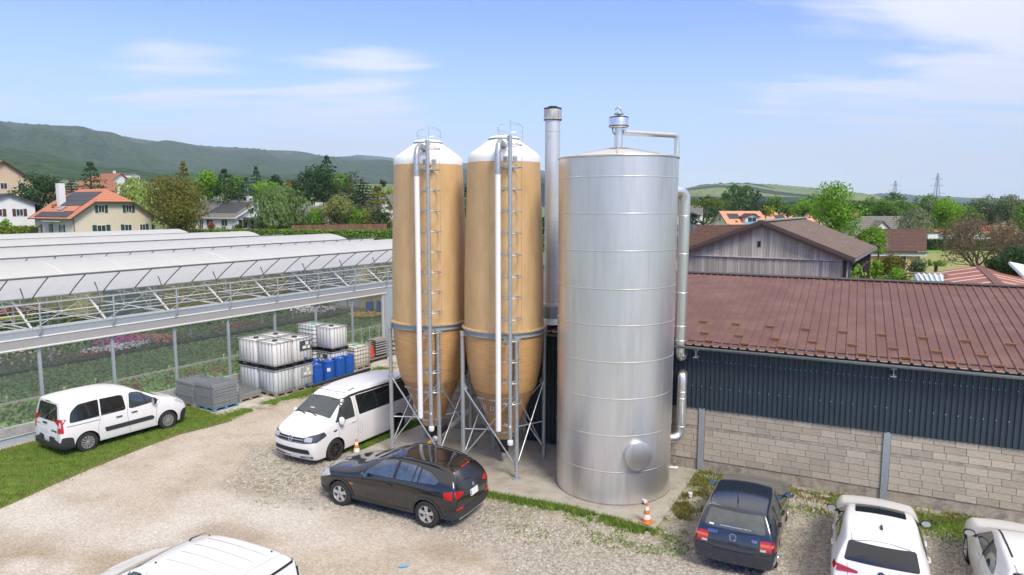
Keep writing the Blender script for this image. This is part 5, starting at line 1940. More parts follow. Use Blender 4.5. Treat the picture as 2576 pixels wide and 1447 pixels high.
    def strip(self, name, pts, proj, w=0.008, mat=None, off=0.002, parent=None):
        q = []
        for i in range(len(pts) - 1):
            a, c = Vector(pts[i]), Vector(pts[i + 1])
            k = max(1, int((c - a).length / 0.05))
            q += [a + (c - a) * j / k for j in range(k)]
        q.append(Vector(pts[-1]))
        vs = []
        for i, p in enumerate(q):
            d = (q[min(i + 1, len(q) - 1)] - q[max(i - 1, 0)]).normalized()
            nn = Vector((-d.y, d.x)) * w / 2
            for e in (p - nn, p + nn):
                h, n = self.hit(e, proj, q[len(q) // 2]); vs.append(h + n * off)
        return MB().add(vs, [(2 * i, 2 * i + 1, 2 * i + 3, 2 * i + 2) for i in range(len(q) - 1)]).build(name, mat or SEAM, parent or self.body)

    def handle(self, x, z, mat=None, l=0.19):
        for s in 'LR':
            h, n = self.hit((x, z), s)
            MB().box((h.x, h.y + n.y * .028, h.z), (l, 0.022, 0.032)).box((h.x - l * .42, h.y + n.y * .012, h.z), (.03, .04, .03)).box((h.x + l * .42, h.y + n.y * .012, h.z), (.03, .04, .03)).build('door_handle', mat or self.pnt, self.root)

    def mirror(self, x, z, mat=None, sz=(0.13, 0.22, 0.155), out=0.13, glass=MIRR):
        for s, sg in (('L', 1), ('R', -1)):
            h, n = self.hit((x, z), s)
            c = Vector((h.x, h.y + sg * out, h.z + .03))
            b = MB()
            prof = []
            for i in range(9):
                f = -1 + 2 * i / 8
                prof.append((sqrt(max(0, 1 - abs(f) ** 3)), f))
            b.lathe(prof, 14)
            b.v = [(c.x + p[0] * sz[0] / 2 * (0.7 if p[0] < 0 else 1), c.y + p[1] * sz[1] / 2, c.z + p[2] * sz[2] / 2) for p in b.v]
            m = b.build('wing_mirror', mat or self.pnt, self.root, smooth=True)
            MB().bar((h.x, h.y, h.z - .02), (c.x, c.y, c.z - .04), 0.06, 0.05).build('mirror_arm', BLACK, m)
            MB().lathe([(1, 0), (0, .001)], 18, axis='x').build('mirror_glass', glass, m)
            gl = bpy.data.objects[m.children[-1].name]
            gl.location = (c.x - sz[0] * .36, c.y, c.z); gl.scale = (1, sz[1] * .42, sz[2] * .40)

    def emblem(self, proj, p, r=0.055, mat=CHROME, vw=True):
        h, n = self.hit(p, proj)
        rot = Vector((0, 0, 1)).rotation_difference(n).to_matrix().to_4x4()
        sd = -1 if proj == 'rear' else 1
        right = Vector((0, sd, 0)); up = n.cross(right)
        if up.z < 0:
            up = -up
        b = MB()
        pt = lambda a, c_: h + n * .010 + right * a * r + up * c_ * r
        b.tube([pt(cos(t), sin(t)) for t in [2 * pi * i / 24 for i in range(24)]], r * .09, 6, closed=True)
        if vw:
            b.tube([pt(-.42, .88), pt(0.0, .02), pt(.42, .88)], r * .085, 5)
            b.tube([pt(-.86, .45), pt(-.40, -.86), pt(0, -.10), pt(.40, -.86), pt(.86, .45)], r * .085, 5)
        o = b.build('emblem', mat, self.root, smooth=True)
        q = MB().lathe([(r * .98, 0.004), (0, 0.005)], 20)
        q.v = [tuple(Matrix.Translation(h) @ rot @ Vector(v)) for v in q.v]
        q.build('emblem_disc', INK if vw else M('badge_blue', (0.1, .2, .42)), o)

    def badge(self, body, proj, p, size, mat=CHROME):
        h, n = self.hit(p, proj)
        if proj == 'rear':
            x = Vector((0, -1, 0))
        elif proj == 'front':
            x = Vector((0, 1, 0))
        elif proj == 'L':
            x = Vector((-1, 0, 0))
        else:
            x = Vector((1, 0, 0))
        x = (x - n * x.dot(n)).normalized(); y = n.cross(x)
        rot = Matrix((x, y, n)).transposed().to_euler()
        return text_mesh(body, size, mat, self.root, h + n * .006, rot, 'badge')

    def plate(self, proj, p, w=0.5, hgt=0.11, txt=None):
        y, z = p
        o = self.patch('number_plate', [(y - w / 2, z - hgt / 2), (y + w / 2, z - hgt / 2), (y + w / 2, z + hgt / 2), (y - w / 2, z + hgt / 2)], proj, PLATE, off=.014, r=.008)
        if txt:
            t = self.badge(txt, proj, p, hgt * .78, INK)
            h, n = self.hit(p, proj)
            t.location = h + n * .017
            t.name = 'plate_lettering'

    def wiper(self, p, q, proj):
        a, n = self.hit(p, proj); c, n2 = self.hit(q, proj)
        MB().tube([a + n * .02, (a + c) / 2 + n * .035, c + n2 * .02], [.016, .011, .007], 5).build('wiper', BLACK, self.root)


def arch_trim(c, x, z0, r, mat, w=0.05):
    for s, sg in (('L', 1), ('R', -1)):
        pts_o = []; 
        vs = []
        n = 22
        for i in range(n + 1):
            a = radians(-8) + radians(196) * i / n
            for rr in (r - .012, r + w):
                h, nn = c.hit((x + rr * cos(a), max(z0 + rr * sin(a), .25)), s)
                vs.append(Vector((x + rr * cos(a), h.y + sg * .012, max(z0 + rr * sin(a), .22))))
        MB().add(vs, [(2 * i, 2 * i + 1, 2 * i + 3, 2 * i + 2) for i in range(n)]).build('arch_trim', mat, c.root, smooth=True)


def mir(p):
    return [(-y, z) for y, z in p][::-1]


# ---- black estate car
cols = [((2.14, 2.24, 2.19, 2.09), (.66, .76, .72, .62), (.24, .50, .76, .86), .03),
        ((1.97, 2.02, 1.97, 1.87), (.80, .885, .84, .72), (.22, .54, .83, .94), .04),
        (1.38, (.84, .925, .88, .74), (.24, .6, .94, 1.03), .04),
        ((.85, .85, .88, .95), (.85, .915, .89, .74), (.26, .62, .98, 1.07), .06),
        ((.3, .3, .28, .08), (.86, .915, .89, .60), (.27, .62, 1.01, 1.49), .055),
        (-.5, (.86, .915, .90, .61), (.27, .63, 1.03, 1.555), .045),
        (-1.35, (.86, .93, .91, .59), (.27, .64, 1.06, 1.52), .045),
        ((-1.88, -1.9, -1.88, -1.78), (.85, .92, .89, .555), (.28, .64, 1.09, 1.455), .04),
        ((-2.18, -2.24, -2.17, -1.93), (.74, .83, .81, .52), (.30, .60, 1.09, 1.42), .03)]
c = Car('parked_car', 'glossy black estate car with roof rails and silver wheels in front of the silos', cols, P_BLACK, (-2.975, 17.66, 0), 153.3, 1.38, -1.38, .345, .905, .40, style='five', cre=.45, ty_w=.22)
wside = [(.60, 1.055), (.12, 1.40), (-.25, 1.475), (-.95, 1.455), (-1.42, 1.36), (-1.70, 1.20), (-1.62, 1.13), (-.6, 1.085)]
for s in 'LR':
    w_ = c.patch('side_window', wside, s, GLASS_S, off=.006, r=.05)
    c.strip('window_pillar', [(-.38, 1.07), (-.44, 1.48)], s, .085, BLACK, .009, w_)
    c.strip('window_pillar', [(-1.10, 1.08), (-1.13, 1.45)], s, .04, BLACK, .009, w_)
    c.strip('window_pillar', [(-.93, 1.08), (-1.0, 1.46)], s, .03, BLACK, .009, w_)
    c.strip('door_seam', [(.66, .34), (.70, .8), (.55, 1.05)], s)
    c.strip('door_seam', [(-.36, .32), (-.38, 1.06)], s)
    c.strip('door_seam', [(-1.30, 1.10), (-1.22, .85), (-.98, .45), (-.96, .33)], s)
    c.patch('sill_cladding', [(.98, .24), (-.98, .24), (-.98, .37), (.98, .37)], s, TRIM, off=.012, r=.02)
    c.patch('side_lamp', [(1.02, .70), (.92, .70), (.92, .735), (1.02, .735)], s, L_ORG, r=.01)
    c.patch('tail_light', [(-1.86, .99), (-1.92, .84), (-2.12, .82), (-2.10, 1.03)], s, L_RED, off=.012, r=.03)
    c.patch('headlight', [(1.70, .80), (2.15, .66), (2.2, .80), (1.85, .92)], s, L_CLR, off=.01, r=.03)
    c.patch('bumper_side', [(-1.82, .28), (-2.3, .30), (-2.3, .58), (-1.86, .50)], s, TRIM, off=.012, r=.03)
    c.patch('bumper_side', [(1.82, .24), (2.3, .26), (2.3, .46), (1.84, .44)], s, TRIM, off=.012, r=.03)
arch_trim(c, 1.38, .345, .405, TRIM); arch_trim(c, -1.38, .345, .405, TRIM)
c.patch('windscreen', [(.84, .66), (.84, -.66), (.17, -.55), (.17, .55)], 'top', GLASS_L, off=.004, r=.06)
c.patch('glass_roof', [(.02, .47), (.02, -.47), (-1.62, -.45), (-1.62, .45)], 'top', GLASS, off=.006, r=.12)
c.patch('rear_window', [(-.55, 1.16), (.55, 1.16), (.46, 1.40), (-.46, 1.40)], 'rear', GLASS, off=.005, r=.06)
c.patch('rear_bumper', [(-.84, .30), (.84, .30), (.84, .55), (-.84, .55)], 'rear', TRIM, off=.03, r=.05)
c.patch('skid_plate', [(-.62, .27), (.62, .27), (.62, .33), (-.62, .33)], 'rear', RIM_S, off=.045, r=.02)
for q in ([(-.80, .83), (-.47, .90), (-.49, .97), (-.78, 1.03)],):
    c.patch('tail_light', q, 'rear', L_RED, off=.012, r=.03); c.patch('tail_light', mir(q), 'rear', L_RED, off=.012, r=.03)
    r2 = [(-.80, .57), (-.55, .56), (-.55, .61), (-.80, .62)]
    c.patch('reflector', r2, 'rear', L_RED, off=.02, r=.01); c.patch('reflector', mir(r2), 'rear', L_RED, off=.02, r=.01)
c.plate('rear', (0, .80), .36, .16)
c.patch('plate_strip', [(.145, .735), (.17, .735), (.17, .865), (.145, .865)], 'rear', M('plate_blue', (.02, .06, .3)), off=.018, r=0)
c.patch('grille', [(-.30, .56), (.30, .56), (.30, .76), (-.30, .76)], 'front', BLACK, off=.01, r=.04)
c.patch('lower_grille', [(-.6, .30), (.6, .30), (.55, .45), (-.55, .45)], 'front', TRIM, off=.012, r=.04)
c.patch('spoiler', [(-1.84, .48), (-1.84, -.48), (-1.95, -.47), (-1.95, .47)], 'top', P_BLACK, off=.02, r=.02)
c.patch('brake_light', [(-.20, 1.425), (.20, 1.425), (.2, 1.44), (-.2, 1.44)], 'rear', L_RED, off=.025, r=0)
for sg in (1, -1):
    pts = []
    for i in range(9):
        x = .0 - 1.75 * i / 8
        h, n = c.hit((x, sg * .565), 'top')
        pts.append(h + Vector((0, 0, .035 if 0 < i < 8 else .0)))
    MB().tube(pts, .016, 8).build('roof_rail', P_BLACK, c.root, smooth=True)
c.handle(-.25, .90, P_BLACK); c.handle(-1.12, .93, P_BLACK)
c.mirror(.50, 1.04, P_BLACK)
c.emblem('rear', (0, .98), .045, CHROME, vw=False)
c.wiper((.02, 1.14), (.36, 1.18), 'rear'); c.wiper((.78, .1), (.62, -.5), 'top')
c.strip('bonnet_seam', [(1.0, .70), (1.6, .70), (2.02, .56)], 'top'); c.strip('bonnet_seam', [(1.0, -.70), (1.6, -.70), (2.02, -.56)], 'top')
c.strip('tailgate_seam', [(-.70, 1.05), (-.62, .62), (.62, .62), (.70, 1.05)], 'rear')

# ---- white people carrier on the verge
VAN = [((2.06, 2.16, 2.12, 1.98), (.70, .79, .76, .66), (.22, .52, .80, .93), .03),
       ((1.93, 1.97, 1.92, 1.80), (.82, .89, .86, .76), (.2, .55, .89, 1.03), .04),
       (1.45, (.85, .91, .89, .79), (.22, .58, .99, 1.13), .05),
       ((1.0, 1.0, 1.05, 1.22), (.86, .91, .89, .75), (.24, .6, 1.05, 1.20), .06),
       ((.5, .5, .42, .22), (.87, .915, .90, .67), (.25, .62, 1.10, 1.76), .06),
       (-.4, (.87, .915, .90, .71), (.25, .62, 1.12, 1.84), .05),
       (-1.4, (.87, .915, .90, .72), (.25, .62, 1.13, 1.84), .05),
       ((-1.98, -1.98, -1.98, -1.95), (.86, .91, .89, .71), (.27, .62, 1.13, 1.80), .04),
       ((-2.12, -2.16, -2.13, -2.02), (.82, .87, .85, .68), (.30, .62, 1.13, 1.77), .03)]


def van_common(c):
    c.patch('windscreen', [(1.12, .68), (1.12, -.68), (.36, -.60), (.36, .60)], 'top', GLASS_L, off=.004, r=.08)
    for s in 'LR':
        w_ = c.patch('front_side_window', [(1.12, 1.13), (.44, 1.58), (.20, 1.62), (.10, 1.59), (.02, 1.12), (.12, 1.09)], s, GLASS_L, off=.005, r=.06)
        c.strip('window_pillar', [(.66, 1.12), (.55, 1.54)], s, .03, BLACK, .009, w_)
        c.strip('door_seam', [(.02, .30), (-.06, .9), (-.02, 1.2), (.04, 1.72)], s)
        c.strip('door_seam', [(1.0, .30), (.92, .42), (.98, .95), (1.12, 1.08)], s)
        c.patch('headlight', [(1.62, 1.0), (1.98, .80), (2.08, .84), (1.98, .98), (1.80, 1.06)], s, L_CLR, off=.012, r=.05)
        c.patch('bumper_side', [(1.84, .22), (2.25, .22), (2.25, .60), (1.96, .62), (1.86, .5)], s, TRIM, off=.014, r=.05)
    c.patch('front_bumper', [(-.80, .25), (.80, .25), (.80, .58), (-.80, .58)], 'front', TRIM, off=.02, r=.06)
    c.mirror(.86, 1.16, BLACK, (.14, .2, .25), .14, L_CLR)


c = Car('parked_car', 'white people carrier with grey bumpers parked on the grass by the greenhouse', VAN, P_WHITE, (-13.86, 23.16, 0), 57.6, 1.37, -1.36, .325, .88, .385, style='cap', cre=.5, bulge=(.10, .03))
van_common(c)
for s in 'LR':
    w_ = c.patch('rear_side_window', [(-.08, 1.10), (-.12, 1.58), (-.22, 1.62), (-1.0, 1.64), (-1.55, 1.62), (-1.80, 1.42), (-1.86, 1.16), (-1.84, 1.09)], s, GLASS, off=.005, r=.09)
    c.strip('window_pillar', [(-.93, 1.08), (-.90, 1.66)], s, .05, P_WHITE, .010, w_)
    c.patch('side_moulding', [(.86, .62), (.84, .53), (-.78, .53), (-.82, .68), (.78, .68)], s, TRIM, off=.014, r=.03)
    c.strip('door_seam', [(-.92, 1.08), (-1.02, .75), (-1.02, .30)], s)
    c.patch('bumper_side', [(-1.74, .28), (-2.3, .28), (-2.3, .66), (-1.98, .66), (-1.80, .62)], s, TRIM, off=.02, r=.04)
    c.patch('tail_light', [(-2.05, .82), (-2.14, .81), (-2.13, 1.25), (-2.05, 1.24)], s, L_RED, off=.01, r=.03)
    c.strip('sliding_rail', [(-.95, .98), (-1.95, .99)], s, .02, SEAM)
c.handle(-.34, .93, BLACK); c.handle(.18, .96, BLACK)
c.patch('rear_window', [(-.62, 1.16), (.62, 1.16), (.66, 1.24), (.56, 1.66), (.48, 1.70), (-.48, 1.70), (-.56, 1.66), (-.66, 1.24)], 'rear', GLASS, off=.006, r=.06)
c.patch('rear_bumper', [(-.86, .28), (.86, .28), (.86, .46), (-.86, .46)], 'rear', TRIM, off=.05, r=.05)
for q in ([(-.87, .82), (-.72, .80), (-.70, 1.26), (-.84, 1.26)],):
    for e in (q, mir(q)):
        tl = c.patch('tail_light', e, 'rear', L_RED, off=.014, r=.04)
        m = sum(p[0] for p in e) / 4
        c.patch('reverse_lens', [(m - .05, .98), (m + .05, .98), (m + .05, 1.07), (m - .05, 1.07)], 'rear', L_CLR, off=.018, r=.02, parent=tl)
c.patch('brake_light', [(-.15, 1.745), (.15, 1.745), (.15, 1.765), (-.15, 1.765)], 'rear', M('brake_dark', (.12, .01, .01)), off=.012, r=.0)
c.strip('tailgate_seam', [(-.70, 1.28), (-.68, .50), (.68, .50), (.70, 1.28)], 'rear')
c.strip('tailgate_seam', [(-.70, 1.28), (-.60, 1.72), (.60, 1.72), (.70, 1.28)], 'rear', .006)
c.wiper((.0, 1.18), (-.10, 1.55), 'rear'); c.wiper((1.10, .25), (.85, -.35), 'top')
c.badge('Berlingo', 'rear', (-.50, .86), .095, INK); c.badge('CITROEN', 'rear', (.52, .98), .06, CHROME)
q, n = c.hit((0.06, 1.06), 'rear')
MB().box((q.x - .02, .06, 1.06), (.03, .24, .04)).build('tailgate_handle', BLACK, c.root)
c.patch('plate_recess', [(-.10, .72), (.40, .72), (.40, .86), (-.10, .86)], 'rear', M('recess_white', (.62, .62, .63)), off=.003, r=.02)

# ---- white panel van at the bottom edge
c = Car('parked_van', 'white panel van cut by the bottom edge, only roof and side window showing', VAN, P_WHITE, (-5.99, 11.80, 0), 153.4, 1.37, -1.36, .325, .88, .385, style='cap', cre=.5, bulge=(.10, .03), cat='van')
van_common(c)
for s in 'LR':
    c.strip('panel_crease', [(-.2, 1.55), (-1.7, 1.55), (-1.8, 1.2), (-.2, 1.2), (-.2, 1.55)], s, .012, SEAM)
    c.patch('tail_light', [(-2.05, .82), (-2.14, .81), (-2.13, 1.25), (-2.05, 1.24)], s, L_RED, off=.01, r=.03)
c.patch('rear_door_seal', [(-.70, 1.72), (.70, 1.72), (.70, 1.76), (-.70, 1.76)], 'rear', BLACK, off=.012, r=.0)
for s, a in (('rear', 1), ('rear', -1)):
    c.patch('rear_door_seal', [(a * .72 - .02, .6), (a * .72 + .02, .6), (a * .69 + .02, 1.74), (a * .69 - .02, 1.74)], s, BLACK, off=.012, r=.0)
for y in (-.42, -.14, .14, .42):
    c.strip('roof_bead', [(-.15, y), (-1.65, y)], 'top', .05, P_WHITE, .012)
c.strip('roof_seam', [(-1.78, .66), (-1.78, -.66)], 'top', .008)
for x, y in ((.0, .56), (.0, -.56), (-1.6, .56), (-1.6, -.56)):
    h, n = c.hit((x, y), 'top'); MB().lathe([(.018, 0), (.016, .02), (0, .022)], 8, h).build('rack_plug', BLACK, c.root)
h, n = c.hit((.22, -.30), 'top')
MB().tube([h, h + Vector((-.04, 0, .06)), h + Vector((-.45, 0, .26))], [.02, .014, .004], 6).build('aerial', BLACK, c.root)

# ---- white camper van
T6 = [((2.32, 2.41, 2.37, 2.27), (.77, .87, .84, .76), (.22, .55, .88, 1.03), .03),
      ((2.19, 2.23, 2.18, 2.06), (.88, .945, .92, .84), (.2, .6, .97, 1.16), .05),
      ((1.6, 1.6, 1.6, 1.60), (.90, .955, .94, .84), (.22, .62, 1.10, 1.33), .07),
      ((1.0, 1.0, .95, .80), (.91, .96, .95, .71), (.24, .64, 1.16, 1.90), .07),
      (.2, (.91, .96, .95, .74), (.24, .65, 1.19, 2.00), .045),
      (-1.2, (.91, .96, .95, .75), (.24, .65, 1.20, 2.01), .045),
      (-2.2, (.90, .955, .94, .74), (.26, .65, 1.20, 1.97), .04),
      ((-2.42, -2.47, -2.42, -2.31), (.85, .91, .89, .71), (.28, .65, 1.19, 1.93), .03)]
c = Car('camper_van', 'white camper van with black wheels and a side awning, parked facing the drive', T6, P_WHITE, (-5.60, 22.55, 0), -120.5, 1.5, -1.5, .345, .925, .405, style='black', cre=.5, bulge=(.12, .03), cat='van', ty_w=.23)
c.patch('windscreen', [(1.60, .80), (1.60, -.80), (.94, -.67), (.94, .67)], 'top', GLASS_L, off=.005, r=.07)
ws = bpy.data.objects[c.root.children[-1].name]
for s in 'LR':
    w_ = c.patch('front_side_window', [(1.46, 1.20), (.98, 1.80), (.66, 1.83), (.60, 1.80), (.60, 1.19)], s, GLASS_L, off=.005, r=.05)
    c.strip('window_pillar', [(1.16, 1.2), (1.05, 1.72)], s, .03, BLACK, .009, w_)
    w_ = c.patch('rear_side_window', [(.40, 1.20), (.42, 1.82), (-2.18, 1.80), (-2.26, 1.68), (-2.24, 1.22), (-2.1, 1.20)], s, GLASS, off=.005, r=.06)
    c.strip('window_pillar', [(-.92, 1.2), (-.92, 1.84)], s, .05, BLACK, .009, w_)
    c.strip('roof_drip', [(1.02, 1.74), (.6, 1.85), (.2, 1.875), (-2.25, 1.85)], s, .06, BLACK, .012)
    c.strip('door_seam', [(1.36, .30), (1.34, 1.0), (1.42, 1.2)], s)
    c.strip('door_seam', [(.50, .28), (.50, 1.86)], s)
    c.strip('body_crease', [(2.0, .98), (1.2, 1.02), (-2.3, 1.04)], s, .012, P_WHITE, .010)
    c.strip('body_crease', [(1.05, .42), (-1.05, .42)], s, .012, P_WHITE, .010)
    c.patch('headlight', [(1.86, .92), (2.3, .78), (2.36, .90), (2.2, 1.02), (1.95, 1.05)], s, L_DRK, off=.012, r=.04)
    c.patch('tail_light', [(-2.34, .85), (-2.6, .85), (-2.6, 1.35), (-2.33, 1.33)], s, L_RED, off=.01, r=.03)
    c.patch('side_indicator', [(1.56, .93), (1.42, .95), (1.42, .99), (1.56, .98)], s, BLACK, off=.008, r=.01)
for e in ([(-.87, .80), (-.50, .76), (-.48, .92), (-.86, 1.04)],):
    for qd in (e, mir(e)):
        hl = c.patch('headlight', qd, 'front', L_DRK, off=.012, r=.03)
        m = sum(p[0] for p in qd) / 4
        c.patch('headlight_lens', [(m - .13, .82), (m + .13, .82), (m + .12, .95), (m - .12, .95)], 'front', L_CLR, off=.018, r=.04, parent=hl)
c.patch('grille', [(-.50, .76), (.50, .76), (.50, .92), (-.50, .92)], 'front', BLACK, off=.010, r=.02)
for z in (.785, .86):
    c.strip('chrome_bar', [(-.50, z), (.50, z)], 'front', .018, CHROME, .018)
c.patch('lower_grille', [(-.74, .44), (.74, .44), (.70, .58), (-.72, .58)], 'front', BLACK, off=.012, r=.03)
for z in (.48, .53):
    c.strip('grille_slat', [(-.68, z), (.68, z)], 'front', .014, TRIM, .02)
c.patch('fog_trim', [(-.80, .30), (-.36, .29), (-.36, .335), (-.80, .36)], 'front', BLACK, off=.010, r=.01)
c.patch('fog_trim', mir([(-.80, .30), (-.36, .29), (-.36, .335), (-.80, .36)]), 'front', BLACK, off=.010, r=.01)
c.patch('fog_light', [(.55, .305), (.74, .31), (.74, .345), (.55, .335)], 'front', L_CLR, off=.016, r=.01)
c.emblem('front', (0, .86), .085)
c.plate('front', (-.16, .34), .30, .085, 'VD 314 461')
c.mirror(1.30, 1.22, P_WHITE, (.16, .22, .27), .14)
c.handle(.70, 1.06, P_WHITE)
c.strip('fuel_flap', [(.36, .96), (.42, .72), (.42, .58), (.30, .58), (.30, .92), (.36, .96)], 'L', .006)
c.badge('BEACH', 'L', (-2.12, 1.10), .085, INK)
c.wiper((1.66, .30), (1.52, -.22), 'top'); c.wiper((1.66, -.20), (1.52, -.68), 'top')
c.strip('roof_edge', [(.62, .60), (.70, .0), (.62, -.60)], 'top', .022, SEAM)
for y in (-.4, -.24, -.08, .08, .24, .4):
    c.strip('roof_groove', [(.45, y), (-2.0, y)], 'top', .018, M('roof_groove', (.60, .605, .61)), .004)
for x in (.35, -1.6):
    for y in (.55, -.55):
        c.strip('roof_fixing', [(x + .14, y), (x - .14, y)], 'top', .04, BLACK, .012)
h0, _ = c.hit((.75, -.66), 'top'); h1, _ = c.hit((-2.1, -.70), 'top')
aw = MB().bar((.78, -.80, 2.0), (-2.05, -.80, 2.0), .10, .10).build('side_awning', BLACK, c.root, bevel=.02)
MB().bar((.4, -.70, 1.97), (.4, -.78, 1.97), .05, .05).bar((-1.6, -.70, 1.97), (-1.6, -.78, 1.97), .05, .05).build('awning_bracket', BLACK, aw)
h, n = c.hit((1.42, -.12), 'top')
MB().box((h.x - .05, h.y, h.z + .012), (.14, .17, .02)).build('parking_card', PAPER, c.root)

# ---- dark blue hatchback
G4 = [((2.0, 2.08, 2.04, 1.93), (.66, .77, .73, .63), (.2, .46, .66, .76), .03),
      ((1.85, 1.9, 1.85, 1.75), (.80, .86, .81, .71), (.18, .5, .75, .85), .03),
      (1.25, (.82, .88, .83, .71), (.2, .54, .85, .94), .03),
      ((.75, .75, .76, .86), (.83, .88, .84, .69), (.2, .56, .89, .98), .05),
      ((.25, .25, .2, .0), (.83, .88, .85, .555), (.2, .56, .92, 1.39), .05),
      (-.5, (.83, .88, .86, .63), (.2, .56, .94, 1.455), .04),
      (-1.2, (.83, .885, .86, .625), (.2, .57, .96, 1.42), .04),
      ((-1.78, -1.8, -1.78, -1.58), (.82, .88, .84, .61), (.22, .57, .97, 1.38), .035),
      ((-2.03, -2.10, -1.99, -1.68), (.75, .83, .79, .585), (.26, .50, .97, 1.355), .03)]
c = Car('parked_car', 'dark blue hatchback with red and orange tail lamps parked facing the block wall', G4, P_NAVY, (5.72, 15.88, 0), 63.5, 1.255, -1.255, .30, .85, .35, style='seven', rc=.55, cre=.6, bulge=(.10, .06))
for s in 'LR':
    w_ = c.patch('side_window', [(.55, .965), (.02, 1.30), (-.25, 1.345), (-.95, 1.33), (-1.38, 1.20), (-1.45, 1.05), (-1.35, 1.02)], s, GLASS_L, off=.004, r=.05)
    c.strip('window_pillar', [(-.42, .97), (-.48, 1.36)], s, .09, BLACK, .009, w_)
    c.strip('window_pillar', [(-1.10, 1.0), (-1.12, 1.32)], s, .04, BLACK, .009, w_)
    c.strip('side_moulding', [(1.0, .55), (-.85, .57)], s, .05, TRIM, .012)
    c.strip('door_seam', [(.72, .28), (.72, .85), (.5, .96)], s); c.strip('door_seam', [(-.42, .26), (-.42, .97)], s)
    c.strip('door_seam', [(-1.30, 1.0), (-1.15, .75), (-.92, .42), (-.9, .3)], s)
    c.patch('tail_light', [(-1.88, .68), (-2.02, .67), (-2.0, .88), (-1.92, .88)], s, L_RED, off=.012, r=.02)
    c.patch('bumper_side', [(-1.66, .30), (-2.2, .30), (-2.2, .60), (-1.72, .58)], s, P_NAVY, off=.016, r=.03)
c.patch('windscreen', [(.78, .64), (.78, -.64), (.12, -.55), (.12, .55)], 'top', GLASS_L, off=.004, r=.06)
RW = M('rear_glass', (0.075, 0.088, 0.085), rough=.04, var=.25, scale=2, spec=.75, coat=.3)
c.patch('rear_window', [(-.64, .99), (.64, .99), (.56, 1.32), (-.56, 1.32)], 'rear', RW, off=.005, r=.06)
c.patch('rear_bumper', [(-.80, .30), (.80, .30), (.80, .58), (-.80, .58)], 'rear', P_NAVY, off=.035, r=.06)
for e in ([(-.80, .565), (-.42, .565), (-.42, .60), (-.80, .60)],):
    c.patch('bumper_strip', e, 'rear', TRIM, off=.045, r=.01); c.patch('bumper_strip', mir(e), 'rear', TRIM, off=.045, r=.01)
for e in ([(-.77, .67), (-.54, .67), (-.54, .88), (-.72, .89), (-.77, .85)],):
    for qd in (e, mir(e)):
        tl = c.patch('tail_light', qd, 'rear', L_RED, off=.014, r=.02)
        m = sum(p[0] for p in qd) / 5
        c.patch('indicator_lens', [(m - .13, .775), (m + .12, .775), (m + .12, .825), (m - .13, .825)], 'rear', L_ORG, off=.018, r=.01, parent=tl)
        k = .06 if m < 0 else -.06
        c.patch('reverse_lens', [(m + k - .06, .675), (m + k + .06, .675), (m + k + .06, .72), (m + k - .06, .72)], 'rear', L_CLR, off=.018, r=.01, parent=tl)
c.emblem('rear', (0.02, .855), .07)
c.badge('GOLF', 'rear', (.45, .90), .085); c.badge('TDI', 'rear', (-.42, .845), .07)
c.patch('handle_recess', [(-.10, .70), (.12, .70), (.12, .75), (-.10, .75)], 'rear', BLACK, off=.004, r=.015)
c.strip('tailgate_seam', [(-.50, .92), (-.48, .63), (.48, .63), (.50, .92)], 'rear', .012)
c.wiper((.02, .965), (-.45, .99), 'rear')
c.mirror(.50, .97, P_NAVY, (.12, .20, .13), .13)
c.handle(-.30, .86, BLACK); c.handle(-1.02, .88, BLACK)
h, n = c.hit((-1.42, .02), 'top')
MB().tube([h, h + Vector((-.02, 0, .03)), h + Vector((-.14, 0, .26))], [.022, .01, .004], 6).build('aerial', BLACK, c.root)
c.badge('Caminhao Filarmonica do Interior 14 de maio', 'rear', (-.02, 1.045), .035, PAPER)
c.patch('rear_sticker', [(.44, 1.02), (.54, 1.02), (.54, 1.05), (.44, 1.05)], 'rear', PAPER, off=.010, r=0)

# ---- white hatchback
def stretch(cols, kx, ky, kz):
    out = []
    for xs, ws, zs, cr in cols:
        xs = xs * kx if isinstance(xs, (int, float)) else tuple(x * kx for x in xs)
        out.append((xs, tuple(w * ky for w in ws), tuple(z * kz for z in zs), cr))
    return out


G8 = stretch(G4, 1.03, 1.03, 1.015)


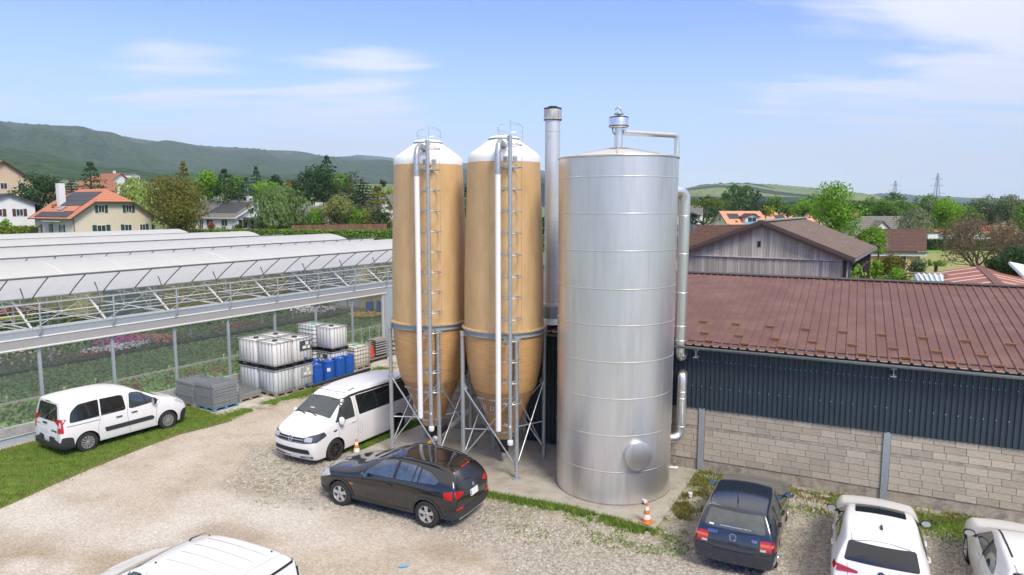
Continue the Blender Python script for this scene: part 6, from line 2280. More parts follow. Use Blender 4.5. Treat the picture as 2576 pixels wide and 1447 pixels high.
def white_hatch(label, loc, roof, lamps):
    c = Car('parked_car', label, G8, P_WHITE, loc, 63.5, 1.30, -1.30, .315, .875, .365, style='seven', rc=.5, cre=.55, bulge=(.10, .06))
    for s in 'LR':
        w_ = c.patch('side_window', [(.58, .985), (.05, 1.31), (-.25, 1.355), (-.9, 1.34), (-1.30, 1.20), (-1.42, 1.06), (-1.35, 1.03)], s, GLASS_L, off=.004, r=.05)
        c.strip('window_pillar', [(-.42, .98), (-.50, 1.36)], s, .09, BLACK, .009, w_)
        c.strip('door_seam', [(.74, .28), (.72, .85), (.5, .98)], s); c.strip('door_seam', [(-.42, .26), (-.42, .98)], s)
        c.strip('door_seam', [(-1.32, 1.02), (-1.18, .75), (-.95, .42)], s)
        c.patch('tail_light', [(-1.86, .83), (-2.06, .81), (-2.04, .93), (-1.90, .93)], s, L_RED, off=.012, r=.02)
    c.patch('windscreen', [(.80, .63), (.80, -.63), (.14, -.51), (.14, .51)], 'top', GLASS_L, off=.004, r=.06)
    c.patch('rear_window', [(-.66, 1.02), (.66, 1.02), (.59, 1.34), (-.59, 1.34)], 'rear', GLASS, off=.006, r=.05)
    c.patch('spoiler', [(-1.60, .54), (-1.60, -.54), (-1.78, -.52), (-1.78, .52)], 'top', P_WHITE, off=.03, r=.03)
    for e in ([(-.79, .80), (-.40, .83), (-.40, .87), (-.58, .90), (-.77, .93)],):
        for qd in (e, mir(e)):
            tl = c.patch('tail_light', qd, 'rear', L_RED, off=.014, r=.02)
            m = sum(p[0] for p in qd) / 5
            c.strip('lamp_bar', [(m - .15, .87), (m + .15, .87)], 'rear', .012, L_DRK, .020, tl)
    c.strip('tailgate_seam', [(-.60, .96), (-.56, .66), (.56, .66), (.60, .96)], 'rear', .008)
    c.wiper((.10, 1.0), (-.38, 1.03), 'rear')
    c.mirror(.52, .98, BLACK, (.13, .22, .15), .15, L_CLR)
    for s, sg in (('L', 1), ('R', -1)):
        h, n = c.hit((.52, .98), s)
        MB().lathe([(0.01, -1), (.7, -.75), (1, 0), (.7, .75), (0.01, 1)], 12, axis='y').build('mirror_cap', P_WHITE, c.root, smooth=True)
        o = bpy.data.objects[c.root.children[-1].name]
        o.location = (h.x + .02, h.y + sg * .15, h.z + .045); o.scale = (.062, .112, .072)
    c.handle(-.28, .88, P_WHITE, .21); c.handle(-1.05, .90, P_WHITE, .21)
    return c


c = white_hatch('white hatchback with black glass roof panel, in the middle of the wall row', (8.09, 14.35, 0), True, True)
c.patch('glass_roof', [(.0, .47), (.0, -.47), (-.62, -.48), (-.62, .48)], 'top', GLASS, off=.006, r=.04)
h, n = c.hit((-1.25, 0), 'top')
MB().box((h.x, 0, h.z + .03), (.17, .055, .06), taper=.45).build('shark_fin', BLACK, c.root)
c.emblem('rear', (0, .875), .07)
c.badge('GOLF', 'rear', (0, .765), .06)
c.strip('roof_seam', [(-1.42, .50), (-1.38, 0), (-1.42, -.50)], 'top', .006)
c = white_hatch('white car cut by the right picture edge, with dark roof strip and left mirror', (10.48, 13.10, 0), False, True)
for y in (.53, -.53):
    c.strip('roof_strip', [(.1, y), (-.6, y * 1.03), (-1.35, y)], 'top', .035, BLACK, .006)


# ================================================================== HILLS
def ridge(name, sky, D, Db, vb, mat, jag=0.0, rough=0.0, rows=26, seed=1, sub=10, tree=0.0):
    """sky: skyline points (u, v) of the wide picture; slope falls from depth D towards the viewer at depth Db, view height vb"""
    us = []
    for i in range(len(sky) - 1):
        for k in range(sub):
            f = k / sub
            us.append((sky[i][0] * (1 - f) + sky[i + 1][0] * f, sky[i][1] * (1 - f) + sky[i + 1][1] * f))
    us.append(sky[-1])
    us = np.array(us)
    # smooth the skyline
    for _ in range(3):
        us[1:-1, 1] = (us[:-2, 1] + us[1:-1, 1] * 2 + us[2:, 1]) / 4
    n = len(us)
    V = np.zeros((rows + 1, n, 3))
    rs = np.random.default_rng(seed)
    jit = rs.normal(0, 1, n)
    for j in range(rows + 1):
        f = j / rows
        for i in range(n):
            u, v = us[i]
            dtop = D + 0.12 * D * sin(i * 0.11 + seed)
            y = Db + (dtop - Db) * f
            zt = P(u, v, dtop).z + jag * jit[i] * (1 if j == rows else 0)
            zb = P(u, vb, Db).z
            x = (u - 1288) / F_PX * (y * 1.0)
            V[j, i] = (x, y, zb + (zt - zb) * f ** 0.9)
    X = V[:, :, 0]; Y = V[:, :, 1]
    ff = np.linspace(0, 1, rows + 1)[:, None]
    amp = rough * np.sin(ff * pi)
    V[:, :, 2] += (fbm(X, Y, 1 / 700.0, 4, seed) - 0.5) * amp * 2
    # back side, so that the hill has a body
    back = V[-1].copy(); back[:, 1] *= 1.25; back[:, 0] *= 1.25; back[:, 2] = -40
    V = np.concatenate([V, back[None]], 0)
    R = V.shape[0]
    i, j = np.meshgrid(np.arange(R - 1), np.arange(n - 1), indexing='ij')
    F = np.stack([i * n + j, i * n + j + 1, (i + 1) * n + j + 1, (i + 1) * n + j], -1).reshape(-1, 4)
    return structure(npmesh(name, V.reshape(-1, 3), F, mat, smooth=True))


def forest_mat(name, col, col2, scale, fields=None):
    m = bpy.data.materials.new(name); m.use_nodes = True
    t = m.node_tree; t.nodes.clear(); L = t.links.new
    out = t.nodes.new('ShaderNodeOutputMaterial'); b = t.nodes.new('ShaderNodeBsdfPrincipled')
    b.inputs['Roughness'].default_value = 1.0; b.inputs['Specular IOR Level'].default_value = 0.05
    L(b.outputs[0], out.inputs[0])
    g = t.nodes.new('ShaderNodeNewGeometry')
    vo = t.nodes.new('ShaderNodeTexVoronoi'); vo.inputs['Scale'].default_value = scale; L(g.outputs['Position'], vo.inputs['Vector'])
    n1 = t.nodes.new('ShaderNodeTexNoise'); n1.inputs['Scale'].default_value = scale * .14; n1.inputs['Detail'].default_value = 8; n1.inputs['Roughness'].default_value = .7
    L(g.outputs['Position'], n1.inputs['Vector'])
    sp = t.nodes.new('ShaderNodeSeparateColor'); L(vo.outputs['Color'], sp.inputs[0])
    mx = t.nodes.new('ShaderNodeMix'); mx.data_type = 'RGBA'
    mr = t.nodes.new('ShaderNodeMapRange'); mr.inputs['From Min'].default_value = .36; mr.inputs['From Max'].default_value = .64; L(n1.outputs[0], mr.inputs[0])
    L(mr.outputs[0], mx.inputs['Factor']); mx.inputs['A'].default_value = (*col, 1); mx.inputs['B'].default_value = (*col2, 1)
    hs = t.nodes.new('ShaderNodeHueSaturation'); L(mx.outputs['Result'], hs.inputs['Color'])
    m2 = t.nodes.new('ShaderNodeMapRange'); m2.inputs['To Min'].default_value = .62; m2.inputs['To Max'].default_value = 1.4; L(sp.outputs[0], m2.inputs[0])
    L(m2.outputs[0], hs.inputs['Value'])
    src = hs.outputs[0]
    if fields:
        v2 = t.nodes.new('ShaderNodeTexVoronoi'); v2.inputs['Scale'].default_value = fields[0]
        mp = t.nodes.new('ShaderNodeMapping'); mp.inputs['Scale'].default_value = (1, .45, 1.6); mp.inputs['Rotation'].default_value = (0, 0, .4)
        L(g.outputs['Position'], mp.inputs[0]); L(mp.outputs[0], v2.inputs['Vector'])
        s2 = t.nodes.new('ShaderNodeSeparateColor'); L(v2.outputs['Color'], s2.inputs[0])
        fm = t.nodes.new('ShaderNodeMix'); fm.data_type = 'RGBA'; L(s2.outputs[1], fm.inputs['Factor'])
        fm.inputs['A'].default_value = (*fields[1], 1); fm.inputs['B'].default_value = (*fields[2], 1)
        gt = t.nodes.new('ShaderNodeMath'); gt.operation = 'GREATER_THAN'; gt.inputs[1].default_value = fields[3]; L(s2.outputs[0], gt.inputs[0])
        fx = t.nodes.new('ShaderNodeMix'); fx.data_type = 'RGBA'; L(gt.outputs[0], fx.inputs['Factor']); L(src, fx.inputs['A']); L(fm.outputs['Result'], fx.inputs['B'])
        src = fx.outputs['Result']
    L(src, b.inputs['Base Color'])
    bp = t.nodes.new('ShaderNodeBump'); bp.inputs['Strength'].default_value = 0.9; bp.inputs['Distance'].default_value = 12
    L(vo.outputs['Distance'], bp.inputs['Height']); bp.invert = True; L(bp.outputs[0], b.inputs['Normal'])
    return m


FOR = forest_mat('mountain_forest', (0.022, 0.050, 0.022), (0.040, 0.074, 0.028), 0.055)
FOR2 = forest_mat('mountain_forest_near', (0.024, 0.058, 0.020), (0.045, 0.085, 0.026), 0.07)
CLIFF = forest_mat('wooded_cliff', (0.022, 0.050, 0.022), (0.038, 0.066, 0.028), 0.05, (0.012, (0.13, 0.14, 0.12), (0.09, 0.11, 0.08), 0.985))
FLD = forest_mat('vineyard_hill', (0.020, 0.048, 0.020), (0.034, 0.065, 0.026), 0.06, (0.0035, (0.13, 0.19, 0.06), (0.22, 0.25, 0.11), 0.40))
ridge('hill_far', [(300, 420), (700, 400), (880, 393), (905, 390), (960, 393), (1010, 400), (1150, 408), (1380, 430), (1700, 470)], 8800, 7000, 470, FOR, 3, 60, 12, 5, 20)
ridge('hill_wooded_scarp', [(250, 330), (330, 343), (370, 350), (440, 359), (560, 369), (640, 373), (700, 379), (790, 388), (830, 393), (880, 398), (990, 409), (1150, 424), (1360, 440), (1500, 475)], 5600, 3000, 462, CLIFF, 3, 90, 34, 3, 24)
ridge('hill_main_ridge', [(-900, 330), (-500, 310), (-250, 296), (0, 300), (35, 305), (80, 310), (170, 316), (215, 318), (245, 323), (285, 337), (330, 351), (385, 366), (440, 384), (520, 402), (640, 424), (760, 444), (900, 468)], 4300, 1900, 455, FOR, 3, 120, 40, 2, 24)
ridge('hill_foot_slope', [(-900, 300), (-500, 330), (-200, 340), (0, 361), (60, 372), (130, 386), (215, 404), (300, 416), (390, 428), (520, 440), (640, 452), (760, 462), (900, 475)], 2600, 900, 474, FOR2, 2.5, 60, 34, 4, 24)
ridge('hill_vineyard', [(1500, 515), (1600, 492), (1728, 471), (1760, 465), (1800, 462), (1870, 460), (1930, 464), (1990, 468), (2040, 472), (2090, 478), (2160, 486), (2260, 505)], 3800, 1900, 508, FLD, 3, 26, 26, 6)
ridge('hill_low_right', [(2060, 505), (2140, 492), (2190, 487), (2230, 485), (2270, 488), (2300, 493), (2340, 491), (2400, 496), (2600, 503), (3200, 505)], 6500, 5000, 510, FOR, 3, 10, 10, 7)

# ================================================================== TREES
LEAVES = {
    'mid': ((0.112, 0.217, 0.045), (0.173, 0.292, 0.063)), 'bright': ((0.173, 0.352, 0.038), (0.207, 0.356, 0.040)), 'dark': ((0.039, 0.090, 0.036), (0.069, 0.132, 0.045)),
    'olive': ((0.173, 0.158, 0.033), (0.158, 0.195, 0.045)), 'brown': ((0.195, 0.158, 0.042), (0.270, 0.203, 0.053)), 'blue': ((0.063, 0.105, 0.093), (0.098, 0.147, 0.128)),
    'willow': ((0.255, 0.352, 0.083), (0.253, 0.333, 0.086)), 'willow2': ((0.128, 0.217, 0.068), (0.188, 0.270, 0.083)), 'lime': ((0.391, 0.414, 0.029), (0.506, 0.494, 0.046)),
    'pine': ((0.108, 0.158, 0.042), (0.158, 0.203, 0.054)), 'poplar': ((0.075, 0.158, 0.054), (0.112, 0.203, 0.068)), 'grey': ((0.150, 0.203, 0.105), (0.210, 0.255, 0.135)),
    'chestnut': ((0.195, 0.247, 0.068), (0.310, 0.310, 0.115)), 'hedge': ((0.158, 0.285, 0.042), (0.240, 0.367, 0.054)), 'hedge_dk': ((0.054, 0.128, 0.036), (0.083, 0.165, 0.045)),
    'hedge_y': ((0.230, 0.287, 0.029), (0.225, 0.315, 0.045)), 'twig': ((0.173, 0.132, 0.087), (0.232, 0.173, 0.105)), 'red': ((0.300, 0.098, 0.045), (0.360, 0.135, 0.053)),
}


def leaf_mat(k, sc):
    a, b = LEAVES[k]
    return M('leaf_%s_%d' % (k, int(sc * 100)), a, rough=0.7, var=0.38, scale=sc, col2=b, trans=0.35, world=True, spec=0.15, detail=3)


BARK = M('bark', (0.085, 0.065, 0.048), rough=0.95, var=0.3, scale=3)
BARK_P = M('bark_pale', (0.30, 0.28, 0.25), rough=0.9, var=0.3, scale=3)


def quads(C, Nrm, size, el=1.0, down=None, jit=0.55):
    """leaf clumps: quads centred at C facing about Nrm"""
    n = len(C)
    nv = Nrm + NR.normal(0, jit, (n, 3))
    nv /= np.linalg.norm(nv, axis=1)[:, None] + 1e-9
    ref = NR.normal(0, 1, (n, 3)) if down is None else np.repeat(np.array([down]), n, 0) + NR.normal(0, .25, (n, 3))
    u = ref - nv * (ref * nv).sum(1)[:, None]
    u /= np.linalg.norm(u, axis=1)[:, None] + 1e-9
    v = np.cross(nv, u)
    s = (size * NR.uniform(0.55, 1.35, n))[:, None] * 0.5
    a = NR.uniform(.6, 1.1, (n, 4))[:, :, None]
    V = np.stack([C - u * s * el * a[:, 0] - v * s * .5, C + v * s * a[:, 1] - u * s * .2, C + u * s * el * a[:, 2] + v * s * .3, C - v * s * a[:, 3] + u * s * .25], 1)
    return V.reshape(-1, 3), np.arange(4 * n).reshape(-1, 4)


def sphere_pts(n):
    v = NR.normal(0, 1, (n, 3))
    return v / np.linalg.norm(v, axis=1)[:, None]


def crown_points(kind, h, r, leaf):
    """local crown from z=0 (underside) to z=h"""
    if kind == 'broad':
        nl = NR.integers(14, 21)
        cs = sphere_pts(nl) * np.array([r * .64, r * .64, h * .42]) * NR.uniform(.55, 1.0, (nl, 1)) + np.array([0, 0, h * .46])
        cs = np.concatenate([cs, [[0, 0, h * .5], [r * .1, 0, h * .74]]])
        rad = NR.uniform(.30, .48, len(cs)) * min(r, h * .6)
        rad[-2] = min(r, h * .5) * .62
        n = int(np.sum(4 * pi * rad ** 2) * 0.85 / leaf ** 2)
        idx = NR.choice(len(cs), n, p=rad ** 2 / np.sum(rad ** 2))
        d = sphere_pts(n)
        C = cs[idx] + d * (rad[idx] * NR.uniform(.62, 1.10, n))[:, None] * np.array([1, 1, .85])
        C[:, 2] = np.clip(C[:, 2], -.02 * h, h * 1.02)
        return C, d
    if kind == 'poplar':
        n = int(2 * pi * r * h * 2.2 / leaf ** 2)
        z = NR.beta(1.3, 1.1, n) * h
        pr = r * np.clip(np.sin(np.clip(z / h, 0.02, 1) ** .75 * pi) ** .55, .12, 1)
        a = NR.uniform(0, 2 * pi, n)
        lob = 1 + .22 * np.sin(a * 3 + z * 1.1) + .12 * np.sin(a * 5 - z * 2.0)
        rr = pr * lob * NR.uniform(.6, 1.05, n)
        d = np.stack([np.cos(a), np.sin(a), np.full(n, .35)], 1)
        return np.stack([np.cos(a) * rr, np.sin(a) * rr, z], 1), d
    if kind == 'conifer':
        n = int(pi * r * h * 1.7 / leaf ** 2)
        tiers = max(7, int(h / (r * .30)))
        f = NR.random(n) ** 1.25
        tz = (np.floor(f * tiers) + .5) / tiers
        a = NR.uniform(0, 2 * pi, n)
        br = 1 + .20 * np.sin(a * 5 + tz * 40) + .15 * np.sin(a * 3 + tz * 23)
        pr = r * (1 - tz) ** .85 * br
        q = NR.uniform(.25, 1.0, n) ** .6
        rr = pr * q + .02 * r
        z = h * tz + h / tiers * (.55 - q * .75) + NR.normal(0, h / tiers * .16, n)
        d = np.stack([np.cos(a) * .5, np.sin(a) * .5, np.full(n, .8)], 1)
        return np.stack([np.cos(a) * rr, np.sin(a) * rr, z], 1), d
    if kind == 'willow':
        n = int(2 * pi * r * h * 1.4 / leaf ** 2)
        a = NR.uniform(0, 2 * pi, n); lob = 1 + .2 * np.sin(a * 4 + 1) + .12 * np.sin(a * 7)
        top = h * (1 - .35 * NR.random(n) ** 2)
        z = top * NR.uniform(0.02, 1, n)
        pr = r * np.sqrt(np.clip(1 - (z / h * .98) ** 2.6, 0, 1)) * lob
        rr = pr * NR.uniform(.55, 1.03, n)
        d = np.stack([np.cos(a), np.sin(a), np.full(n, .2)], 1)
        return np.stack([np.cos(a) * rr, np.sin(a) * rr, z], 1), d
    if kind == 'umbrella':
        n = int(pi * r * r * 3.4 / leaf ** 2)
        nl = 26
        ca = NR.uniform(0, 2 * pi, nl); cr = np.sqrt(NR.random(nl)) * r * .86
        cz = h * (.35 + .5 * np.sqrt(np.clip(1 - (cr / r) ** 2, 0, 1)))
        cs = np.stack([np.cos(ca) * cr, np.sin(ca) * cr, cz], 1)
        idx = NR.integers(0, nl, n); d = sphere_pts(n); d[:, 2] = np.abs(d[:, 2]) * 1.1 - .35
        C = cs[idx] + d * np.array([r * .30, r * .30, h * .26]) * NR.uniform(.6, 1.05, (n, 1))
        return C, d
    if kind == 'cedar':
        C = []; D_ = []
        for k in range(9):
            f = k / 9
            z = h * (.10 + .86 * f); rk = r * (1.0 - f * .82)
            for j in range(5 if f < .8 else 3):
                a = 2 * pi * j / 5 + k * 1.3 + NR.uniform(-.3, .3)
                m = int(rk * rk * .9 / leaf ** 2) + 6
                t = NR.uniform(.15, 1, m) * rk
                C.append(np.stack([np.cos(a) * t + NR.normal(0, rk * .13, m), np.sin(a) * t + NR.normal(0, rk * .13, m), z - .10 * t + NR.normal(0, h * .013, m)], 1))
                D_.append(np.repeat([[0, 0, 1.0]], m, 0))
        return np.concatenate(C), np.concatenate(D_)


def limb(b, p, d, l, r, depth, twigs=None):
    q = p + d * l
    mid = (p + q) / 2 + Vector((RNG.uniform(-1, 1), RNG.uniform(-1, 1), RNG.uniform(-.3, .6))) * l * .06
    b.tube([p, mid, q], [r, r * .82, r * .62], 5 if depth > 1 else 4, caps=False)
    if twigs is not None:
        twigs.append((q, d))
    if depth == 0:
        return
    for i in range(RNG.choice((2, 3, 3))):
        e = (d + Vector((RNG.uniform(-1, 1), RNG.uniform(-1, 1), RNG.uniform(-.35, .65))) * .85).normalized()
        limb(b, p + (q - p) * RNG.uniform(.6, 1.0), e, l * RNG.uniform(.58, .82), r * .58, depth - 1, twigs)


TREE_GROUP = 'trees around the houses'


def tree(label, kind, u, vt, vb, wd, D, leafk, name=None, trunk=True, lsz=1.0, cat='tree', bark=BARK, group=None, squash=1.0, density=1.0, zbase=None):
    top = P(u, vt, D); bot = P(u, vb, D)
    gz = ht(top.x, top.y) - .05 if zbase is None else zbase
    gz = min(gz, bot.z)
    h = top.z - bot.z
    r = wd / 2 / F_PX * D * (1.18 if kind in ('broad', 'conifer', 'poplar') else 1.05)
    leaf = max(0.13, 2.1 * D / 683) * lsz
    nm = name or {'broad': 'broadleaf_tree', 'conifer': 'conifer_tree', 'poplar': 'poplar_tree', 'willow': 'willow_tree', 'umbrella': 'umbrella_pine', 'cedar': 'cedar_tree'}[kind]
    t = thing(nm, label, cat, (top.x, top.y, gz), RNG.uniform(0, 6.28), group)
    C, d = crown_points(kind, h, r, leaf)
    if density < 1:
        k = NR.random(len(C)) < density
        C, d = C[k], d[k]
    C = C * np.array([1, squash, 1])
    C[:, 2] += bot.z - gz
    if kind == 'conifer':
        V, F = quads(C, d, leaf, 1.3, None, .45)
    elif kind == 'willow':
        V, F = quads(C, d, leaf, 2.4, (0, 0, -1.0), .35)
    else:
        V, F = quads(C, d, leaf)
    npmesh('crown', V, F, leaf_mat(leafk, 1.1 / max(leaf, .2)), t)
    H0 = bot.z - gz
    b = MB()
    tr_ = max(.10, r * (.055 if kind != 'poplar' else .12))
    zt = H0 + h * {'broad': .62, 'poplar': .85, 'conifer': .96, 'willow': .7, 'umbrella': .45, 'cedar': .97}[kind]
    b.tube([(0, 0, 0), (tr_ * .3, 0, zt * .5), (0, tr_ * .3, zt)], [tr_ * 1.25, tr_, tr_ * .35], 7)
    if kind in ('broad', 'willow', 'umbrella'):
        for i in range(7):
            a = 2 * pi * i / 7 + RNG.uniform(-.3, .3)
            z0 = H0 + h * RNG.uniform(.0, .35) if kind != 'umbrella' else H0 * RNG.uniform(.6, .9)
            b.tube([(0, 0, z0), (cos(a) * r * .35, sin(a) * r * .35, z0 + h * .22), (cos(a) * r * .68, sin(a) * r * .68, z0 + h * RNG.uniform(.25, .42))], [tr_ * .55, tr_ * .4, tr_ * .12], 5)
    b.build('trunk', bark, t, smooth=True)
    return t


def bush(label, u, vt, vb, wd, D, leafk, name='shrub', cat='shrub', lsz=.8, zbase=None):
    return tree(label, 'broad', u, vt, vb, wd, D, leafk, name=name, lsz=lsz, cat=cat, zbase=zbase)


# ---- left background
tree('dark bushy evergreen with brownish top standing left of the orange roofed house', 'broad', 92, 424, 574, 128, 128, 'dark')
tree('light green shrubby tree in front of the apartment block at the far left', 'broad', 28, 505, 575, 60, 125, 'mid', density=.8)
tree('tall dark spruce rising behind the orange roofed house', 'conifer', 225, 404, 505, 82, 150, 'dark')
tree('grey green cedar between the dark evergreen and the tall spruce', 'cedar', 178, 446, 515, 86, 170, 'blue')
tree('pale yellow green weeping willow left of the big olive tree', 'willow', 338, 448, 560, 104, 142, 'willow')
tree('very large olive brown maple between the two white and orange houses', 'broad', 437, 428, 580, 200, 118, 'olive', lsz=.9)
tree('olive conifer tip rising above the large maple', 'conifer', 460, 406, 520, 66, 126, 'olive')
tree('rounded bright green tree just right of the large maple', 'broad', 520, 426, 512, 78, 160, 'bright')
tree('dark green tapered tree behind the white house roof', 'conifer', 563, 424, 512, 84, 158, 'dark', lsz=.9)
tree('mid green tree crown behind the solar roof of the white house', 'broad', 590, 440, 515, 66, 166, 'mid')
tree('bluish grey spruce behind the white house chimney', 'conifer', 619, 444, 515, 58, 156, 'blue')
tree('slim pointed dark spruce against the mountain', 'conifer', 643, 419, 500, 48, 176, 'dark')
tree('light green tree crown behind the right end of the white house', 'broad', 668, 452, 520, 100, 166, 'bright', density=.85)
tree('small dark pine top standing behind the light green tree', 'broad', 693, 437, 475, 42, 190, 'dark')
tree('brownish pointed conifer right of the weeping birch', 'conifer', 726, 450, 520, 52, 170, 'brown')
tree('dark tree behind the brownish conifer', 'broad', 742, 452, 500, 50, 200, 'dark')
tree('drooping green birch at the right corner of the white house', 'willow', 700, 466, 562, 134, 138, 'willow2', lsz=.9)
tree('dark pointed evergreen top in the tallest tree group', 'conifer', 822, 391, 470, 70, 186, 'dark')
tree('large dark evergreen mass below the pointed top', 'broad', 808, 410, 520, 130, 176, 'dark', lsz=.9)
tree('medium green broad tree right of the large evergreen mass', 'broad', 862, 424, 520, 78, 182, 'mid')
tree('low dark round shrub tree left of the evergreen group', 'broad', 752, 478, 520, 60, 170, 'dark')
tree('pale green trees behind the grey roofs', 'broad', 870, 480, 520, 70, 170, 'grey')
tree('layered dark green cedar right of the bare spires', 'cedar', 912, 443, 515, 92, 170, 'dark')
tree('creamy blossoming chestnut tree behind the plank fence', 'broad', 843, 478, 576, 92, 140, 'chestnut', lsz=.8)
tree('bright green bushy tree left of the blossoming chestnut', 'broad', 795, 520, 578, 62, 140, 'bright', lsz=.8)
tree('bright green bushy tree right of the blossoming chestnut', 'broad', 893, 518, 578, 64, 142, 'bright', lsz=.8)
tree('olive conical tree beside the left silo', 'conifer', 950, 466, 580, 116, 138, 'olive', lsz=.85)
tree('yellow green low tree between the grey roofs and the olive conical tree', 'broad', 915, 520, 570, 60, 150, 'willow2')
tree('yellow green willow crown far behind the olive conical tree', 'broad', 985, 470, 510, 50, 210, 'willow')
tree('small dark round tree on the far meadow', 'broad', 964, 452, 470, 22, 230, 'dark')
bs = tree('white flowering shrub at the right end of the plank fence', 'broad', 957, 524, 580, 54, 136, 'dark', name='flowering_shrub', lsz=.7, cat='shrub')
C, d = crown_points('broad', 3.4, 1.9, .5)
k = NR.random(len(C)) < .22
V, F = quads(C[k] + np.array([0, 0, .9]), d[k], .36)
npmesh('blossom', V, F, M('blossom_white', (.68, .68, .60), rough=.7, var=.1, trans=.2), bs)
for u, vt, D, lab in ((882, 430, 176, 'bare grey spire of a thinned conifer, left of two'), (897, 428, 178, 'bare grey spire of a thinned conifer, right of two')):
    b0 = P(u, 512, D); t0 = P(u, vt, D)
    sp = thing('bare_conifer', lab, 'tree', (b0.x, b0.y, ht(b0.x, b0.y)), 0)
    hh = t0.z - ht(b0.x, b0.y)
    b = MB().tube([(0, 0, 0), (0, 0, hh)], [.28, .05], 5)
    for i in range(34):
        z = hh * RNG.uniform(.4, .97); a = RNG.uniform(0, 6.28); l = (hh - z) * .22 + .5
        b.tube([(0, 0, z), (cos(a) * l, sin(a) * l, z + RNG.uniform(-.2, .4))], [.09, .03], 3)
    b.build('trunk', BARK, sp)
    C = np.array([(cos(a) * l, sin(a) * l, z) for a, l, z in [(RNG.uniform(0, 6.28), RNG.uniform(.2, 1.5), hh * RNG.uniform(.5, .98)) for _ in range(110)]])
    V, F = quads(C, sphere_pts(len(C)), .42)
    npmesh('crown', V, F, leaf_mat('dark', 2), sp)
for i, (u, vt, vb, wd, D, k) in enumerate(((735, 552, 580, 60, 142, 'bright'), (765, 556, 582, 40, 142, 'chestnut'), (690, 560, 582, 50, 146, 'bright'), (560, 566, 580, 50, 148, 'mid'), (655, 545, 577, 46, 143, 'grey'), (600, 562, 580, 34, 146, 'hedge_dk'), (530, 560, 580, 26, 148, 'red'), (978, 552, 582, 36, 140, 'hedge_dk'), (12, 548, 575, 28, 118, 'bright'), (372, 540, 600, 44, 130, 'dark'))):
    bush(('bright green round shrub at the left end of the plank fence', 'yellowish shrub behind the plank fence', 'bright low shrub below the white gable', 'mixed low shrub on the terrace', 'round olive shrub in front of the pergola',
          'dark low shrub beside the terrace chairs', 'reddish low shrub at the left of the terrace', 'dark green shrub next to the silo behind the hedge', 'bright fern like shrub by the small white house', 'dark shrub right of the cream house under the maple')[i], u, vt, vb, wd, D, k)


def hedge(label, a, b, w, h, leafk, dens=1.0, leaf=.34):
    a, b = Vector(a), Vector(b)
    L_ = (b - a).length
    g = thing('clipped_hedge', label, 'hedge', a, atan2(b.y - a.y, b.x - a.x))
    MB().box((L_ / 2, 0, h / 2 - .05), (L_, w * .8, h - .1)).build('hedge_core', M('hedge_core', (.035, .06, .018), rough=1, var=.3, scale=2), g)
    n = int(L_ * (h * 2 + w) * 1.9 / leaf ** 2 * dens)
    f = NR.random(n)
    x = NR.uniform(0, L_, n); y = np.zeros(n); z = np.zeros(n); nn = np.zeros((n, 3))
    tp = f < w / (2 * h + w)
    y[tp] = NR.uniform(-w / 2, w / 2, tp.sum()); z[tp] = h + NR.normal(0, .06, tp.sum()); nn[tp] = (0, 0, 1)
    sd = ~tp; sg = np.where(NR.random(n) < .75, -1, 1)
    y[sd] = sg[sd] * w / 2 + NR.normal(0, .06, sd.sum()); z[sd] = NR.uniform(0, h, sd.sum()); nn[sd, 1] = sg[sd]
    V, F = quads(np.stack([x, y, z], 1), nn, leaf)
    npmesh('foliage', V, F, leaf_mat(leafk, 1.6), g)
    return g


def hp(u, v, D, dz=0):
    p = P(u, v, D)
    return (p.x, p.y, dz + ht(p.x, p.y))


p0 = P(640, 579, 128); p1 = P(1010, 575, 128)
hedge('long clipped bright green hedge behind the greenhouse, in front of the plank fence', (p0.x, p0.y, p0.z - 2.6), (p1.x, p1.y, p1.z - 2.6), 1.6, 2.6, 'hedge')
p0 = P(488, 577, 134); p1 = P(732, 569, 134)
hedge('clipped hedge along the terrace of the white house', (p0.x, p0.y, p0.z - 2.2), (p1.x, p1.y, p1.z - 2.2), 1.4, 2.2, 'hedge')
p0 = P(-60, 570, 112); p1 = P(86, 570, 112)
hedge('yellow green clipped hedge at the far left edge', (p0.x, p0.y, p0.z - 2.2), (p1.x, p1.y, p1.z - 2.2), 2.2, 2.2, 'hedge_y')

# plank fence
p0 = P(733, 567, 133); p1 = P(975, 563, 133)
fn = thing('plank_fence', 'reddish brown vertical plank fence between the hedge and the garden trees', 'fence', (p0.x, p0.y, p0.z - 1.9), atan2(p1.y - p0.y, p1.x - p0.x))
FW = M('fence_wood', (0.20, 0.105, 0.062), rough=.85, var=.2, scale=3, rnd=.28)
fl_ = (Vector((p1.x, p1.y)) - Vector((p0.x, p0.y))).length
fm = box_mesh('plank', FW)
nn_ = int(fl_ / .16)
dzf = (p1.z - p0.z) / fl_
for i in range(nn_):
    inst(fm, 'plank', fn, (i * .16 + .08, 0, .95 + dzf * i * .16), (0, 0, 0), (.148, .03, 1.9))
MB().bar((0, .03, 1.7), (fl_, .03, 1.7 + dzf * fl_), .04, .1).bar((0, .03, .3), (fl_, .03, .3 + dzf * fl_), .04, .1).build('fence_rail', FW, fn)

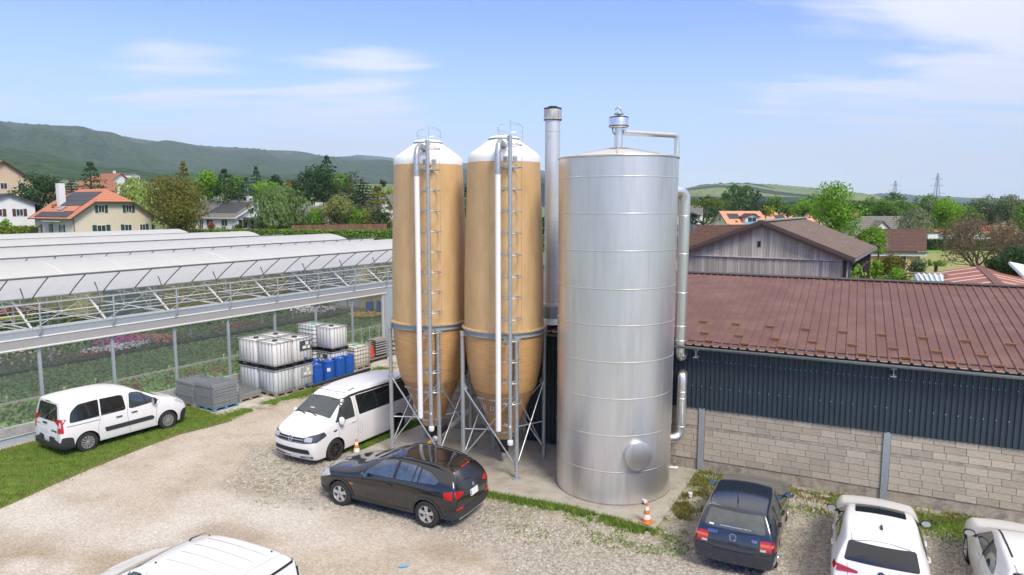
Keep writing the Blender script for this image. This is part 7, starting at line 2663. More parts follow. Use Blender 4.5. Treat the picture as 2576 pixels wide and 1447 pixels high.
# ================================================================== HOUSES
STUCCO_Y = M('stucco_cream', (0.66, 0.585, 0.455), rough=.9, var=.05, scale=1)
STUCCO_W = M('stucco_white', (0.72, 0.72, 0.71), rough=.9, var=.05, scale=1)
STUCCO_O = M('stucco_ochre', (0.60, 0.43, 0.21), rough=.9, var=.06, scale=1)
STUCCO_P = M('stucco_peach', (0.62, 0.47, 0.33), rough=.9, var=.06, scale=1)
TILE_O = M('tile_orange', (0.50, 0.20, 0.11), rough=.8, var=.18, scale=3, col2=(.42, .17, .10))
TILE_P = M('tile_pale_orange', (0.60, 0.31, 0.19), rough=.8, var=.12, scale=2, col2=(.54, .26, .165))
TILE_B = M('tile_brown', (0.155, 0.088, 0.066), rough=.85, var=.25, scale=2.5, col2=(.105, .065, .055))
TILE_R = M('tile_redbrown', (0.29, 0.125, 0.075), rough=.85, var=.2, scale=2)
SLATE = M('slate_grey', (0.155, 0.150, 0.140), rough=.75, var=.15, scale=2)
SLATE_D = M('slate_dark', (0.060, 0.062, 0.068), rough=.6, var=.15, scale=2)
SOLAR = M('solar_panel', (0.055, 0.058, 0.064), rough=.5, var=.12, scale=2, spec=.3)
GREEN_S = M('shutter_green', (0.012, 0.075, 0.055), rough=.6, var=.1)
BROWN_S = M('shutter_brown', (0.075, 0.035, 0.028), rough=.6, var=.1)
PANE = M('window_pane', (0.045, 0.05, 0.055), rough=.06, var=.3, scale=1.5, spec=.7)


def slope(name, e0, e1, r1, r0, mat, parent, rows=14, step=.035, th=.12):
    """pitched roof face of stepped courses from eave e0-e1 up to ridge r0-r1"""
    e0, e1, r0, r1 = map(Vector, (e0, e1, r0, r1))
    nrm = (e1 - e0).cross(r0 - e0).normalized()
    if nrm.z < 0:
        nrm = -nrm
    L_, R_ = [], []
    for i in range(rows):
        for f, o in ((i / rows, step), ((i + 1) / rows, 0)):
            L_.append(e0 + (r0 - e0) * f + nrm * o); R_.append(e1 + (r1 - e1) * f + nrm * o)
    vs = L_ + R_
    k = len(L_)
    fs = [(i, i + 1, k + i + 1, k + i) for i in range(k - 1)]
    vs += [e0 - nrm * th, e1 - nrm * th, r1 - nrm * th, r0 - nrm * th]
    b = 2 * k
    fs += [(b, b + 1, b + 2, b + 3), (b, b + 1, k, 0), (b + 2, b + 3, k - 1, 2 * k - 1)]
    fs += [tuple([b] + list(range(0, k)) + [b + 3]), tuple([b + 1] + list(range(k, 2 * k)) + [b + 2])]
    return MB().add(vs, fs).build(name, mat, parent)


def window(parent, c, ax, nrm, w, h, shut=None, frame=WHITE, bars=True, one=0, deep=.06):
    """window centred at c in a wall with in-plane axis ax and outward normal nrm"""
    c, ax, nrm = Vector(c), Vector(ax), Vector(nrm)
    up = Vector((0, 0, 1))
    fr = MB()
    t = .07
    for s in (-1, 1):
        fr.bar(c + ax * s * (w / 2 - t / 2) - up * h / 2 + nrm * .02, c + ax * s * (w / 2 - t / 2) + up * h / 2 + nrm * .02, t if abs(nrm.y) > .5 else t, deep, up=nrm)
        fr.bar(c - ax * w / 2 + up * s * (h / 2 - t / 2) + nrm * .02, c + ax * w / 2 + up * s * (h / 2 - t / 2) + nrm * .02, t, deep, up=nrm)
    if bars:
        fr.bar(c - up * h / 2 + nrm * .02, c + up * h / 2 + nrm * .02, .05, deep * .8, up=nrm)
    f = fr.build('window', frame, parent)
    MB().add([c - ax * w / 2 - up * h / 2 + nrm * .008, c + ax * w / 2 - up * h / 2 + nrm * .008, c + ax * w / 2 + up * h / 2 + nrm * .008, c - ax * w / 2 + up * h / 2 + nrm * .008], [(0, 1, 2, 3)]).build('pane', PANE, f)
    if shut:
        for s in (-1, 1):
            if one and s != one:
                continue
            q = c + ax * s * (w / 2 + w * .26)
            MB().bar(q - up * h / 2 + nrm * .035, q + up * h / 2 + nrm * .035, w * .46, .05, up=nrm).build('shutter', shut, parent)
    return f


def gable_house(label, loc, rz, L, Wd, eave, ridge_h, wall, roof, oh=.5, rows=14, name='house', cat='house', hip=0.0, asym=0.0, fascia=None, back=True):
    """ridge along local x, gables at both x ends; asym shifts the ridge along y"""
    h = thing(name, label, cat, loc, rz)
    yr = asym
    b = MB()
    x0, x1, y0, y1 = -L / 2, L / 2, -Wd / 2, Wd / 2
    b.prism([(x0, y0), (x1, y0), (x1, y1), (x0, y1)], 0, eave)
    hz = ridge_h - .12
    if hip == 0:
        for x in (x0, x1):
            pass
        b.add([(x0, y0, eave), (x0, y1, eave), (x0, yr, hz), (x1, y0, eave), (x1, y1, eave), (x1, yr, hz)], [(0, 2, 1), (3, 4, 5), (0, 3, 5, 2), (1, 2, 5, 4)])
    else:
        zc = ridge_h - hip
        f = (zc - eave) / (ridge_h - eave)
        ya, yb = y0 + (yr - y0) * f, y1 + (yr - y1) * f
        for x in (x0, x1):
            b.add([(x, y0, eave), (x, y1, eave), (x, yb, zc), (x, ya, zc)], [(0, 1, 2, 3)])
    b.build('wall', wall, h)
    sl0 = (ridge_h - eave) / (yr - y0); sl1 = (ridge_h - eave) / (y1 - yr)
    ea = eave - oh * sl0; eb = eave - oh * sl1
    if hip == 0:
        slope('roof', (x0 - oh, y0 - oh, ea), (x1 + oh, y0 - oh, ea), (x1 + oh, yr, ridge_h), (x0 - oh, yr, ridge_h), roof, h, rows)
        slope('roof', (x0 - oh, y1 + oh, eb), (x1 + oh, y1 + oh, eb), (x1 + oh, yr, ridge_h), (x0 - oh, yr, ridge_h), roof, h, rows)
    else:
        zc = ridge_h - hip
        f = (zc - ea) / (ridge_h - ea)
        run = hip / .8
        for sgn, yy, ee in ((0, y0 - oh, ea), (1, y1 + oh, eb)):
            ym = yy + (yr - yy) * f
            slope('roof', (x0 - oh, yy, ee), (x1 + oh, yy, ee), (x1 + oh, ym, zc), (x0 - oh, ym, zc), roof, h, max(4, int(rows * f)))
            slope('roof', (x0 - oh, ym, zc), (x1 + oh, ym, zc), (x1 + oh - run, yr, ridge_h), (x0 - oh + run, yr, ridge_h), roof, h, max(4, int(rows * (1 - f))))
        ya, yb = (y0 - oh) + (yr - y0 + oh) * f, (y1 + oh) + (yr - y1 - oh) * f
        slope('roof', (x1 + oh, ya, zc), (x1 + oh, yb, zc), (x1 + oh - run, yr + .05, ridge_h), (x1 + oh - run, yr - .05, ridge_h), roof, h, 6)
        slope('roof', (x0 - oh, ya, zc), (x0 - oh, yb, zc), (x0 - oh + run, yr + .05, ridge_h), (x0 - oh + run, yr - .05, ridge_h), roof, h, 6)
    if fascia:
        for x in (x0 - oh - .03, x1 + oh + .03):
            if hip == 0:
                MB().bar((x, y0 - oh, ea - .08), (x, yr, ridge_h - .08), .06, .24).bar((x, y1 + oh, eb - .08), (x, yr, ridge_h - .08), .06, .24).build('verge_board', fascia, h)
            else:
                ya, yb = (y0 - oh) + (yr - y0 + oh) * f, (y1 + oh) + (yr - y1 - oh) * f
                MB().bar((x, y0 - oh, ea - .1), (x, ya, ridge_h - hip - .1), .06, .26).bar((x, y1 + oh, eb - .1), (x, yb, ridge_h - hip - .1), .06, .26).bar((x, ya, ridge_h - hip - .1), (x, yb, ridge_h - hip - .1), .06, .2).build('verge_board', fascia, h)
        for yy, ee in ((y0 - oh - .05, ea - .06), (y1 + oh + .05, eb - .06)):
            MB().bar((x0 - oh, yy, ee), (x1 + oh, yy, ee), .12, .14).build('eave_gutter', fascia, h)
    return h


def chimney(h, x, y, z0, z1, w=.6, mat=STUCCO_W):
    c = MB().box((x, y, (z0 + z1) / 2), (w, w, z1 - z0)).build('chimney', mat, h)
    MB().box((x, y, z1 + .12), (w * 1.15, w * 1.15, .08)).box((x, y, z1 + .04), (w * .6, w * .6, .12)).build('chimney_cap', SLATE_D, c)


def roof_panels(h, x0, x1, y0, y1, yr, Wd, eave, ridge_h, nx, ny, mat=SOLAR, off=.10, side=-1, name='solar_panel'):
    """panels on the slope facing local -y; y0..y1 in plan"""
    ye = side * Wd / 2
    zz = lambda y: eave + (ridge_h - eave) * (y - ye) / (yr - ye) + off
    for i in range(nx):
        for j in range(ny):
            xa, xb = x0 + (x1 - x0) * i / nx + .02, x0 + (x1 - x0) * (i + 1) / nx - .02
            ya, yb = y0 + (y1 - y0) * j / ny + side * -.02, y0 + (y1 - y0) * (j + 1) / ny + side * .02
            MB().slab([(xa, ya, zz(ya)), (xb, ya, zz(ya)), (xb, yb, zz(yb)), (xa, yb, zz(yb))], .04).build(name, mat, h)


# ---- cream house with orange half-hipped roof
gn = Vector((cos(radians(-30)), sin(radians(-30)), 0)); gy = Vector((-gn.y, gn.x, 0))
cor = P(186, 592, 112); cor.z = P(186, 599, 112).z
L1, W1 = 12.0, 13.4
cc = cor - gn * L1 / 2 + gy * W1 / 2
h1 = gable_house('cream house with orange half-hipped roof, solar panels and green shutters', cc, radians(-30), L1, W1, 3.6, 8.15, STUCCO_Y, TILE_O, oh=.7, rows=16, hip=2.2, fascia=SLATE_D)
roof_panels(h1, -4.4, 4.6, -4.4, -.9, 0, W1, 3.6, 8.15, 6, 3, off=.14)
roof_panels(h1, -5.2, 5.0, -7.2, -5.9, 0, W1, 3.6, 8.15, 6, 1, off=.14)
roof_panels(h1, 1.4, 4.6, -5.8, -4.5, 0, W1, 3.6, 8.15, 2, 1, mat=TILE_O, off=.16, name='tile_patch')
roof_panels(h1, -1.0, .4, -5.6, -4.6, 0, W1, 3.6, 8.15, 2, 1, mat=M('skylight', (.3, .33, .36), rough=.08, var=.1), off=.2, name='skylight')
chimney(h1, -2.6, -3.9, 5.0, 9.1, 1.0)
ax_, nr_ = (0, 1, 0), (1, 0, 0)
for y, z, w, hh in ((-2.0, 4.7, 1.05, 1.25), (2.7, 4.7, 1.05, 1.25), (-2.2, 1.35, 1.5, 1.35), (2.4, 1.35, 1.3, 1.35), (5.0, 1.35, 1.1, 1.35)):
    window(h1, (L1 / 2 + .01, y, z), ax_, nr_, w, hh, GREEN_S, one=-1 if y == 2.4 else (1 if y == 5.0 else 0))
for x, z in ((-4.6, 1.4), (-1.2, 1.3), (2.6, 1.4)):
    window(h1, (x, -W1 / 2 - .01, z), (1, 0, 0), (0, -1, 0), .9, 1.35 if x != -1.2 else 1.9, GREEN_S, one=1 if x == -1.2 else 0)
MB().box((.8, -W1 / 2 - .5, 2.7), (5.0, 1.1, .08)).build('awning', WHITE, h1)
MB().tube([(L1 / 2 + .06, -W1 / 2 + .1, 3.3), (L1 / 2 + .06, -W1 / 2 + .1, .2)], .06, 6).build('downpipe', SLATE_D, h1)
q = MB().lathe([(.05, 0), (.42, .10), (.45, .14)], 20, (0, 0, 0), axis='y')
o = q.build('satellite_dish', M('dish_brown', (.20, .11, .09), rough=.6), h1, loc=(-3.5, -5.0, 5.1))

# ---- white house with grey roof
ang = radians(-22.7)
gn = Vector((cos(ang), sin(ang), 0)); gy = Vector((-gn.y, gn.x, 0))
cor = P(592, 577, 146); cor.z = P(592, 579, 146).z
L2, W2 = 15.5, 13.6
cc = cor - gn * L2 / 2 + gy * W2 / 2
h2 = gable_house('white bungalow with low grey roof, solar field and a pergola on its terrace', cc, ang, L2, W2, 2.9, 6.3, STUCCO_W, SLATE, oh=.7, rows=12, fascia=WHITE, asym=.6)
roof_panels(h2, -1.5, 6.6, -5.4, -.4, .6, W2, 2.9, 6.3, 7, 3)
roof_panels(h2, -6.4, -5.8, -3.2, -2.6, .6, W2, 2.9, 6.3, 1, 1, name='skylight')
chimney(h2, -5.2, 1.0, 5.8, 7.4, .9); chimney(h2, 4.2, 1.4, 5.8, 7.3, .9)
window(h2, (L2 / 2 + .01, -1.9, 4.2), (0, 1, 0), (1, 0, 0), 1.4, 1.5)
for y, w in ((-4.6, 2.6), (-1.4, 1.9), (1.2, 1.6)):
    window(h2, (L2 / 2 + .01, y, 1.25), (0, 1, 0), (1, 0, 0), w, 2.0)
for x, w, z in ((-5.6, 2.2, 1.4), (-1.8, 1.1, 1.1), (.6, 1.9, 1.5), (4.8, 1.8, 1.5)):
    window(h2, (x, -W2 / 2 - .01, z), (1, 0, 0), (0, -1, 0), w, 1.4 if z > 1.2 else 2.0)
MB().box((L2 / 2 + .02, 2.2, 3.3), (.06, 1.0, 2.6)).build('wall_rib', STUCCO_W, h2)
pg = MB()
for y in (-4.5, 1.8):
    pg.box((L2 / 2 + 3.4, y, 1.25), (.16, .16, 2.5))
for y in (-4.5, -1.3, 1.8):
    pg.bar((L2 / 2, y, 2.6), (L2 / 2 + 3.5, y, 2.5), .12, .18)
pg.bar((L2 / 2 + 3.4, -4.6, 2.5), (L2 / 2 + 3.4, 1.9, 2.5), .16, .2)
pg.build('pergola_frame', M('pergola_grey', (.11, .14, .15), rough=.6), h2)
MB().box((L2 / 2 + 1.75, -1.35, 2.66), (3.4, 6.3, .05)).build('pergola_roof', M('pergola_glass', (.30, .36, .38), rough=.2, var=.1), h2)
# terrace furniture, a few pixels each
R2 = Matrix.Translation(cc) @ Matrix.Rotation(ang, 4, 'Z')
for i, (x, y) in enumerate(((-3.0, -W2 / 2 - 2.2), (-1.6, -W2 / 2 - 2.4), (.2, -W2 / 2 - 2.2))):
    p = R2 @ Vector((x, y, 0))
    fu = thing('garden_chair', ('wooden garden chair on the terrace, left of three', 'wooden garden chair on the terrace, middle of three', 'wooden garden chair on the terrace, right of three')[i], 'chair', p, ang + i)
    MB().box((0, 0, .42), (.6, .6, .06)).build('seat', TILE_R, fu)
    MB().box((0, .3, .75), (.6, .06, .65)).build('backrest', TILE_R, fu)
    for sx in (-.25, .25):
        for sy in (-.25, .25):
            MB().box((sx, sy, .2), (.06, .06, .4)).build('leg', TILE_R, fu)

# ---- smaller and partly hidden houses on the left
p = P(-6, 578, 120); p.z = P(0, 577, 120).z
hs = gable_house('small white house with brown shutters at the left picture edge', p + Vector((-2.2, 4, 0)), radians(-38), 9, 8, 4.6, 6.3, STUCCO_W, SLATE_D, oh=.6, fascia=SLATE_D)
for y in (-1.5, 1.6):
    window(hs, (4.51, y, 2.9), (0, 1, 0), (1, 0, 0), 1.1, 1.3, BROWN_S)
p = P(-75, 530, 165)
ha = gable_house('large peach apartment house with brown tiled roof at the far left', (p.x - 3, p.y + 6, ht(p.x, p.y)), radians(-25), 24, 15, 9.0 + 1.0, 15.0, STUCCO_P, TILE_R, oh=.8, rows=18, fascia=BROWN_S)
for y in (-4, 0, 4):
    for z in (3.5, 6.5, 9.0):
        window(ha, (12.01, y, z), (0, 1, 0), (1, 0, 0), 1.6, 1.5)
for x in (-6, 0, 6):
    for z in (4, 7):
        window(ha, (x, -7.51, z), (1, 0, 0), (0, -1, 0), 2.2, 1.6)
dm = MB().prism([(2, -6.5), (8, -6.5), (8, -2.0), (2, -2.0)], 10.5, 12.2).build('dormer', STUCCO_P, ha)
MB().slab([(1.6, -7.0, 12.2), (8.4, -7.0, 12.2), (8.4, -1.5, 14.0), (1.6, -1.5, 14.0)], .2).build('dormer_roof', TILE_R, dm)
for (u, vb, D, L_, W_, e, r_, rz, wm, rm, lab) in (
        (276, 500, 235, 11, 9, 5.5, 8.5, -20, STUCCO_W, TILE_R, 'white gabled house with reddish roof between the spruce and the willow'),
        (284, 476, 300, 13, 9, 4.0, 7.0, -60, STUCCO_W, TILE_R, 'small house with brown dormer roof on the slope behind the white gable'),
        (250, 512, 210, 9, 7, 4.2, 6.6, 30, STUCCO_P, TILE_R, 'pale pink house corner beside the dark evergreen'),
        (316, 465, 330, 10, 8, 5.0, 5.6, 0, STUCCO_W, SLATE, 'flat white house far up the slope above the willow'),
        (778, 566, 152, 13, 11, 2.8, 6.6, -8, BROWN_S, SLATE, 'house with broad dark grey roof and a dormer behind the bright bushes'),
        (905, 545, 178, 14, 11, 4.2, 8.2, -12, STUCCO_W, SLATE, 'grey roofed house behind the blossoming chestnut'),
        (975, 540, 186, 9, 9, 4.6, 8.4, -30, STUCCO_W, SLATE, 'grey roofed house partly behind the left silo'),
        (168, 528, 190, 8, 7, 3.6, 6.2, 10, STUCCO_W, TILE_R, 'house with brown gable peeping out between evergreen and cedar')):
    p = P(u, vb, D); p.z = min(p.z, ht(p.x, p.y)) if vb > 530 else p.z
    hh = gable_house(lab, p, radians(rz), L_, W_, e, r_, wm, rm, oh=.6, rows=10)
    for y in (-1.8, 1.8):
        window(hh, (L_ / 2 + .01, y, e * .6), (0, 1, 0), (1, 0, 0), 1.1, 1.4)
    for x in (-2.6, 2.6):
        window(hh, (x, -W_ / 2 - .01, e * .6), (1, 0, 0), (0, -1, 0), 1.1, 1.4)
    if u in (778,):
        chimney(hh, 2.0, 1.0, 6.2, 7.4, 1.3, M('chimney_white', (.7, .68, .65), var=.05))
        dm = MB().box((-2.2, -3.6, 4.6), (3.4, 2.0, 1.5)).build('dormer', BROWN_S, hh)
        MB().slab([(-4.2, -4.9, 5.3), (-.2, -4.9, 5.3), (-.2, -1.2, 6.0), (-4.2, -1.2, 6.0)], .15).build('dormer_roof', SLATE, dm)
    if u == 276:
        chimney(hh, 2.0, .8, 8.0, 9.4)

# ================================================================== RIGHT BACKGROUND
# ---- barn with grey plank gable
BT = Vector((.842, -.54, 0)); BN = Vector((.54, .842, 0))
ap = P(1920, 557, 36.3)
bz = ap.z
er = P(2148, 648, 36.3 - .54 * 4.33).z
barn = thing('plank_barn', 'old barn with weathered grey plank gable and brown corrugated roof', 'barn', (ap.x, ap.y, 0), atan2(BT.y, BT.x))
HW = 4.33
slp = (bz - er) / HW
PLANK = M('weathered_plank', (0.52, 0.475, 0.41), rough=.9, var=.28, scale=1.5, aniso=(8, 1, .7), col2=(.25, .225, .20), rnd=.26, bump=.2, bscale=30)
BROOF = M('barn_roof_sheet', (0.125, 0.088, 0.070), rough=.6, var=.10, scale=1.5, col2=(.15, .11, .09))
BFASC = M('barn_fascia', (0.090, 0.062, 0.052), rough=.6, var=.12)
pmesh2 = box_mesh('plank', PLANK)
zr = P(1920, 648.6, 36.3).z
x = -4.2
while x < 4.1:
    w = RNG.uniform(.11, .17)
    xc = x + w / 2
    top = bz - abs(xc) * slp - .18
    if top > zr + .05:
        inst(pmesh2, 'plank', barn, (xc, RNG.uniform(-.012, .012), (top + zr) / 2), (0, 0, 0), (w - .012, .03, top - zr))
    inst(pmesh2, 'plank', barn, (xc, .04 + RNG.uniform(-.012, .012), (min(top, zr - .05)) / 2), (0, 0, 0), (w - .012, .03, min(top, zr - .05)))
    x += w
MB().box((-.05, -.03, zr), (8.4, .06, .05)).build('gable_rail', PLANK, barn)
MB().box((-.15, -.03, P(1905, 614, 36.3).z), (.16, .05, .30)).build('gable_hatch', M('dark_hole', (.03, .022, .02), rough=.9), barn)
LB = 11.6
for sg in (-1, 1):
    prof = []
    n = 150
    vs = []
    for i in range(n + 1):
        y = -.35 + (LB + .35) * i / n
        dz = .025 * (i % 2)
        vs += [(sg * (HW + .15), y, bz - slp * (HW + .15) + dz), (0, y, bz + dz)]
    MB().add(vs, [(2 * i, 2 * i + 1, 2 * i + 3, 2 * i + 2) for i in range(n)]).build('roof_sheet', BROOF, barn)
    for yy in (-.37,):
        MB().bar((sg * (HW + .18), yy, bz - slp * (HW + .18) - .02), (0, yy, bz - .02), .05, .20).bar((sg * (HW + .18), yy + .04, bz - slp * (HW + .18) - .17), (0, yy + .04, bz - .17), .05, .12).build('verge_board', BFASC, barn)
MB().bar((0, -.36, bz + .04), (0, LB, bz + .04), .5, .07).build('ridge_cap', M('ridge_grey', (.28, .27, .25), rough=.7, var=.2), barn)
MB().bar((HW + .12, -.3, bz - slp * HW - .14), (HW + .12, LB, bz - slp * HW - .14), .14, .12).build('eave_gutter', ZINC, barn)
ly = MB()
for sg in (1, -1):
    for i in range(7):
        yy = i * LB / 6
        MB().box((sg * (HW - .3), yy, (bz - slp * HW) / 2), (.16, .16, bz - slp * HW)).build('post', M('barn_post', (.06, .045, .04), rough=.9, var=.2), barn)
for z in (1.4, 3.0, 4.4):
    MB().bar((HW - .3, 0, z), (HW - .3, LB, z), .08, .14).build('side_rail', M('barn_post', (.06, .045, .04)), barn)
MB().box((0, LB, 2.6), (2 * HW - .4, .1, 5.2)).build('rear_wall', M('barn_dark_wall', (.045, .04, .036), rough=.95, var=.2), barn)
MB().box((-HW + .2, LB / 2, 2.6), (.1, LB, 5.2)).build('side_wall', PLANK, barn)
MB().tube([(HW + .12, -.25, bz - slp * HW - .16), (HW - .05, -.2, bz - slp * HW - .5), (HW - .05, -.2, 0)], .06, 8).build('downpipe', SLATE_D, barn)
b = MB()
for i in range(9):
    b.box((HW + .05 + .11 * i, .05, 1.9), (.07, .04, 3.1)).box((HW + .105 + .11 * i, .07, 1.9), (.04, .03, 3.1))
stuff(b.build('metal_sheet', M('blue_grey_sheet', (.36, .46, .52), rough=.5, var=.05), barn))
C = np.stack([NR.normal(HW + .1, .18, 260), NR.uniform(.3, 3.2, 260), NR.uniform(1, 5, 260)], 1)
V, F = quads(C, np.repeat([[1., -.3, .2]], 260, 0), .22)
npmesh('creeper', V, F, leaf_mat('bright', 3), barn)
sp_ = MB()
for i in range(16):
    x = RNG.uniform(.8, 3.6)
    sp_.box((x, RNG.uniform(1, 9), bz - slp * x + .03), (.09, .06, .012))
stuff(sp_.build('roof_spots', M('pale_patch', (.6, .57, .52), var=.1), barn))

# ---- tiled annex roof left of the barn
an = thing('tiled_annex', 'low annex with dark brown pantile roof behind the barn gable', 'annex', (0, 0, 0))
a0, a1 = P(1757, 568.5, 49), P(1930, 566, 52)
e0, e1 = P(1680, 640, 44), P(1905, 640, 45.5)


def pantiles(e0, e1, r1, r0, mat, parent, rows, cols_):
    """roof face of wavy tiles as one real relief"""
    e0, e1, r0, r1 = map(Vector, (e0, e1, r0, r1))
    nrm = (e1 - e0).cross(r0 - e0).normalized()
    if nrm.z < 0:
        nrm = -nrm
    vs = []
    nx = cols_ * 4
    for j in range(rows):
        for f, o in ((j / rows, .05), ((j + .98) / rows, 0.0)):
            a = e0 + (r0 - e0) * f; b_ = e1 + (r1 - e1) * f
            for i in range(nx + 1):
                vs.append(a + (b_ - a) * (i / nx) + nrm * (o + .035 * cos(2 * pi * i / 4)))
    k = nx + 1
    fs = [(r * k + i, r * k + i + 1, (r + 1) * k + i + 1, (r + 1) * k + i) for r in range(2 * rows - 1) for i in range(nx)]
    o = MB().add(vs, fs).build('roof_tiles', mat, parent)
    return o


pantiles(e0, e1, a1, a0, TILE_B, an, 17, 46)
MB().bar(a0, a1, .25, .12).build('ridge_tiles', TILE_B, an)
MB().add([e0 - Vector((0, -.4, .1)), e1 - Vector((0, -.4, .1)), Vector((e1.x, e1.y + .4, 0)), Vector((e0.x, e0.y + .4, 0))], [(0, 1, 2, 3)]).build('wall', STUCCO_P, an)

# ---- yellow house with brown pantile roof
yh = thing('yellow_house', 'yellow rendered house with brown pantile roof and a small white framed window', 'house', (0, 0, 0))
r0, r1 = P(2175, 577, 80), P(2332, 577.5, 80)
e0, e1 = P(2180, 633, 75), P(2331, 634, 75)
pantiles(e0, e1, r1, r0, TILE_B, yh, 16, 34)
b0 = r0 + Vector((0, 5, -2.4)); b1 = r1 + Vector((0, 5, -2.4))
slope('roof', b0, b1, r1, r0, TILE_B, yh, 10)
MB().bar(r0, r1, .3, .14).build('ridge_tiles', TILE_B, yh)
MB().bar(e0 + Vector((0, -.05, -.10)), e1 + Vector((.1, -.05, -.10)), .14, .14).build('eave_gutter', SLATE_D, yh)
MB().bar(e0 + Vector((0, .12, -.32)), e1 + Vector((.1, .12, -.32)), .10, .30).build('fascia_board', WHITE, yh)
wz = e0.z - .3
MB().prism([(e0.x, 75.5), (e1.x - .5, 75.5), (e1.x - .5, 84), (e0.x, 84)], 0, wz).build('wall', STUCCO_O, yh)
MB().add([(e1.x - .5, 75.5, wz), (e1.x - .5, 84, wz), (e1.x - .5, 80, r1.z - .1)], [(0, 1, 2)]).build('gable_wall', STUCCO_O, yh)
wc = P(2267, 655, 75.45)
window(yh, (wc.x, 75.48, wc.z - .3), (1, 0, 0), (0, -1, 0), 1.2, 1.7, bars=False)
MB().tube([(e1.x - .6, 75.3, e1.z - .2), (e1.x - .6, 75.3, 0)], .06, 6).build('downpipe', BROWN_S, yh)

# ---- other houses on the right
p = P(1868, 566, 188)
oh_ = gable_house('orange roofed house with solar panels and a blue railed dormer balcony', (p.x + .5, p.y + 4.5, 1.3), radians(10), 11.5, 10.5, 1.6, 5.2, STUCCO_Y, TILE_P, oh=.5, rows=12, fascia=BROWN_S)
roof_panels(oh_, -4.6, -1.2, -3.2, -1.2, 0, 10.5, 1.6, 5.2, 5, 1, off=.14)
roof_panels(oh_, 1.9, 4.4, -3.2, -1.2, 0, 10.5, 1.6, 5.2, 4, 1, off=.14)
roof_panels(oh_, -3.3, -2.7, -4.6, -3.9, 0, 10.5, 1.6, 5.2, 1, 1, mat=PANE, off=.14, name='skylight')
dm = MB().prism([(-.9, -5.2), (2.9, -5.2), (2.9, -1.0), (-.9, -1.0)], 1.4, 3.8).build('dormer', STUCCO_W, oh_)
MB().slab([(-1.4, -5.8, 3.6), (1.0, -5.8, 4.6), (1.0, -.8, 4.6), (-1.4, -.8, 3.6)], .15).slab([(1.0, -5.8, 4.6), (3.4, -5.8, 3.6), (3.4, -.8, 3.6), (1.0, -.8, 4.6)], .15).build('dormer_roof', BROWN_S, dm)
MB().add([(-.9, -5.25, 3.7), (2.9, -5.25, 3.7), (1.0, -5.25, 4.5)], [(0, 1, 2)]).build('dormer_gable', WHITE, dm)
window(oh_, (1.0, -5.22, 2.7), (1, 0, 0), (0, -1, 0), 2.6, 1.7)
MB().box((1.0, -5.7, 1.95), (3.9, .08, .8)).build('balcony_rail', M('rail_blue', (.20, .42, .58), rough=.5, var=.05), oh_)
window(oh_, (-5.76, 0, 3.2), (0, 1, 0), (-1, 0, 0), 1.0, 1.8)
chimney(oh_, .9, .9, 5.6, 6.8, .35, SLATE_D)
for (u, D, rz, lab, L_) in ((1962, 215, 12, 'pale orange roofed house with a big solar field, left of the far row', 11), (2015, 218, 12, 'pale orange roofed house with a strip of solar panels, right of the far row', 11)):
    p = P(u, 566, D)
    hh = gable_house(lab, (p.x, p.y + 4, 0), radians(rz), L_, 10, 2.0, 5.9 if u < 2000 else 5.4, STUCCO_Y, TILE_P, oh=.5, rows=10)
    roof_panels(hh, -1.6, 2.0, -4.2, -1.3, 0, 10, 2.0, 5.9, 4, 2, off=.15)
    window(hh, (-L_ / 2 - .01, -1.5, 2.2), (0, 1, 0), (-1, 0, 0), 1.0, 1.2)
    window(hh, (-L_ / 2 - .01, 1.5, 2.2), (0, 1, 0), (-1, 0, 0), 1.0, 1.2)
    chimney(hh, 1.2, .8, 5.0, 6.4, .4, SLATE_D)
p = P(2240, 576, 128)
gh_ = gable_house('yellow bungalow with grey tiled roof and a white front gable', (p.x - .5, p.y + 4, 0), radians(-4), 10.5, 8, 2.9, 6.0, STUCCO_Y, SLATE, oh=.5, rows=10, fascia=SLATE_D)
MB().add([(-2.9, -4.5, 2.9), (1.1, -4.5, 2.9), (-.9, -4.5, 4.9)], [(0, 1, 2)]).build('front_gable', WHITE, gh_)
MB().slab([(-3.4, -4.8, 2.7), (-.9, -4.8, 5.2), (-.9, 0, 5.2), (-3.4, 0, 2.7)], .14).slab([(-.9, -4.8, 5.2), (1.6, -4.8, 2.7), (1.6, 0, 2.7), (-.9, 0, 5.2)], .14).build('gable_roof', SLATE, gh_)
for x in (2.4, 4.2, -1.0):
    window(gh_, (x, -4.01, 1.9), (1, 0, 0), (0, -1, 0), 1.0, 1.2)
chimney(gh_, -3.6, .8, 5.4, 6.7, .8, TILE_O)
p = P(2490, 590, 138)
wh = gable_house('white house with orange roof seen through the bare brown tree', (p.x, p.y + 3, 0), radians(8), 12, 8, 2.4, 3.9, STUCCO_W, TILE_R, oh=.4, rows=8)
p = P(2440, 586, 134)
wh2 = gable_house('white house wing with orange hipped gable left of the bare brown tree', (p.x, p.y + 2, 0), radians(65), 7, 6, 2.6, 4.6, STUCCO_W, TILE_R, oh=.4, rows=8)
for x in (-3, 2):
    window(wh, (x, -4.51, 1.6), (1, 0, 0), (0, -1, 0), 1.2, 1.3)
window(wh2, (-4.01, 0, 1.7), (0, 1, 0), (-1, 0, 0), 1.2, 1.3)
p = P(2370, 575, 150)
gable_house('low house with weathered roof behind the birch', (p.x - 1, p.y + 3, 0), radians(20), 9, 7, 2.5, 4.6, STUCCO_W, TILE_R, oh=.4, rows=8)
p = P(1800, 575, 160)
gable_house('small red shed roof under the umbrella pine', (p.x, p.y, 0), radians(20), 7, 5, 2.3, 3.8, TILE_O, SLATE, oh=.3, rows=5, name='garden_shed', cat='shed')
p = P(1752, 580, 130)
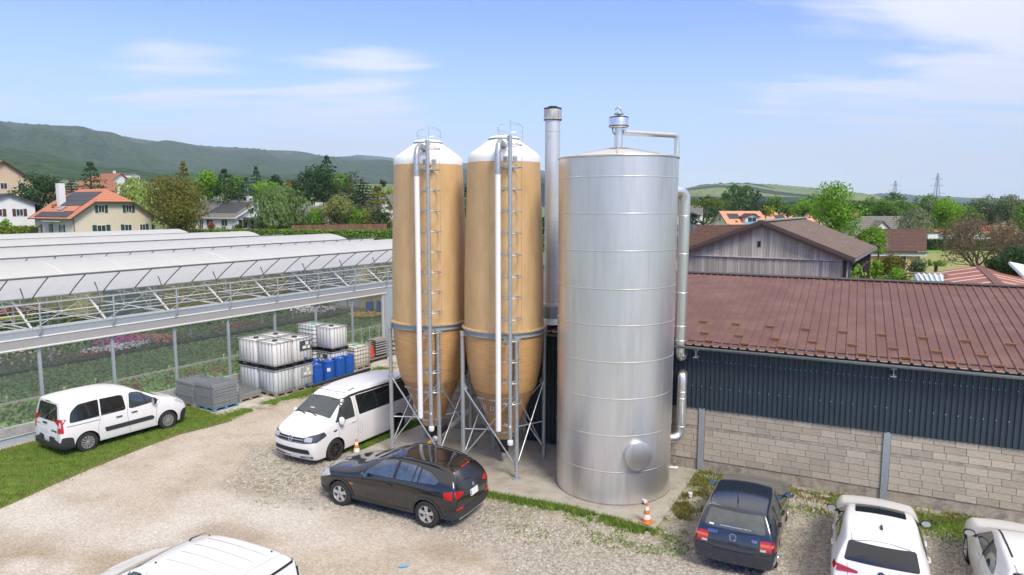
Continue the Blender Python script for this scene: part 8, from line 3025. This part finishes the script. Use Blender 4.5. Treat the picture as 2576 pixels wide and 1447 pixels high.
gable_house('house with dark grey roof partly behind the metal duct', (p.x - 1.2, p.y + 3, 0), radians(30), 8, 8, 2.4, 4.4, STUCCO_W, SLATE_D, oh=.3, rows=6)
p = P(1738, 520, 240)
gable_house('distant white house with grey roof beside the duct', (p.x, p.y, 0), radians(-20), 8, 7, 5.0, 8.6, STUCCO_W, SLATE, oh=.3, rows=6)

# ---- rusty shed roof, cold frame, white roof edge
sh = thing('rusty_shed', 'low shed with rusty red and white striped sheet roof behind the hall', 'shed', (0, 0, 0))
R0, R1 = P(2464, 669, 46.9), P(2515, 716, 35.0)
RST = M('rust_sheet', (0.26, 0.085, 0.052), rough=.8, var=.25, scale=1.6, col2=(.34, .13, .085))
PALE = M('pale_sheet', (0.56, 0.50, 0.44), rough=.7, var=.15, scale=2)
TL = Vector((-.895, .446, 0)) * 2.6 + Vector((0, 0, -.55)); TRr = Vector((.895, -.446, 0)) * 5.5 + Vector((0, 0, -1.15))
k = 14
for i in range(k):
    f0, f1 = i / k, (i + 1) / k
    pa, pb = R0 + (R1 - R0) * f0, R0 + (R1 - R0) * f1
    for off, seq in ((TL, (0, 1, 0, 0, 1, 0, 0, 1, 0, 1, 0, 0, 1, 0)), (TRr, (1, 0, 1, 0, 0, 0, 1, 0, 1, 0, 0, 1, 0, 0))):
        pale = seq[i]
        mid = pa + (pb - pa) * (.5 if pale else 1)
        MB().slab([pa, mid, mid + off, pa + off], .02).build('roof_sheet', PALE if pale else RST, sh)
        if pale:
            MB().slab([mid, pb, pb + off, mid + off], .02).build('roof_sheet', RST, sh)
MB().bar(R0, R1, .45, .05).build('ridge_cap', M('ridge_rust', (.16, .07, .055), rough=.8, var=.2), sh)
MB().slab([R0 + TL, R1 + TL, Vector(((R1 + TL).x, (R1 + TL).y, 0)), Vector(((R0 + TL).x, (R0 + TL).y, 0))], .08).build('wall', PLANK, sh)
cf = thing('glass_lean_to', 'pale blue framed glass lean-to with white slats beside the rusty shed', 'lean-to', (0, 0, 0))
q0, q1 = P(2302, 690, 44), P(2372, 692, 42)
q2, q3 = P(2370, 712, 38), P(2310, 710, 40)
MB().slab([q0, q1, q2, q3], .03).build('glass_roof', M('lean_glass', (.40, .47, .50), rough=.15, var=.25, scale=3, spec=.6), cf)
for i in range(7):
    f = i / 6
    MB().bar(q0 + (q1 - q0) * f, q3 + (q2 - q3) * f, .06, .05).build('glazing_bar', M('frame_blue', (.34, .52, .66), rough=.5), cf)
for i in range(5):
    f = .12 + .2 * i
    a = q0 + (q1 - q0) * f; bb = q3 + (q2 - q3) * (f + .1)
    MB().bar(a + Vector((0, 0, .08)), bb + Vector((0, 0, .12)), .10, .02).build('white_slat', WHITE, cf)
for pt in (q0, q1, q2, q3):
    MB().bar(pt, Vector((pt.x, pt.y, 0)), .08, .08).build('post', M('frame_blue', (.34, .52, .66)), cf)
MB().bar(P(2280, 687, 45), P(2385, 692, 43), .35, .12).build('wooden_beam', WOOD, cf)
ed = thing('white_canopy', 'corner of a white sheet roof at the right picture edge', 'canopy', (0, 0, 0))
MB().slab([P(2536, 664, 33), P(2640, 685, 33), P(2660, 730, 30), P(2590, 716, 30)], .12).build('roof_sheet', WHITE, ed)
pp = P(2600, 690, 32); MB().bar(pp, (pp.x, pp.y, 0), .1, .1).build('post', WHITE, ed)

# ---- trees on the right
tree('umbrella pine with a broad flat crown beside the metal duct', 'umbrella', 1772, 498, 552, 120, 112, 'pine', lsz=.8)
tree('dark shrub mass below the umbrella pine', 'broad', 1742, 535, 566, 44, 118, 'blue')
tree('tall narrow poplar, left of two', 'poplar', 1848, 465, 530, 48, 200, 'poplar', lsz=.8)
tree('tall narrow poplar, right of two', 'poplar', 1879, 467, 530, 46, 198, 'poplar', lsz=.8)
tree('dark spruce right of the two poplars', 'conifer', 1908, 478, 535, 58, 196, 'dark', lsz=.9)
tree('small dark tree left of the poplars', 'broad', 1826, 485, 512, 30, 260, 'dark')
tree('bright yellow round tree behind the orange roof', 'broad', 1928, 515, 545, 48, 200, 'lime', lsz=.8)
for i, (u, vt, vb, wd, D, k) in enumerate(((1955, 490, 535, 66, 250, 'mid'), (1985, 508, 545, 52, 210, 'mid'), (2020, 496, 548, 74, 200, 'bright'), (2045, 486, 540, 70, 230, 'mid'), (2065, 500, 550, 56, 190, 'bright'), (1780, 490, 515, 50, 300, 'dark'), (1815, 505, 530, 44, 300, 'mid'),
                                          (2190, 492, 560, 80, 170, 'mid'), (2225, 498, 570, 80, 160, 'mid'), (2275, 500, 570, 78, 165, 'mid'), (2330, 488, 566, 84, 175, 'mid'), (2405, 505, 575, 60, 150, 'mid'), (2440, 508, 580, 60, 160, 'mid'), (2480, 488, 570, 90, 200, 'grey'), (2545, 486, 570, 90, 190, 'grey'), (2585, 500, 600, 70, 150, 'mid'),
                                          (2160, 500, 560, 70, 150, 'dark'), (2130, 515, 575, 60, 140, 'bright'))):
    tree('tree of the row on the right, ' + ('mid green behind the yellow tree', 'low one above the far orange roofs', 'light green one above the far orange roofs', 'taller one behind the far orange roofs', 'bright one beside the large light tree', 'dark one on the plain behind the pine', 'small one on the plain left of the poplars',
                                                              'first one right of the large light tree', 'one above the grey bungalow roof', 'one right of the bungalow roof', 'tall one left of the bright green tree', 'one right of the bright green tree', 'one left of the bare brown tree', 'greyish one behind the bare tree', 'greyish one at the right edge', 'one at the right edge behind the bare tree',
                                                              'dark one behind the large light tree', 'bright one under the large light tree')[i], 'broad', u, vt, vb, wd, D, k, lsz=.9)
tree('flat topped group of far poplars under the left pylon', 'broad', 2246, 483, 508, 78, 330, 'poplar')
tree('large light green tree with upright boughs behind the barn roof', 'broad', 2112, 458, 600, 150, 66, 'bright', lsz=1.05, density=.62)
tree('light green leafy branches hanging over the barn roof corner', 'broad', 2195, 560, 640, 60, 60, 'bright', lsz=.9, density=.6)
tree('vivid green tree right of the birch', 'broad', 2385, 492, 575, 92, 120, 'bright', lsz=.8)
tree('greyish silver birch with white stems', 'willow', 2305, 522, 585, 86, 118, 'grey', bark=BARK_P, lsz=.7, density=.7)
tree('pale flowering tree between the birch and the vivid green tree', 'broad', 2338, 505, 545, 40, 150, 'grey')
for i, (u, vt, vb, wd, D, k, lab) in enumerate(((2245, 632, 715, 84, 52, 'olive', 'brownish green bush before the yellow house wall'), (2262, 672, 720, 90, 46, 'bright', 'bright green bush behind the hall roof ridge'), (2205, 640, 720, 40, 48, 'bright', 'bright green bush beside the barn post'),
                                                (2310, 648, 695, 60, 60, 'grey', 'thin shrub left of the palm'), (2560, 618, 700, 110, 44, 'dark', 'dark green shrubs at the right edge above the rusty roof'), (2510, 640, 690, 60, 46, 'hedge_dk', 'small dark shrub above the rusty shed ridge'), (2215, 565, 640, 40, 66, 'bright', 'leafy young branches beside the yellow house roof'))):
    bush(lab, u, vt, vb, wd, D, k, lsz=.9)
p = P(2352, 690, 56)
pl = thing('fan_palm', 'small fan palm beside the stubble field', 'palm', (p.x, p.y, 0))
hz = P(2352, 668, 56).z
MB().tube([(0, 0, 0), (.05, 0, hz)], [.16, .13], 8).build('trunk', BARK, pl)
for i in range(16):
    a = 2 * pi * i / 16 + RNG.uniform(-.2, .2); e = RNG.uniform(.0, .9); l = RNG.uniform(.4, .65)
    d = Vector((cos(a) * cos(e), sin(a) * cos(e), sin(e)))
    base = Vector((.05, 0, hz)); tip = base + d * l
    s = d.cross(Vector((0, 0, 1))).normalized()
    vs = [base, tip]
    for j in range(7):
        w = -1 + 2 * j / 6
        vs.append(tip + d * .3 * (1 - w * w * .4) + s * w * .3 + Vector((0, 0, -.25 * abs(w) - .1)))
    MB().add(vs, [(1, 2 + j, 3 + j) for j in range(6)] + [(0, 2, 1), (0, 1, 8)]).build('frond', leaf_mat('willow', 3), pl)
# bare brown tree
bp_ = P(2502, 655, 62)
bt = thing('bare_tree', 'wide brown nearly leafless tree spreading over the crop field at the right', 'tree', (bp_.x, bp_.y, -.1))
b = MB(); tw = []
for i in range(5):
    a = 2 * pi * i / 5 + .4
    limb(b, Vector((cos(a) * .25, sin(a) * .25, 0)), Vector((cos(a) * (.45 + .5 * (i % 2)), sin(a) * .5, .85)).normalized(), RNG.uniform(2.5, 3.5), .17, 5, tw)
b.build('trunk', M('bare_bark', (.15, .115, .08), rough=.95, var=.25, scale=3), bt)
C = []
for q_, d_ in tw:
    for _ in range(4):
        C.append((q_.x + RNG.gauss(0, .42), q_.y + RNG.gauss(0, .42), q_.z + RNG.gauss(0, .38)))
C = np.array(C)
V, F = quads(C, sphere_pts(len(C)), .085, 7.0)
npmesh('twigs', V, F, leaf_mat('twig', 3), bt)
k = NR.random(len(C)) < .10
V, F = quads(C[k], sphere_pts(k.sum()), .15)
npmesh('crown', V, F, leaf_mat('brown', 3), bt)
p0 = P(2318, 603, 125); p1 = P(2600, 606, 120)
hedge('dark clipped hedge along the far side of the bright crop field', (p0.x, p0.y, 0), (p1.x, p1.y, 0), 1.4, 1.9, 'hedge_dk')
p0 = P(1690, 575, 112); p1 = P(1786, 572, 112)
hedge('tall dark clipped hedge right of the metal duct', (p0.x, p0.y, 0), (p1.x, p1.y, 0), 1.6, 2.9, 'hedge_dk')
p0 = P(1786, 572, 150); p1 = P(1822, 572, 150)
hedge('reddish hedge end beside the tall dark hedge', (p0.x, p0.y, 0), (p1.x, p1.y, 0), 1.6, 3.4, 'red')
p0 = P(1815, 572, 150); p1 = P(1930, 572, 150)
hedge('low green hedge in front of the orange roofed house', (p0.x, p0.y, 0), (p1.x, p1.y, 0), 1.4, 2.4, 'hedge_dk')
# gap between silo and chimney
p0 = P(1345, 592, 120); p1 = P(1400, 592, 120)
hedge('green hedge glimpsed between the right silo and the chimney', (p0.x, p0.y, 0), (p1.x, p1.y, 0), 1.5, 2.8, 'hedge')
tree('dark tree glimpsed between the silo and the chimney', 'broad', 1368, 535, 600, 40, 140, 'dark')
tree('dark conifer glimpsed between the two silos', 'conifer', 1172, 470, 600, 40, 140, 'dark')
# far tree belt on the plain
C = []
for i in range(240):
    u = RNG.uniform(1500, 2900); D = RNG.uniform(320, 760)
    p = P(u, 515, D)
    C.append((p.x, p.y, RNG.uniform(4, 10)))
vs = []; fs = []; ofs = 0
for x, y, hgt in C:
    n = 60
    c_ = sphere_pts(n) * np.array([hgt * .6, hgt * .6, hgt * .5]) + np.array([x, y, hgt * .5])
    V, F = quads(c_, sphere_pts(n), 2.6)
    vs.append(V); fs.append(F + ofs); ofs += len(V)
stuff(npmesh('far_woods', np.concatenate(vs), np.concatenate(fs), leaf_mat('dark', .3)), 'dark far belt of trees across the plain', 'woods')
# pylons
for u, vt, vb, D, lab in ((2253, 455, 515, 620, 'lattice power pylon, the farther and smaller one'), (2360, 436, 515, 560, 'lattice power pylon, the nearer and taller one')):
    t0 = P(u, vt, D); hgt = t0.z
    py = thing('power_pylon', lab, 'pylon', (t0.x, t0.y, 0), .3)
    ST = M('pylon_steel', (.20, .22, .25), rough=.7, var=.1)
    wb = 2.6
    lg = lambda z: wb * (1 - z / hgt * .86)
    for sx in (-1, 1):
        for sy in (-1, 1):
            MB().bar((sx * lg(0), sy * lg(0), 0), (sx * lg(hgt), sy * lg(hgt), hgt), .22, .22).build('leg', ST, py)
    br = MB(); z = 0
    while z < hgt - 2:
        z2 = z + max(2.0, lg(z) * 1.5)
        for s in (-1, 1):
            br.bar((-lg(z), s * lg(z), z), (lg(z2), s * lg(z2), z2), .10, .10).bar((lg(z), s * lg(z), z), (-lg(z2), s * lg(z2), z2), .10, .10)
        z = z2
    stuff(br.build('lattice', ST, py))
    for f, l in ((.52, 9.5), (.70, 8), (.86, 6)):
        MB().bar((-l, 0, hgt * f), (l, 0, hgt * f), .18, .18).bar((-l, 0, hgt * f), (0, 0, hgt * f + 1.6), .12, .12).bar((l, 0, hgt * f), (0, 0, hgt * f + 1.6), .12, .12).build('cross_arm', ST, py)

# ================================================================== AIR
hz_ = MB().prism([(-16000, -3000), (16000, -3000), (16000, 16000), (-16000, 16000)], -60, 1500)
mh_ = bpy.data.materials.new('air'); mh_.use_nodes = True
t = mh_.node_tree; t.nodes.clear()
o_ = t.nodes.new('ShaderNodeOutputMaterial'); v_ = t.nodes.new('ShaderNodeVolumePrincipled')
v_.inputs['Color'].default_value = (0.72, 0.88, 1.0, 1)
v_.inputs['Density'].default_value = HAZE_D
t.links.new(v_.outputs[0], o_.inputs['Volume'])
stuff(hz_.build('haze', mh_), 'thin bluish haze over the whole valley', 'haze')

bpy.context.view_layer.update()
